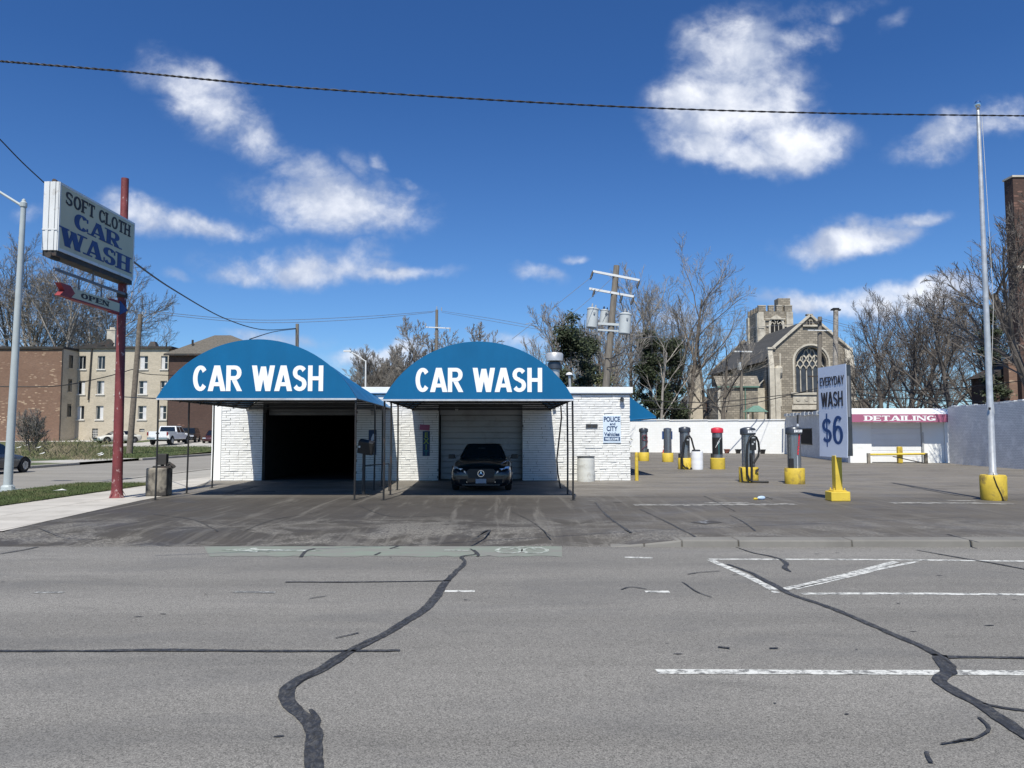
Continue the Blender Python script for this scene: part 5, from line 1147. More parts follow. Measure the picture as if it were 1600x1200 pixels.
# ------------------------------------------------------------------ apartment houses on the left
def pierced(mb, x0, x1, z0, z1, y, ops, depth=.22):
    xs_ = sorted({x0, x1, *[v for o in ops for v in (o[0], o[1])]}); zs_ = sorted({z0, z1, *[v for o in ops for v in (o[2], o[3])]})
    for i in range(len(xs_)-1):
        for k in range(len(zs_)-1):
            a, b, c_, d_ = xs_[i], xs_[i+1], zs_[k], zs_[k+1]; mx_, mz_ = (a+b)/2, (c_+d_)/2
            if any(o[0] < mx_ < o[1] and o[2] < mz_ < o[3] for o in ops): continue
            mb.add([(a, y, c_), (b, y, c_), (b, y, d_), (a, y, d_)], [(0, 1, 2, 3)])
    for (a, b, c_, d_) in ops:
        e = y+depth; mb.add([(a,y,c_),(b,y,c_),(b,y,d_),(a,y,d_),(a,e,c_),(b,e,c_),(b,e,d_),(a,e,d_)], [(0,4,5,1),(1,5,6,2),(2,6,7,3),(3,7,4,0)])
ap = empty('apartment_house', (-55, 90, .8), 0, 'three storey cream and red-brown brick apartment house with flat roof', 'building')
YB = 90.0; bx0, bx1 = P(119, 600, YB).x, P(262.5, 600, YB).x; zb0, ztp = .75, P(150, 545, YB).z
rows_ = [(556, 577), (595, 616), (634, 655.5)]; cols_ = [(121.5, 133), (151.5, 163), (180, 192), (217, 230), (250.5, 261)]
ops = []
for (ya_, yb_) in rows_:
    for (xa_, xb_) in cols_: ops.append((P(xa_, 600, YB).x, P(xb_, 600, YB).x, P(100, yb_, YB).z, P(100, ya_, YB).z))
bl = [(P(146.5, 600, YB).x, P(155.5, 600, YB).x, P(100, 685, YB).z, P(100, 669.5, YB).z), (P(220, 600, YB).x, P(228, 600, YB).x, P(100, 675, YB).z, P(100, 670, YB).z)]
wl = MB(); pierced(wl, bx0, bx1, zb0, ztp, YB, ops+bl, .2); wl.box(bx0, YB+.3, zb0, bx1, YB+14, ztp-.01)
part(wl, 'front_wall', 'beige_brick', ap, norm=False)
r = random.Random(6)
for i, (a, b, c_, d_) in enumerate(ops):
    y = YB+.14; m = MB(); t = .06
    for q_ in ((a, c_, a+t, d_), (b-t, c_, b, d_), (a+t, c_, b-t, c_+t), (a+t, d_-t, b-t, d_)): m.box(q_[0], y, q_[1], q_[2], y+.06, q_[3])
    mid = (a+b)/2
    if i % 5 in (0, 1): m.box(mid-.03, y+.001, c_+t, mid+.03, y+.06, d_-t)
    else: m.box(a+t, y+.001, (c_+d_)/2-.03, b-t, y+.06, (c_+d_)/2+.03)
    wd = part(m, 'window', 'frame_white', ap)
    g1 = MB().box(a+t, y+.03, c_+t, b-t, y+.04, d_-t).build('pane', 'glass', wd)
    if r.random() < .75:
        cu = MB(); s_ = r.choice((0, 1)); w2 = (b-a)*r.uniform(.3, .5); x0 = a+t if s_ else b-t-w2; cu.box(x0, y+.012, c_+t+.01, x0+w2, y+.022, d_-t-.01); cu.build('curtain', 'curtain', wd)
    MB().box(a-.12, YB-.10, c_-.12, b+.12, YB+.13, c_-.003).build('sill', 'frame_white', wd)
for (a, b, c_, d_) in bl:
    m = MB().box(a, YB+.12, c_, b, YB+.14, d_); o = part(m, 'glass_block_window', 'glassblock', ap); m = MB(); nx_, nz_ = 4, max(2, int((d_-c_)/.25))
    for k in range(1, nx_): m.box(a+(b-a)*k/nx_-.02, YB+.10, c_, a+(b-a)*k/nx_+.02, YB+.119, d_)
    for k in range(1, nz_): m.box(a, YB+.098, c_+(d_-c_)*k/nz_-.02, b, YB+.117, c_+(d_-c_)*k/nz_+.02)
    m.build('mortar_grid', 'frame_white', o)
part(MB().box(bx0-.3, YB-.25, ztp, bx1+.4, YB+14, ztp+.28), 'cornice', 'sign_metal', ap)
x = P(141, 600, YB).x; part(MB().tube([(x+.1, YB-.12, ztp), (x-.1, YB-.12, P(100, 625, YB).z)], .09, 8), 'downspout', 'sign_metal', ap)
# brick wing in front, its shaded side wall
YW = 87.0; wx1 = P(96.5, 600, YW).x; wx0 = P(-150, 600, YW).x; ztw = P(50, 545, YW).z
part(MB().box(wx0, YW, .7, wx1-.02, YW+10, ztw), 'brick_wing', 'red_brick', ap)
wl = MB(); so2 = []
for z in (P(110, 565, 88.5).z, P(110, 602, 88.5).z, P(110, 641, 88.5).z): so2.append((z-.75, z+.75))
part(MB().box(wx1-.015, YW+.01, .7, wx1+.05, YB-.01, ztw), 'side_wall', 'beige_brick', ap)
for (a, b) in so2:
    o = part(MB().box(wx1+.052, YW+1.15, a, wx1+.062, YW+1.95, b), 'window', 'glass', ap)
    part(MB().box(wx1+.051, YW+1.0, a-.15, wx1+.12, YW+2.1, a-.01), 'window_sill', 'beige_brick', ap)
part(MB().box(wx0, YW-.2, ztw+.003, wx1+.15, YW+10, ztw+.26), 'wing_cornice', 'sign_metal', ap)
part(MB().box(wx1-.03, YW-.12, .7, wx1+.06, YW-.02, ztw), 'corner_pipe', 'sign_metal', ap)
# roof clutter
cx = P(173.5, 530, 95); part(MB().box(cx.x-.55, 95, 11.5, cx.x+.5, 96, P(170, 516, 95).z).box(cx.x-.62, 94.95, P(170, 516, 95).z+.003, cx.x+.57, 96.05, P(170, 516, 95).z+.1).box(cx.x-.3, 95.2, P(170, 516, 95).z+.1, cx.x+.3, 95.8, P(170, 511, 95).z), 'chimney', 'limestone', ap)
m = MB().cbox(P(150, 539, 92), (2.6, .3, .4), (0, -.12, 0)).cbox(P(165, 540, 92.5), (1.8, .3, .45), (0, .1, 0)); part(m, 'roof_panel', 'sign_metal', ap)
part(MB().lathe([(.55, 0), (.5, .08), (.1, .2)], tuple(P(170, 536.5, 91.5)), 16, 'Y').tube([P(176, 538, 91.5), P(178, 536, 91.5)], .1, 6), 'dish', 'sign_metal', ap)
p_ = P(236.5, 542, 93); part(MB().add([(p_.x-.6,93,p_.z-.2),(p_.x+.6,93,p_.z-.2),(p_.x+.6,94.2,p_.z-.2),(p_.x-.6,94.2,p_.z-.2),(p_.x-.25,93.3,p_.z+.7),(p_.x+.25,93.3,p_.z+.7),(p_.x+.25,93.9,p_.z+.7),(p_.x-.25,93.9,p_.z+.7)],[(4,5,6,7),(0,1,5,4),(1,2,6,5),(2,3,7,6),(3,0,4,7)]), 'roof_vent', 'sign_metal', ap)
for px in (87, 122, 260): p_ = P(px, 540, 89); part(MB().tube([p_+Vector((0, 0, -.3)), p_+Vector((0, 0, .35))], .08, 6), 'roof_pipe', 'sign_metal', ap)
# hipped brick house
hb = empty('brick_house', (-37, 88, .8), 0, 'dark brown brick house with shingled hip roof, behind the left awning', 'building')
hx0, hx1, hy0, hy1 = P(263.5, 600, 88).x, P(420, 600, 88).x, 88.0, 99.0; hz = P(280, 553, 88).z
part(MB().box(hx0, hy0, .7, hx1, hy1, hz), 'wall', 'brown_brick', hb)
e_ = .45; apx = (hx0+hx1)/2; apz = P(333, 523, 93).z; ax_ = P(333, 523, 93).x
rf = MB().add([(hx0-e_,hy0-e_,hz),(hx1+e_,hy0-e_,hz),(hx1+e_,hy1+e_,hz),(hx0-e_,hy1+e_,hz),(ax_,(hy0+hy1)/2,apz),(ax_+2.0,(hy0+hy1)/2,apz)],[(0,1,5,4),(1,2,5),(2,3,4,5),(3,0,4),(0,3,2,1)])
rr_ = part(rf, 'roof', 'shingle', hb); part(MB().box(hx0-e_-.03, hy0-e_-.03, hz-.22, hx1+e_+.03, hy0-e_+.03, hz-.005), 'gutter', 'sign_metal', hb)
for px, py in ((301, 535), (319, 548), (330, 545)): p_ = P(px, py, 90); part(MB().tube([p_+Vector((0, 0, -.3)), p_+Vector((0, 0, .3))], .13, 6), 'roof_pipe', 'sign_metal', hb)

# ------------------------------------------------------------------ church
ch = empty('church', (38, 104, 0), 0, 'grey stone church with square tower, tracery window and slate roof', 'church')
GY = 104.0      # gable plane
def gx(px, Y=GY): return P(px, 600, Y).x
def gz(py, Y=GY): return P(1265, py, Y).z
xl, xr = gx(1201), gx(1332); xc = gx(1268); ez = gz(545); az_ = gz(494)
wx_0, wx_1 = gx(1240.5), gx(1296); wz0, wzs = gz(613), gz(566); wcx = (wx_0+wx_1)/2; whw = (wx_1-wx_0)/2; wtop = gz(538.5)
def pointed(cx, hw, zs, zt, n=10):      # pointed arch outline, right spring to left spring
    h = zt-zs; R_ = (hw*hw+h*h)/(2*hw); o_ = []
    for i in range(n+1):
        t = i/n; a1 = math.asin(min(1, h/R_))*t; o_.append((cx+hw-R_+R_*math.cos(a1), zs+R_*math.sin(a1)))
    return o_+[(2*cx-x_, z_) for x_, z_ in reversed(o_[:-1])]
def ring_between(mb, o1, o2, y0, y1):   # band between two open outlines, extruded
    n = len(o1)
    for i in range(n-1):
        a, b, c_, d_ = o1[i], o1[i+1], o2[i+1], o2[i]; vs = [(p_[0], y0, p_[1]) for p_ in (a, b, c_, d_)]+[(p_[0], y1, p_[1]) for p_ in (a, b, c_, d_)]
        mb.add(vs, [(0,3,2,1),(4,5,6,7),(0,1,5,4),(2,3,7,6),(1,2,6,5),(3,0,4,7)])
arch = pointed(wcx, whw, wzs, wtop)
# gable wall as strips around the arch opening
m = MB(); n = len(arch); y = GY
topz = lambda x_: ez+.2+(az_-ez-.2)*(1-abs(x_-xc)/((xr-xl)/2)*1.0) if True else 0
def tz(x_): return min(az_, ez+(az_-ez)*max(0.0, 1-abs(x_-xc)/5.2))
xs_ = sorted({xl, xr, xc, wx_0, wx_1, *[a[0] for a in arch], xc-5.2, xc+5.2})
def archz(x_):
    for i in range(n-1):
        a, b = arch[i], arch[i+1]
        if min(a[0], b[0])-1e-6 <= x_ <= max(a[0], b[0])+1e-6:
            t = (x_-a[0])/((b[0]-a[0]) or 1); return a[1]+(b[1]-a[1])*t
    return wzs
for a, b in zip(xs_[:-1], xs_[1:]):
    if b-a < 1e-4: continue
    if wx_0-1e-6 <= a and b <= wx_1+1e-6:
        m.add([(a,y,archz(a)),(b,y,archz(b)),(b,y,tz(b)),(a,y,tz(a))],[(0,1,2,3)]); m.add([(a,y,0),(b,y,0),(b,y,wz0),(a,y,wz0)],[(0,1,2,3)])
    else: m.add([(a,y,0),(b,y,0),(b,y,tz(b)),(a,y,tz(a))],[(0,1,2,3)])
o = part(m, 'gable_wall', 'stone', ch, norm=False); 
full = [(wx_1, wz0)]+arch+[(wx_0, wz0)]
cen = (wcx, (wz0+wtop)/2)
def scale_out(ol, dx): return [(wcx+(p_[0]-wcx)*(1+dx/whw), wzs+(p_[1]-wzs)*(1+dx/(wtop-wzs)) if p_[1] > wzs else p_[1]) for p_ in ol]
m = MB(); ring_between(m, full, [(p_[0], p_[1]) for p_ in scale_out(full, -.34)], y+.04, y+.9); part(m, 'window_reveal', 'stone', ch)
m = MB(); ring_between(m, scale_out(full, .14), scale_out(full, -.10), y-.12, y+.14); m.box(wx_0-.5, y-.25, wz0-.35, wx_1+.4, y+.3, wz0-.02).box(wx_0-.4, y-.2, gz(640), wx_1+.3, y+.1, gz(633))
part(m, 'arch_molding', 'limestone', ch)
inner = scale_out(full, -.34)
win = part(MB().prism([(p_[0], p_[1]) for p_ in inner], y+.75, y+.80, lambda u, v, d_: (u, d_, v)), 'window', 'church_glass', ch)
# tracery: mullions and interlaced arches
m = MB(); iw0, iw1 = min(p_[0] for p_ in inner), max(p_[0] for p_ in inner); nb = 5; bw_ = (iw1-iw0)/nb; ty = y+.62; zs1 = gz(578)
for k in range(nb+1): m.box(iw0+k*bw_-.06, ty, wz0, iw0+k*bw_+.06, ty+.12, zs1)
def stroke(pts_, w_): 
    L__ = []; 
    for i in range(len(pts_)-1): a, b = pts_[i], pts_[i+1]; m.beam((a[0], ty+.055, a[1]), (b[0], ty+.055, b[1]), w_, .13)
for k in range(nb):
    cx_ = iw0+(k+.5)*bw_; stroke(pointed(cx_, bw_/2, zs1, zs1+.75, 4), .14); stroke([(cx_, zs1+.7), (cx_, zs1+1.2)], .09)
for k in range(nb-1):
    cx_ = iw0+(k+1)*bw_; stroke(pointed(cx_, bw_/2, zs1+.72, zs1+1.5, 4), .12)
    stroke([(cx_-bw_/2, zs1+.75), (cx_, zs1+.35), (cx_+bw_/2, zs1+.75)], .09)
for k in range(nb-2):
    cx_ = iw0+(k+1.5)*bw_; stroke(pointed(cx_, bw_/2, zs1+1.35, zs1+2.2, 4), .13); stroke([(cx_-bw_/2, zs1+1.45), (cx_, zs1+1.05), (cx_+bw_/2, zs1+1.45)], .10); stroke([(cx_-.1, zs1+1.4), (cx_-.1, zs1+2.0)], .07)
for k in range(nb-3):
    cx_ = iw0+(k+2)*bw_; stroke([(cx_-bw_/2, zs1+2.05), (cx_-.15, zs1+2.75), (cx_, zs1+2.95), (cx_+.15, zs1+2.75), (cx_+bw_/2, zs1+2.05), (cx_, zs1+1.75), (cx_-bw_/2, zs1+2.05)], .12)
stroke([(wcx-.35, zs1+2.7), (wcx, zs1+3.2), (wcx+.35, zs1+2.7)], .11)
m.build('tracery', 'limestone', win)
# blank panels under the window, buttresses, copings
m = MB()
for k in range(4): m.lathe([(.28, 0), (.28, .1)], (wx_0+.5+k*1.15, y-.14, gz(624)), 10, 'Y')
m.box(wx_0-.2, y-.08, gz(631), wx_1, y-.005, gz(618)); part(m, 'panel_frieze', 'limestone', ch)
for bx_, bw2, tzz in ((gx(1201), .62, gz(543)), (gx(1209.5), .6, gz(585)), (gx(1321), 1.1, gz(543))):
    m = MB(); m.box(bx_-.05, y-.7, 0, bx_+bw2, y-.02, gz(576)).add([(bx_-.05,y-.7,gz(576)+.003),(bx_+bw2,y-.7,gz(576)+.003),(bx_+bw2,y-.02,tzz),(bx_-.05,y-.02,tzz),(bx_+bw2,y-.02,gz(576)),(bx_-.05,y-.02,gz(576))],[(0,1,2,3),(1,4,2),(0,3,5)])
    part(m, 'buttress', 'limestone', ch)
m = MB(); m.beam((xc-5.25, y-.05, tz(xc-5.2)+.12), (xc, y-.05, az_+.15), .5, .3).beam((xc, y-.05, az_+.15), (xc+5.25, y-.05, tz(xc+5.2)+.12), .5, .3).box(xc-1.05, y-.3, gz(510.5), xc+1.3, y-.02, gz(508)).box(xl-.1, y-.25, ez-.05, xc-4.9, y+.3, ez+.2)
for px in (1206, 1219.5): m.box(gx(px)-.09, y-.1, gz(635), gx(px)+.09, y-.01, gz(552))
part(m, 'coping', 'limestone', ch)
m = MB().box(xc-.55, y-.12, gz(510), xc+.35, y-.01, gz(499)).box(xc-.45, y-.2, az_+.1, xc+.35, y+.5, az_+.3); part(m, 'gable_finial', 'stone', ch)
part(MB().box(xc-.40, y-.125, gz(509), xc-.15, y-.121, gz(501)).box(xc-.02, y-.125, gz(509), xc+.22, y-.121, gz(501)), 'finial_opening', 'dark', ch)
# niche on the left of the window
m = MB().box(gx(1213.5), y-.15, gz(620), gx(1219), y-.01, gz(584)); m.lathe([(.25, -.6), (.5, 0), (.55, .1), (.55, .8), (.3, 1.1)], ((gx(1216.5)), y-.1, gz(584)), 10); part(m, 'niche', 'limestone', ch)
part(MB().box(gx(1214.5), y-.17, gz(598), gx(1218), y-.152, gz(586)), 'niche_opening', 'dark', ch)
# nave
NB = 130.0; nx0, nx1 = xl+.3, xr-.2; rz = gz(500); nez = gz(564)
part(MB().box(nx0-.2, GY+.9, 0, nx1, NB, nez-.05), 'nave_wall', 'stone', ch)
xr_ = xc-.3
part(MB().add([(nx0-.8,GY+.95,nez),(nx0-2.0,NB,nez),(xr_-.9,NB,rz),(xr_,GY+.95,rz),(nx1+.5,GY+.95,nez),(nx1+.2,NB,nez)],[(0,3,2,1),(3,4,5,2),(0,1,5,4),(1,2,5),(0,4,3)]), 'nave_roof', 'slate', ch)
part(MB().box(nx0-1.3, NB-.4, nez-2, xr_+4, NB, nez).add([(nx0-2.2,NB-.3,nez),(xr_-.9,NB-.3,rz+.5),(xr_+4,NB-.3,nez),(nx0-2.2,NB+.2,nez),(xr_-.9,NB+.2,rz+.5),(xr_+4,NB+.2,nez)],[(0,1,2),(3,5,4),(0,3,4,1),(1,4,5,2)]), 'rear_gable', 'stone', ch)
for k in range(4):
    yb_ = 106+k*5.6; m = MB(); m.box(nx0-1.3, yb_, 0, nx0-.2, yb_+.8, 8.0).add([(nx0-1.3,yb_,8.0),(nx0-1.3,yb_+.8,8.0),(nx0-.2,yb_+.8,9.2),(nx0-.2,yb_,9.2)],[(0,1,2,3)])
    part(m, 'side_buttress', 'limestone', ch)
for k in range(3): part(MB().box(nx0-.24, 108.5+k*5.6, 3, nx0-.205, 110.5+k*5.6, 8.5), 'side_window', 'church_glass', ch)
# low side chapel
CY = 103.0; cx0, cx1 = gx(1121.5, CY), gx(1184, CY); cz0, cz1 = gz(604, CY), gz(587, CY)
part(MB().box(cx0, CY, 0, cx1, CY+6, cz0), 'chapel', 'stone', ch)
part(MB().add([(cx0-.1,CY-.1,cz0+.06),(cx1+.3,CY-.1,cz0+.06),(cx1+.1,CY+.6,cz1),(cx0-.4,CY+.6,cz1),(cx0-.4,CY+6,cz1),(cx1+.1,CY+6,cz1)],[(0,1,2,3),(3,2,5,4)]), 'chapel_roof', 'stone', ch)
part(MB().box(cx0-.1, CY-.3, cz0-.14, cx1+.1, CY-.02, cz0+.05).box(gx(1163, CY), CY-.2, 0, gx(1164.3, CY), CY-.02, cz0-.15), 'gutter', 'copper', ch)
part(MB().box(cx0-.05, CY-.15, 0, cx0+.3, CY-.01, cz0-.2), 'chapel_corner', 'limestone', ch)
# copper porch canopy
pc = P(1181, 639, 101); part(MB().add([(pc.x-1.5,100.2,pc.z-.4),(pc.x+1.4,100.2,pc.z-.4),(pc.x+1.4,102.2,pc.z-.4),(pc.x-1.5,102.2,pc.z-.4),(pc.x-.3,101,pc.z+.45),(pc.x+.4,101,pc.z+.45)],[(0,1,5,4),(1,2,5),(2,3,4,5),(3,0,4),(0,3,2,1)]), 'porch_canopy', 'copper', ch)
for xa_, ya_ in ((pc.x-1.3, 100.4), (pc.x+1.0, 100.4), (pc.x-.2, 102)): part(MB().box(xa_, ya_, 0, xa_+.22, ya_+.2, pc.z-.42), 'porch_post', 'limestone', ch)
# tower
TY = 120.0; tx0, tx1 = gx(1187.5, TY), gx(1240.5, TY); tt = P(1200, 478, TY).z; td = 5.6
tx0b = tx0
part(MB().box(tx0, TY, 0, tx1, TY+td, tt-.9), 'tower', 'stone', ch)
m = MB()
for (a, b) in ((0, .22), (.30, .46), (.54, .70), (.78, 1)): m.box(tx0+(tx1-tx0)*a, TY-.02, tt-.9, tx0+(tx1-tx0)*b, TY+.5, tt)
for (a, b) in ((.1, .25), (.33, .5), (.58, .75), (.85, 1)): m.box(tx0-.02, TY+td*a+.48, tt-.9, tx0+.5, TY+td*b, tt-.05)
m.box(tx1-.5, TY+.52, tt-.9, tx1, TY+td, tt).box(tx0+.52, TY+td-.5, tt-.9, tx1-.52, TY+td, tt)
part(m, 'battlement', 'stone', ch)
part(MB().box(tx1-2.0, TY+.6, tt-.8, tx1-.05, TY+2.4, tt+1.35), 'stair_turret', 'stone', ch)
m = MB().box(tx0-.10, TY-.22, 0, tx0+.75, TY-.02, tt-1.0).box(tx1-1.0, TY-.22, 0, tx1+.05, TY-.02, tt-1.0)
m.box(tx0-.25, TY-.1, 0, tx0-.03, TY+.7, tt-1.2).box(tx0-.25, TY+td-1.0, 0, tx0-.03, TY+td, tt-1.2)
part(m, 'tower_buttress', 'limestone', ch)
m = MB()
for (a, b, c_, d_) in ((tx0+1.0, tx1-1.2, tt-2.2, tt-2.0), (tx0-.12, tx0+.8, tt-3.6, tt-3.35), (tx1-1.02, tx1+.07, tt-3.6, tt-3.35)): m.box(a, TY-.30, c_, b, TY-.225, d_)
for (a, b) in ((.30, .46), (.54, .70), (0, .22), (.78, 1)): m.box(tx0+(tx1-tx0)*a-.03, TY-.06, tt+.003, tx0+(tx1-tx0)*b+.03, TY+.5, tt+.12)
m.box(tx0+.76, TY-.1, 0, tx0+1.0, TY-.005, tt-2.3)
tcx = (tx0+tx1)/2+.1; tz0 = P(1213, 521, TY).z; tzs = P(1213, 507, TY).z; tzt = P(1213, 497, TY).z
fo = [(tcx+.95, tz0)]+pointed(tcx, .95, tzs, tzt, 8)+[(tcx-.95, tz0)]
fo2 = [(tcx+1.25, tz0)]+pointed(tcx, 1.25, tzs, tzt+.45, 8)+[(tcx-1.25, tz0)]
ring_between(m, fo2, fo, TY-.16, TY+.1); m.box(tcx-1.6, TY-.14, tzs-.35, tcx-1.26, TY-.01, tzs-.1).box(tcx+1.26, TY-.14, tzs-.35, tcx+1.6, TY-.01, tzs-.1)
part(m, 'tower_trim', 'limestone', ch)
tw = part(MB().prism(fo, TY-.02, TY-.004, lambda u, v, d_: (u, d_, v)), 'tower_window', 'dark', ch)
m = MB(); ty = TY-.12
for k in (-.32, .32): m.box(tcx+k-.05, ty, tz0, tcx+k+.05, ty+.1, tzs-.1)
for k in (-.63, 0, .63): stroke(pointed(tcx+k, .32, tzs-.15, tzs+.35, 3), .09)
stroke([(tcx, tzs+.25), (tcx-.35, tzs+.7), (tcx, tzs+1.15), (tcx+.35, tzs+.7), (tcx, tzs+.25)], .09)
m.build('tracery', 'limestone', tw)
part(MB().box(tcx-.95, TY-.2, tz0-.35, tcx+.95, TY-.03, tz0-.02), 'louvre', 'copper', ch)
# extra: low stone annex right of the church, tall tan chimney left of it
a_ = P(1345, 628, 96); o = empty('stone_annex', (a_.x, 96, 0), 0, 'low plain stone annex right of the church behind the detailing shop', 'building')
part(MB().box(P(1326, 600, 96).x, 96, 0, P(1357, 600, 96).x, 101, P(1340, 627, 96).z), 'wall', 'stone', o)
part(MB().box(P(1325, 600, 96).x, 95.9, P(1340, 627, 96).z+.003, P(1357.5, 600, 96).x, 101.1, P(1340, 625, 96).z+.02), 'roof', 'limestone', o)
o = empty('tall_chimney', (P(1088, 600, 108).x, 108, 0), 0, 'tall pale tan chimney stack among bare trees left of the church', 'chimney')
x0 = P(1079, 600, 108).x; x1 = P(1096, 600, 108).x; zt_ = P(1088, 573, 108).z
part(MB().add([(x0-.4,107.7,0),(x1+.4,107.7,0),(x1+.4,109.8,0),(x0-.4,109.8,0),(x0,108,zt_),(x1,108,zt_),(x1,109.5,zt_),(x0,109.5,zt_)],[(4,5,6,7),(0,1,5,4),(1,2,6,5),(2,3,7,6),(3,0,4,7)]), 'stack', 'beige_brick', o)
part(MB().box(x0-.08, 107.9, zt_+.003, x1+.08, 109.6, zt_+.25), 'rim', 'limestone', o)
o = empty('brown_house', (P(1092, 600, 112).x, 112, 0), 0, 'low brown house with hip roof seen through the trees', 'building')
x0 = P(1076, 600, 112).x; x1 = P(1110, 600, 112).x; zt_ = P(1088, 612, 112).z
part(MB().box(x0, 112, 0, x1, 118, zt_-1.3), 'wall', 'brown_brick', o)
part(MB().add([(x0-.3,111.7,zt_-1.29),(x1+.3,111.7,zt_-1.29),(x1+.3,118.3,zt_-1.29),(x0-.3,118.3,zt_-1.29),((x0+x1)/2-.5,115,zt_),((x0+x1)/2+.5,115,zt_)],[(0,1,5,4),(1,2,5),(2,3,4,5),(3,0,4)]), 'roof', 'shingle', o)
# dark brick buildings at the right edge
o = empty('brick_tower', (33, 48, 0), 0, 'tall dark brown brick chimney tower at the right edge of the picture', 'building')
x0 = P(1592, 500, 47.5).x; zt_ = P(1590, 277, 47.5).z; xb = P(1577, 500, 49.1).x
part(MB().box(x0, 47.5, 0, x0+4.6, 48.35, zt_), 'shaft', 'brown_brick', o); part(MB().box(x0-.07, 47.43, zt_+.003, x0+4.7, 48.42, zt_+.12), 'rim', 'limestone', o)
part(MB().box(x0-.1, 47.3, P(1590, 420, 47.5).z, x0+4.6, 47.49, P(1590, 416, 47.5).z), 'band', 'limestone', o)
o = empty('brick_hall', (33, 50, 0), 0, 'low dark brick hall with gabled roof behind the shaded boundary wall', 'building')
x0 = P(1546, 600, 50).x; z1 = P(1550, 590, 50).z; x1 = 45
part(MB().box(x0, 50, 0, x1, 52, z1), 'wall', 'brown_brick', o)
gz_ = P(1570, 578, 50).z
part(MB().add([(x0-.4,49.7,z1),(x0+9,49.7,z1),(x0+2.4,49.7,gz_+.9),(x0-.4,52,z1),(x0+9,52,z1),(x0+2.4,52,gz_+.9)],[(0,1,2),(3,5,4),(0,2,5,3),(1,4,5,2)]), 'roof', 'sign_metal', o)
x2 = P(1577, 600, 46.5).x; part(MB().box(x2, 46.5, 0, x2+.5, 47.0, P(1580, 560, 46.5).z), 'brick_pier', 'red_brick', o)

# ------------------------------------------------------------------ vehicles; local front looks to -Y
def loft(mb, st, closed_ends=True):
    rows = []
    for (y, zl, zb, w, cr_) in st:
        half = [(0, zl), (w*.82, zl), (w*.95, zl+.07), (w, zl+(zb-zl)*.45), (w*.985, zb-.10), (w*.90, zb-.01), (w*.5, zb+cr_*.75), (0, zb+cr_)]
        rows.append([(x_, y, z_) for x_, z_ in half]+[(-x_, y, z_) for x_, z_ in reversed(half[1:-1])])
    k = len(rows[0]); o = len(mb.v)
    for r_ in rows: mb.v += r_
    for i in range(len(rows)-1):
        for j in range(k): j2 = (j+1) % k; mb.f.append((o+i*k+j, o+(i+1)*k+j, o+(i+1)*k+j2, o+i*k+j2))
    mb.f.append(tuple(o+j for j in range(k))); mb.f.append(tuple(o+(len(rows)-1)*k+j for j in reversed(range(k)))); return mb
def wheel(root, x, y, R_, w=.22, side=1):
    e = empty('wheel', (x, y, R_)); e.parent = root
    MB().lathe([(R_*.62, -w/2), (R_*.9, -w/2), (R_, -w/2+.03), (R_, w/2-.03), (R_*.9, w/2), (R_*.62, w/2)], (0, 0, 0), 24, 'X').build('tyre', 'rubber', e, smooth=True)
    m = MB().lathe([(R_*.64, -.02), (R_*.66, .015), (R_*.60, .018), (R_*.56, -.03), (.02, -.03)], (side*(w/2-.02), 0, 0), 24, 'X')
    for k in range(5):
        a = 2*PI*k/5; m.beam((side*(w/2-.02), 0, 0), (side*(w/2-.01), math.cos(a)*R_*.6, math.sin(a)*R_*.6), .06, .05)
    m.lathe([(.07, -.03), (.06, .03)], (side*(w/2-.02), 0, 0), 12, 'X'); m.build('rim', 'rim', e)
def glasspanel(mb, a, b, c_, d_, m0=(.06, .06), m1=(.06, .06), off_=.008):
    a, b, c_, d_ = map(Vector, (a, b, c_, d_)); nr = (b-a).cross(d_-a).normalized()
    f = lambda u, v: (a*(1-u)+b*u)*(1-v)+(d_*(1-u)+c_*u)*v + nr*off_
    mb.add([f(m0[0], m1[0]), f(1-m0[1], m1[0]), f(1-m0[1], 1-m1[1]), f(m0[0], 1-m1[1])], [(0, 1, 2, 3)])
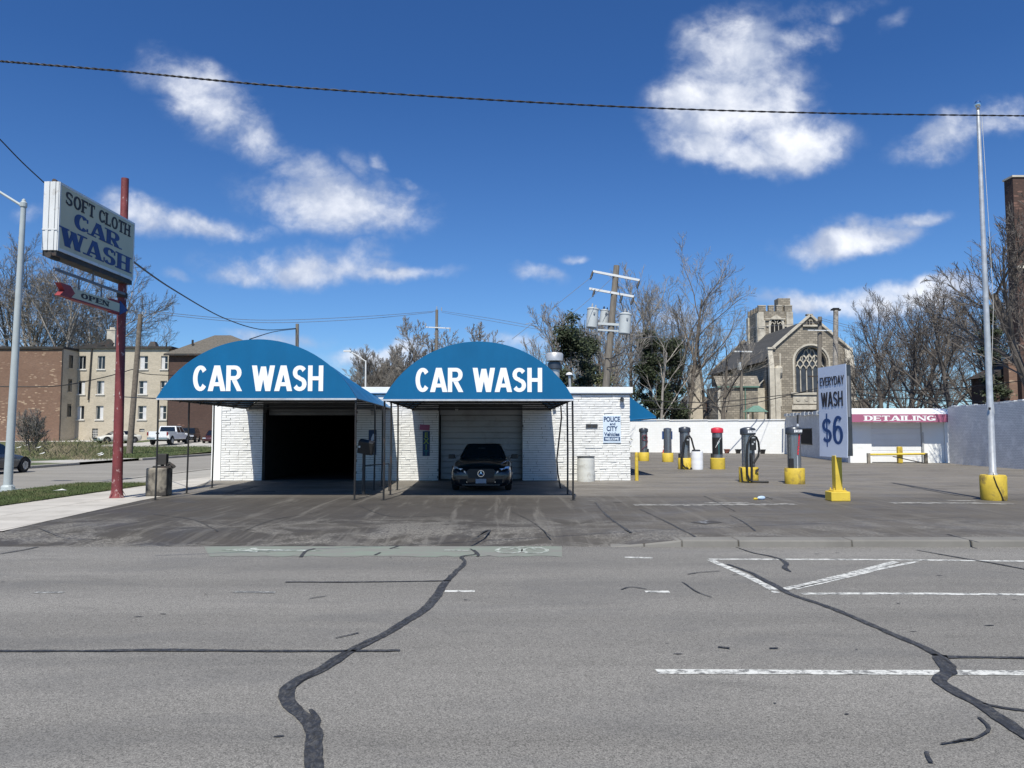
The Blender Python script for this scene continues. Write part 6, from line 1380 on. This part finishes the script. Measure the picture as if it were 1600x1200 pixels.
def vehicle(name, loc, rz, label, cat, paint, st, cabin, wheels, R_, halfw, lamps=None, sub=2, pillars=2):
    v = empty(name, loc, rz, label, cat)
    loft(MB(), st).build('body', paint, v, smooth=True, sub=sub)
    (yb0_, yt0, yt1, yb1_, zb_, zt_, wb, wt) = cabin
    B = [(-wb, yb0_, zb_), (wb, yb0_, zb_), (wb, yb1_, zb_), (-wb, yb1_, zb_)]; T_ = [(-wt, yt0, zt_), (wt, yt0, zt_), (wt, yt1, zt_), (-wt, yt1, zt_)]
    vs = B+T_+[(0, yt0-.02, zt_+.035), (0, yt1+.02, zt_+.035), (0, yb0_-.06, zb_)]
    MB().add(B+T_, [(0,1,5,4),(1,2,6,5),(2,3,7,6),(3,0,4,7)]).add([T_[0],T_[1],T_[2],T_[3],(0,yt0,zt_+.04),(0,yt1,zt_+.035)],[(0,4,5,3),(4,1,2,5)]).build('cabin', paint, v, bevel=.09)
    g_ = MB(); glasspanel(g_, B[0], B[1], T_[1], T_[0], (.05, .05), (.02, .08)); g_.build('windshield', 'car_glass', v)
    g_ = MB(); glasspanel(g_, B[2], B[3], T_[3], T_[2], (.06, .06), (.1, .1)); g_.build('rear_window', 'car_glass', v)
    for s_, (a, b, c_, d_) in ((1, (B[1], B[2], T_[2], T_[1])), (-1, (B[3], B[0], T_[0], T_[3]))):
        for k in range(pillars):
            e0 = k/pillars; e1 = (k+1)/pillars; a_, b__, c__, d__ = map(Vector, (a, b, c_, d_)); q0 = a_.lerp(b__, e0); q1 = a_.lerp(b__, e1); q2 = d__.lerp(c__, e1); q3 = d__.lerp(c__, e0)
            g_ = MB(); glasspanel(g_, q0, q1, q2, q3, (.06, .05), (.08, .1)); g_.build('side_window', 'car_glass', v)
    for (wy_, hw2) in wheels:
        for s_ in (-1, 1):
            ar_ = MB(); n_ = 16; o = [(wy_+math.cos(t*PI/n_)*(R_+.06), R_+math.sin(t*PI/n_)*(R_+.06)) for t in range(n_+1)]+[(wy_-R_-.05, .2), (wy_+R_+.05, .2)]
            ar_.prism(o, s_*(halfw-.10), s_*(halfw+.004), lambda u, w_, d_: (d_, u, w_)); ar_.build('wheel_arch', 'dark', v)
            wheel(v, s_*(hw2-.08), wy_, R_, .2, s_)
    return v
# the black coupe under the right awning
q_ = G(752, 766.5)
cp = vehicle('parked_coupe', (-.90, 22.15, 0), 0, 'shiny black coupe parked nose out in front of the closed roll door', 'car', 'car_black',
   [(.05, .17, .56, .68, .05), (.13, .14, .66, .82, .06), (.36, .13, .74, .90, .08), (.95, .14, .82, .905, .10), (1.45, .17, .90, .90, .08), (2.4, .17, .93, .90, .03), (3.6, .17, .95, .90, .03), (4.3, .22, .93, .85, .04), (4.62, .3, .85, .72, .02)],
   (1.42, 2.15, 3.15, 4.05, .90, 1.36, .74, .53), [(.88, .87), (3.62, .87)], .33, .895, pillars=2)
for s_ in (-1, 1):      # headlamps: two lenses each side
    def hp(x_, z_, y_): return (s_*x_, y_, z_)
    e = empty('headlight', (0, 0, 0)); e.parent = cp
    for pl in ([(.44, .53, .10), (.60, .60, .17), (.66, .68, .22), (.55, .67, .16), (.47, .60, .11)], [(.62, .55, .16), (.77, .54, .26), (.82, .63, .36), (.82, .73, .42), (.70, .72, .27), (.645, .62, .18)]):
        c0_ = Vector((s_*sum(a[0] for a in pl)/len(pl), sum(a[2] for a in pl)/len(pl), sum(a[1] for a in pl)/len(pl)))
        pt = [Vector((s_*a[0], a[2]-.055, a[1])) for a in pl]; bk_ = [Vector((p_.x, p_.y+.14, p_.z)) for p_ in pt]; ft = Vector((c0_.x, c0_.y-.075, c0_.z)); k_ = len(pt)
        MB().add(pt+bk_+[ft], [(i, (i+1) % k_, 2*k_) for i in range(k_)]+[(i, (i+1) % k_, (i+1) % k_+k_, i+k_) for i in range(k_)]).build('lens', 'lens', e)
        MB().lathe([(.045, 0), (.04, .02)], (c0_.x, c0_.y-.10, c0_.z), 12, 'Y').build('bulb_ring', 'dark', e)
    MB().cbox((s_*.98, 1.62, .98), (.20, .10, .13), (0, 0, s_*.12)).beam((s_*.84, 1.64, .93), (s_*.92, 1.62, .95), .05, .04).build('mirror', 'black_plastic', cp, bevel=.03)
    MB().beam((s_*.62, .02, .30), (s_*.40, -.01, .285), .02, .03).build('fog_lamp_trim', 'chrome', cp)
    MB().tube([(s_*.80, .9, .89), (s_*.66, .62, .84), (s_*.58, .45, .80)], .008, 5).build('hood_crease', 'chrome', cp)
    MB().box(s_*.835-.01, .33, .35, s_*.835+.03, .37, .62).build('side_reflector', 'lens', cp)
m = MB()
gr = [(-.36, .40), (.36, .40), (.42, .60), (.34, .665), (-.34, .665), (-.42, .60)]
m.prism(gr, -.015, .1, lambda u, v, d_: (u, d_, v)); m.build('grille', 'black_plastic', cp)
em = MB(); cy_ = -.045
for i in range(24):
    a0, a1 = 2*PI*i/24, 2*PI*(i+1)/24; em.beam((.09*math.cos(a0), cy_, .535+.09*math.sin(a0)), (.09*math.cos(a1), cy_, .535+.09*math.sin(a1)), .014, .02)
for k in range(3):
    a = PI/2+2*PI*k/3; c_, s2 = math.cos(a), math.sin(a); em.add([(.088*c_, cy_-.006, .535+.088*s2), (.022*math.cos(a+PI/3), cy_-.004, .535+.022*math.sin(a+PI/3)), (0, cy_-.012, .535), (.022*math.cos(a-PI/3), cy_-.004, .535+.022*math.sin(a-PI/3))], [(0, 1, 2), (0, 2, 3)])
em.build('emblem', 'chrome', cp)
MB().box(-.155, -.055, .25, .155, -.035, .385).build('licence_plate', 'plate', cp, bevel=.006)
MB().box(-.55, -.03, .195, .55, .0, .215).build('bumper_trim', 'dark_steel', cp); MB().cbox((-.05, 1.95, 1.21), (.22, .04, .05)).build('inner_mirror', 'plate', cp)
MB().box(-.62, -.02, .22, -.42, .04, .36).box(.42, -.02, .22, .62, .04, .36).build('air_intake', 'dark', cp)

def lamp_quad(v, name, mat, boxes):
    for b in boxes: MB().box(*b).build(name, mat, v, bevel=.015)
# sedan at the left kerb
sedan_st = [(.05, .30, .55, .62, .04), (.25, .20, .66, .82, .05), (1.0, .18, .80, .88, .06), (1.5, .18, .88, .89, .04), (2.6, .18, .90, .89, .02), (3.7, .18, .93, .89, .02), (4.4, .25, .92, .84, .03), (4.7, .35, .82, .70, .02)]
cs = vehicle('parked_sedan', (-23.25, 35.9, RZ), rad(180), 'dark slate sedan parked at the far kerb, cut by the left edge', 'car', 'car_navy', sedan_st, (1.35, 2.1, 3.1, 4.15, .86, 1.36, .76, .56), [(.9, .88), (3.7, .88)], .34, .885)
# pickup seen from behind
pk_ = P(247, 690, 75)
pu = empty('pickup_truck', (pk_.x+.6, 78.6, T(pk_.x, 76)+.02), rad(180+2), 'white crew cab pickup truck seen from behind on the parking bay', 'truck')
W2 = .98
MB().box(-W2, 0.1, .55, W2, 5.0, 1.02).build('chassis_side', 'car_white', pu, bevel=.05)
loft(MB(), [(-.35, .55, 1.0, .80, .03), (-.1, .5, 1.12, .94, .04), (.4, .5, 1.2, .97, .06), (1.2, .5, 1.24, .98, .03)]).build('hood', 'car_white', pu, smooth=True, sub=1)
MB().add([(-.95,1.0,1.15),(.95,1.0,1.15),(.95,3.2,1.15),(-.95,3.2,1.15),(-.78,1.75,1.86),(.78,1.75,1.86),(.78,3.1,1.86),(-.78,3.1,1.86)],[(4,5,6,7),(0,1,5,4),(1,2,6,5),(2,3,7,6),(3,0,4,7)]).box(-W2, 1.2, 1.0, W2, 3.22, 1.16).build('cab', 'car_white', pu, bevel=.05)
m = MB(); glasspanel(m, (.95,3.2,1.15), (-.95,3.2,1.15), (-.78,3.1,1.86), (.78,3.1,1.86), (.08, .08), (.12, .12)); m.build('rear_window', 'car_glass', pu)
m = MB(); glasspanel(m, (-.95,1.0,1.15), (.95,1.0,1.15), (.78,1.75,1.86), (-.78,1.75,1.86)); m.build('windshield', 'car_glass', pu)
for s_ in (1, -1):
    A, B_, C_, D_ = Vector((s_*.95,1.0,1.15)), Vector((s_*.95,3.2,1.15)), Vector((s_*.78,3.1,1.86)), Vector((s_*.78,1.75,1.86))
    for e0, e1 in ((0.05, .52), (.52, .97)):
        m = MB(); q0, q1, q2, q3 = A.lerp(B_, e0), A.lerp(B_, e1), D_.lerp(C_, e1), D_.lerp(C_, e0)
        if s_ > 0: glasspanel(m, q0, q1, q2, q3, (.1, .05), (.1, .14), .012)
        else: glasspanel(m, q1, q0, q3, q2, (.05, .1), (.1, .14), .012)
        m.build('side_window', 'car_glass', pu)
    m = MB().box(s_*W2-.06 if s_ > 0 else -W2, 3.3, 1.0, s_*W2 if s_ > 0 else -W2+.06, 5.45, 1.32); m.build('bed_side', 'car_white', pu, bevel=.02)
    MB().box(s_*.93-.06, 5.43, .92, s_*.93+.06, 5.50, 1.26).build('tail_light', 'tail_red', pu)
    MB().cbox((s_*1.1, 1.3, 1.28), (.2, .1, .22)).build('mirror', 'black_plastic', pu)
    for wy_ in (.55, 4.4):
        n_ = 14; o = [(wy_+math.cos(t*PI/n_)*.50, .42+math.sin(t*PI/n_)*.50) for t in range(n_+1)]; MB().prism(o, s_*(W2-.15), s_*(W2+.012), lambda u, w_, d_: (d_, u, w_)).build('wheel_arch', 'dark', pu)
        wheel(pu, s_*(W2-.10), wy_, .41, .26, s_)
MB().box(-.86, 5.40, .80, .86, 5.46, 1.31).build('tailgate', 'car_white', pu, bevel=.02); MB().box(-.16, 5.462, 1.08, .16, 5.475, 1.2).build('tailgate_handle', 'black_plastic', pu)
MB().box(-.95, 5.42, .52, .95, 5.60, .74).build('bumper', 'chrome', pu, bevel=.03); MB().box(-.18, 5.605, .58, .18, 5.615, .72).build('licence_plate', 'plate_white', pu)
MB().box(-.8, .3, .38, .8, 5.3, .54).build('underside', 'dark', pu)
# dark suv
suv_st = [(.05, .35, .80, .72, .04), (.2, .28, .92, .84, .05), (.9, .25, 1.0, .90, .06), (1.2, .25, 1.05, .90, .03), (2.6, .25, 1.08, .91, .02), (4.2, .28, 1.08, .90, .02), (4.5, .4, 1.05, .84, .02)]
p_ = P(296, 692, 82)
v = vehicle('parked_suv', (p_.x, 81, T(p_.x, 82)), rad(14), 'dark charcoal SUV facing the street beside the white pickup', 'car', 'car_dark', suv_st, (1.0, 1.55, 4.1, 4.45, 1.03, 1.62, .80, .64), [(.85, .9), (3.6, .9)], .36, .9, pillars=3)
lamp_quad(v, 'headlight', 'lens', [(-.80, .02, .66, -.45, .14, .82), (.45, .02, .66, .80, .14, .82)]); MB().box(-.4, .0, .66, .4, .08, .80).build('grille', 'chrome', v); MB().box(-.7, -.02, .36, .7, .06, .46).build('bumper_trim', 'chrome', v)
# old white sedan
p_ = P(163, 690.5, 80)
v = vehicle('parked_sedan', (p_.x-.4, 78.8, T(p_.x, 80)+.02), rad(-38), 'old cream white sedan half hidden behind the red sign pole', 'car', 'car_cream', sedan_st, (1.35, 2.1, 3.1, 4.15, .86, 1.34, .76, .60), [(.9, .88), (3.7, .88)], .33, .885)
MB().box(-.45, .0, .46, .45, .08, .62).build('grille', 'black_plastic', v); lamp_quad(v, 'headlight', 'lens', [(-.78, .08, .48, -.5, .18, .60), (.5, .08, .48, .78, .18, .60)])
p_ = P(334, 692, 80)
v = vehicle('parked_hatchback', (p_.x-.2, 79.5, T(p_.x, 80)), rad(10), 'dark maroon car mostly hidden by the left corner of the wash', 'car', 'car_maroon', sedan_st, (1.35, 2.1, 3.3, 4.35, .86, 1.40, .76, .60), [(.9, .88), (3.7, .88)], .33, .885)
lamp_quad(v, 'headlight', 'lens', [(-.78, .08, .50, -.45, .18, .62), (.45, .08, .50, .78, .18, .62)])

# ------------------------------------------------------------------ bare trees, evergreens
def bare_tree(name, base, height, seed, label, spread=.55, trunk_r=.22, forks=1, dens=1.0, lean=(0, 0), bark='bark', twig='twig', group=None, cat='tree', upward=.35, low=.28, levels=4, twig_r=.012, first=None):
    r = random.Random(seed); root = empty(name, base, 0, label, cat, group); big, fine = MB(), MB()
    def branch(p0, d, L_, r0, lev):
        n = 5 if lev < 2 else (4 if lev == 2 else 3); pts = [p0]; rs = [r0]; p_ = p0; dd = d.copy(); r1 = max(r0*(.38 if lev else .42), twig_r*.7)
        wob = (.10, .16, .22, .28, .3)[lev]
        for i in range(n):
            dd = (dd+Vector((r.uniform(-wob, wob), r.uniform(-wob, wob), r.uniform(-wob, wob)+upward*(.10 if lev else .02)))).normalized(); p_ = p_+dd*(L_/n); pts.append(p_); rs.append(r0+(r1-r0)*(i+1)/n)
        (big if lev < 2 else fine).tube(pts, rs, 8 if lev == 0 else (6 if lev == 1 else 3), cap=lev < 2)
        if lev >= levels: return
        nk = (9, 8, 7, 6)[lev]*dens; nk = int(nk)+(1 if r.random() < nk % 1 else 0)
        for k in range(nk):
            t = (low if lev == 0 else .15)+(1-(low if lev == 0 else .15))*((k+r.uniform(.1, .9))/nk); i = min(int(t*n), n-1); f_ = t*n-i; q_ = pts[i].lerp(pts[i+1], f_); td = (pts[i+1]-pts[i]).normalized()
            az = r.uniform(0, 2*PI) if lev else k*2.4+r.uniform(-.5, .5); ang = r.uniform(.45, .95)*(1.1 if lev == 0 else 1)*(1-.35*t)
            u = td.orthogonal().normalized(); w_ = td.cross(u); nd = td*math.cos(ang)+(u*math.cos(az)+w_*math.sin(az))*math.sin(ang); nd.z += upward*.35; nd.normalize()
            cl_ = L_*(spread if lev == 0 else (.58, .56, .52)[min(lev-1, 2)])*(1.15-.55*t)*r.uniform(.75, 1.2); cr2 = max((rs[i]*(1-f_)+rs[i+1]*f_)*r.uniform(.45, .65), twig_r)
            branch(q_, nd, cl_, cr2, lev+1)
    for k in range(forks):
        d0 = Vector((lean[0]+(r.uniform(-.42, .42) if forks > 1 else r.uniform(-.04, .04)), lean[1]+r.uniform(-.1, .1), 1)).normalized()
        if first: d0 = Vector(first[k]).normalized()
        branch(Vector(((k-forks/2)*.15 if forks > 1 else 0, 0, -.1)), d0, height*r.uniform(.85, 1.0)*.86, trunk_r*(1 if forks == 1 else .7), 0)
    big.build('trunk', bark, root, smooth=True, norm=False); fine.build('crown', twig, root, norm=False); return root
def topz(py, Y): return CAMZ+(677-py)*Y/FPX
def bx_(px, Y): return (px-800)/FPX*Y
for i, (px, Y, ty_, kw, lb) in enumerate([
  (57, 108, 392, dict(trunk_r=.50, spread=.55, dens=.95, forks=2), 'tall bare tree with heavy trunk behind the brick wing, near the street lamp'),
  (106, 106, 392, dict(trunk_r=.42, spread=.55, dens=.95, forks=2), 'tall bare tree above the join of brick wing and cream wall'),
  (12, 112, 405, dict(trunk_r=.35, spread=.55, dens=.95, forks=2), 'bare tree at the far left edge behind the brick wing'),
  (150, 116, 440, dict(trunk_r=.28, spread=.45), 'slighter bare tree behind the apartment house chimney'),
  (196, 112, 505, dict(trunk_r=.2, spread=.5), 'small bare tree showing over the cream roof right of the red pole')]):
    bare_tree('bare_tree', (bx_(px, Y), Y, .5), topz(ty_, Y), 40+i, lb, bark='bark_pale' if i < 2 else 'bark', twig='twig', group='bare trees behind the apartments', twig_r=.020, low=.35, upward=.25, **kw)
for i, (px, Y, ty_, kw, lb) in enumerate([
  (575, 76, 556, dict(forks=3), 'low bare thicket tree beside the distant lamp'), (596, 74, 548, dict(forks=4), 'bushy bare tree midway between the two blue awnings'),
  (614, 72, 545, dict(forks=4), 'bushy bare tree touching the left slope of the right awning'), (632, 77, 556, dict(forks=3), 'low bare tree over the left corner of the right awning'), (556, 84, 572, dict(forks=3), 'lowest faint bare tree rising behind the left awning')]):
    bare_tree('bare_tree', (bx_(px, Y), Y, 0), topz(ty_, Y), 60+i, lb, spread=.42, trunk_r=.12, upward=.7, low=.12, group='bare thicket between the awnings', twig_r=.014, dens=.9, **kw)
for i, (px, Y, ty_, kw, lb) in enumerate([
  (668, 70, 492, dict(spread=.40, trunk_r=.15, lean=(-.10, 0)), 'slender dark bare tree left of the distant crossarm pole'), (677, 84, 476, dict(spread=.36, trunk_r=.2), 'bare tree standing right behind the distant crossarm pole'),
  (742, 72, 500, dict(spread=.40, trunk_r=.14), 'slender bare tree over the top of the right awning'), (716, 78, 520, dict(spread=.45, trunk_r=.12), 'low faint bare tree between the crossarm pole and awning top')]):
    bare_tree('bare_tree', (bx_(px, Y), Y, 0), topz(ty_, Y), 70+i, lb, low=.5, dens=.72, group='slender trees over the right awning', twig_r=.022, **kw)
for i, (px, Y, ty_, kw, lb) in enumerate([
  (905, 60, 470, dict(forks=2), 'bare tree left of the leaning transformer pole'), (940, 64, 460, dict(forks=2), 'bare tree directly behind the transformer cans'),
  (985, 80, 425, dict(), 'bare tree just right of the leaning pole'), (1016, 79, 400, dict(bark='bark_pale', lean=(.02, 0)), 'tall bare tree with pale trunk right of the transformers'),
  (1050, 82, 428, dict(), 'bare tree between the pale trunk tree and the tan chimney'), (1068, 78, 398, dict(lean=(.12, 0), spread=.62), 'widest bare tree reaching toward the church tower'),
  (1105, 80, 470, dict(dens=.70), 'bare tree in front of the left end of the church'), (1128, 77, 500, dict(dens=.70), 'smaller bare tree before the nave roof'),
  (960, 80, 500, dict(forks=3), 'low bushy bare tree behind the leaning pole'), (1030, 88, 480, dict(forks=3), 'bushy bare tree behind the evergreens')]):
    bare_tree('bare_tree', (bx_(px, Y), Y, 0), topz(ty_, Y)*.92, 90+i, lb, **{**dict(spread=.52, trunk_r=.24, dens=.86, low=.22, twig_r=.015, group='bare trees left of the church', upward=.5), **kw})
for i, (px, Y, ty_, kw, lb) in enumerate([
  (1378, 66, 494, dict(), 'dense dark bare tree right of the price sign'), (1418, 62, 470, dict(), 'dense bare tree over the detailing awning lettering'), (1452, 68, 452, dict(), 'tall dense bare tree over the right end of the shop'),
  (1492, 60, 462, dict(), 'dense bare tree left of the flagpole'), (1528, 66, 455, dict(), 'dense bare tree directly behind the flagpole'), (1400, 78, 500, dict(forks=2), 'low bushy bare tree at the back of the dark thicket'),
  (1350, 76, 540, dict(forks=2), 'small low bare tree beside the church annex'), (1560, 53.5, 478, dict(), 'bare tree in front of the dark brick hall')]):
    bare_tree('bare_tree', (bx_(px, Y), Y, 0), topz(ty_, Y)*.94, 120+i, lb, **{**dict(spread=.66, trunk_r=.26, dens=.93, low=.14, twig_r=.012, group='dense dark trees behind the shop', twig='twig_dark', bark='twig_dark', upward=.3), **kw})
# big near tree, its trunk outside the right edge
bare_tree('bare_tree', (bx_(1650, 38), 38, 0), 12.5, 150, 'nearest bare tree reaching in from the right edge past the flagpole', trunk_r=.30, spread=.72, dens=.95, low=.3, twig='twig_dark', bark='bark', twig_r=.013, lean=(-.16, 0), upward=.25)

def leafy(name, base, height, width, seed, label, mat='leaf_dark', n=9000, s=.12, cat='evergreen', trunk=True, cone=.6, zlow=.12, group=None):
    r = random.Random(seed); root = empty(name, base, 0, label, cat, group)
    t_ = MB(); t_.tube([(0, 0, 0), (.05, 0, height*.4), (0, .05, height*.85)], [.16, .11, .03], 8); cl_ = []
    for k in range(46):
        h = zlow+(1-zlow)*r.random(); wr = width/2*((1-h)**cone)*(.55+.45*math.sin(min(1, h*5)*PI/2))*r.uniform(.3, 1.05); a = r.uniform(0, 2*PI); c_ = Vector((math.cos(a)*wr, math.sin(a)*wr, h*height)); cl_.append((c_, r.uniform(.35, .8)*width/7+.15))
        t_.tube([(0, 0, max(0, c_.z-.6)), c_], [.035, .012], 4, cap=False)
    t_.build('trunk', 'bark', root, smooth=True, norm=False); m = MB()
    for _ in range(n):
        c_, R_ = r.choice(cl_); v_ = Vector((r.gauss(0, 1), r.gauss(0, 1), r.gauss(0, .8)))*R_*.62; p_ = c_+v_
        if p_.z < .05: continue
        u = Vector((r.gauss(0, 1), r.gauss(0, 1), r.gauss(0, 1))).normalized(); w_ = u.orthogonal().normalized(); q_ = s*r.uniform(.5, 1.3); o = len(m.v)
        m.v += [tuple(p_-u*q_), tuple(p_+w_*q_*.45), tuple(p_+u*q_), tuple(p_-w_*q_*.45)]; m.f.append((o, o+1, o+2, o+3))
    m.build('crown', mat, root, norm=False); return root
leafy('evergreen_tree', (bx_(892, 50), 50, 0), topz(494, 50), 3.6, 1, 'dark ragged evergreen tree left of the leaning pole', cone=.45, n=11000)
leafy('evergreen_tree', (bx_(920, 52), 52, 0), topz(530, 52), 3.2, 2, 'lower dark evergreen just behind the leaning pole foot', cone=.5, n=7000)
leafy('evergreen_tree', (bx_(1018, 77), 77, 0), topz(516, 77), 4.6, 3, 'dark evergreen tree behind the blue side awning', cone=.5, n=11000, s=.16)
leafy('evergreen_tree', (bx_(1050, 78), 78, 0), topz(530, 78), 4.6, 4, 'dark evergreen tree right of the blue side awning', cone=.5, n=11000, s=.16)
leafy('olive_bush', (bx_(948, 47), 47, 0), topz(588, 47), 2.4, 5, 'small olive green bush peeking over the white building roof', 'leaf_olive', n=2600, s=.09, cat='bush')
leafy('evergreen_tree', (bx_(1553, 46.5), 46.5, 0), topz(478, 46.5), 1.5, 6, 'narrow ivy clad dark green tree beside the flagpole', cone=.3, n=8000, s=.10)
leafy('olive_bush', (bx_(862, 56), 56, 0), topz(575, 56), 2.6, 8, 'low dark bush behind the galvanised roof vent', 'leaf_dark', n=2600, s=.10, cat='bush')
# pale dead trunk in front of the evergreens
bare_tree('bare_tree', (bx_(1033, 75.5), 75.5, 0), 11.5, 171, 'pale whitish dead tree in front of the dark evergreens', trunk_r=.17, spread=.55, dens=.7, low=.3, bark='bark_pale', twig='bark_pale', levels=2, lean=(.03, 0), twig_r=.02)
# far line of bare woods closing the horizon
r = random.Random(77); m = MB()
for k in range(9000):
    x = r.uniform(-260, 260); y = 235+r.uniform(-12, 12); 
    h = (5.5+3.5*math.sin(x*.05)+2.5*math.sin(x*.17+2))*r.uniform(.55, 1.15); a = r.uniform(-.25, .25); w_ = r.uniform(.06, .16)
    m.add([(x-w_, y, 0), (x+w_, y, 0), (x+a*h, y+r.uniform(-.6, .6), h)], [(0, 1, 2)])
tag(m.build('far_woods', 'twig', norm=False), 'hazy line of far bare woods on the horizon', 'woods', kind='stuff')

bare_tree('bare_bush', (bx_(52, 58), 58, .2), 3.0, 181, 'reddish brown bare bush in front of the brick wing by the street lamp', trunk_r=.06, spread=.6, dens=.95, low=.1, forks=5, levels=3, twig_r=.014, upward=.5, cat='bush')
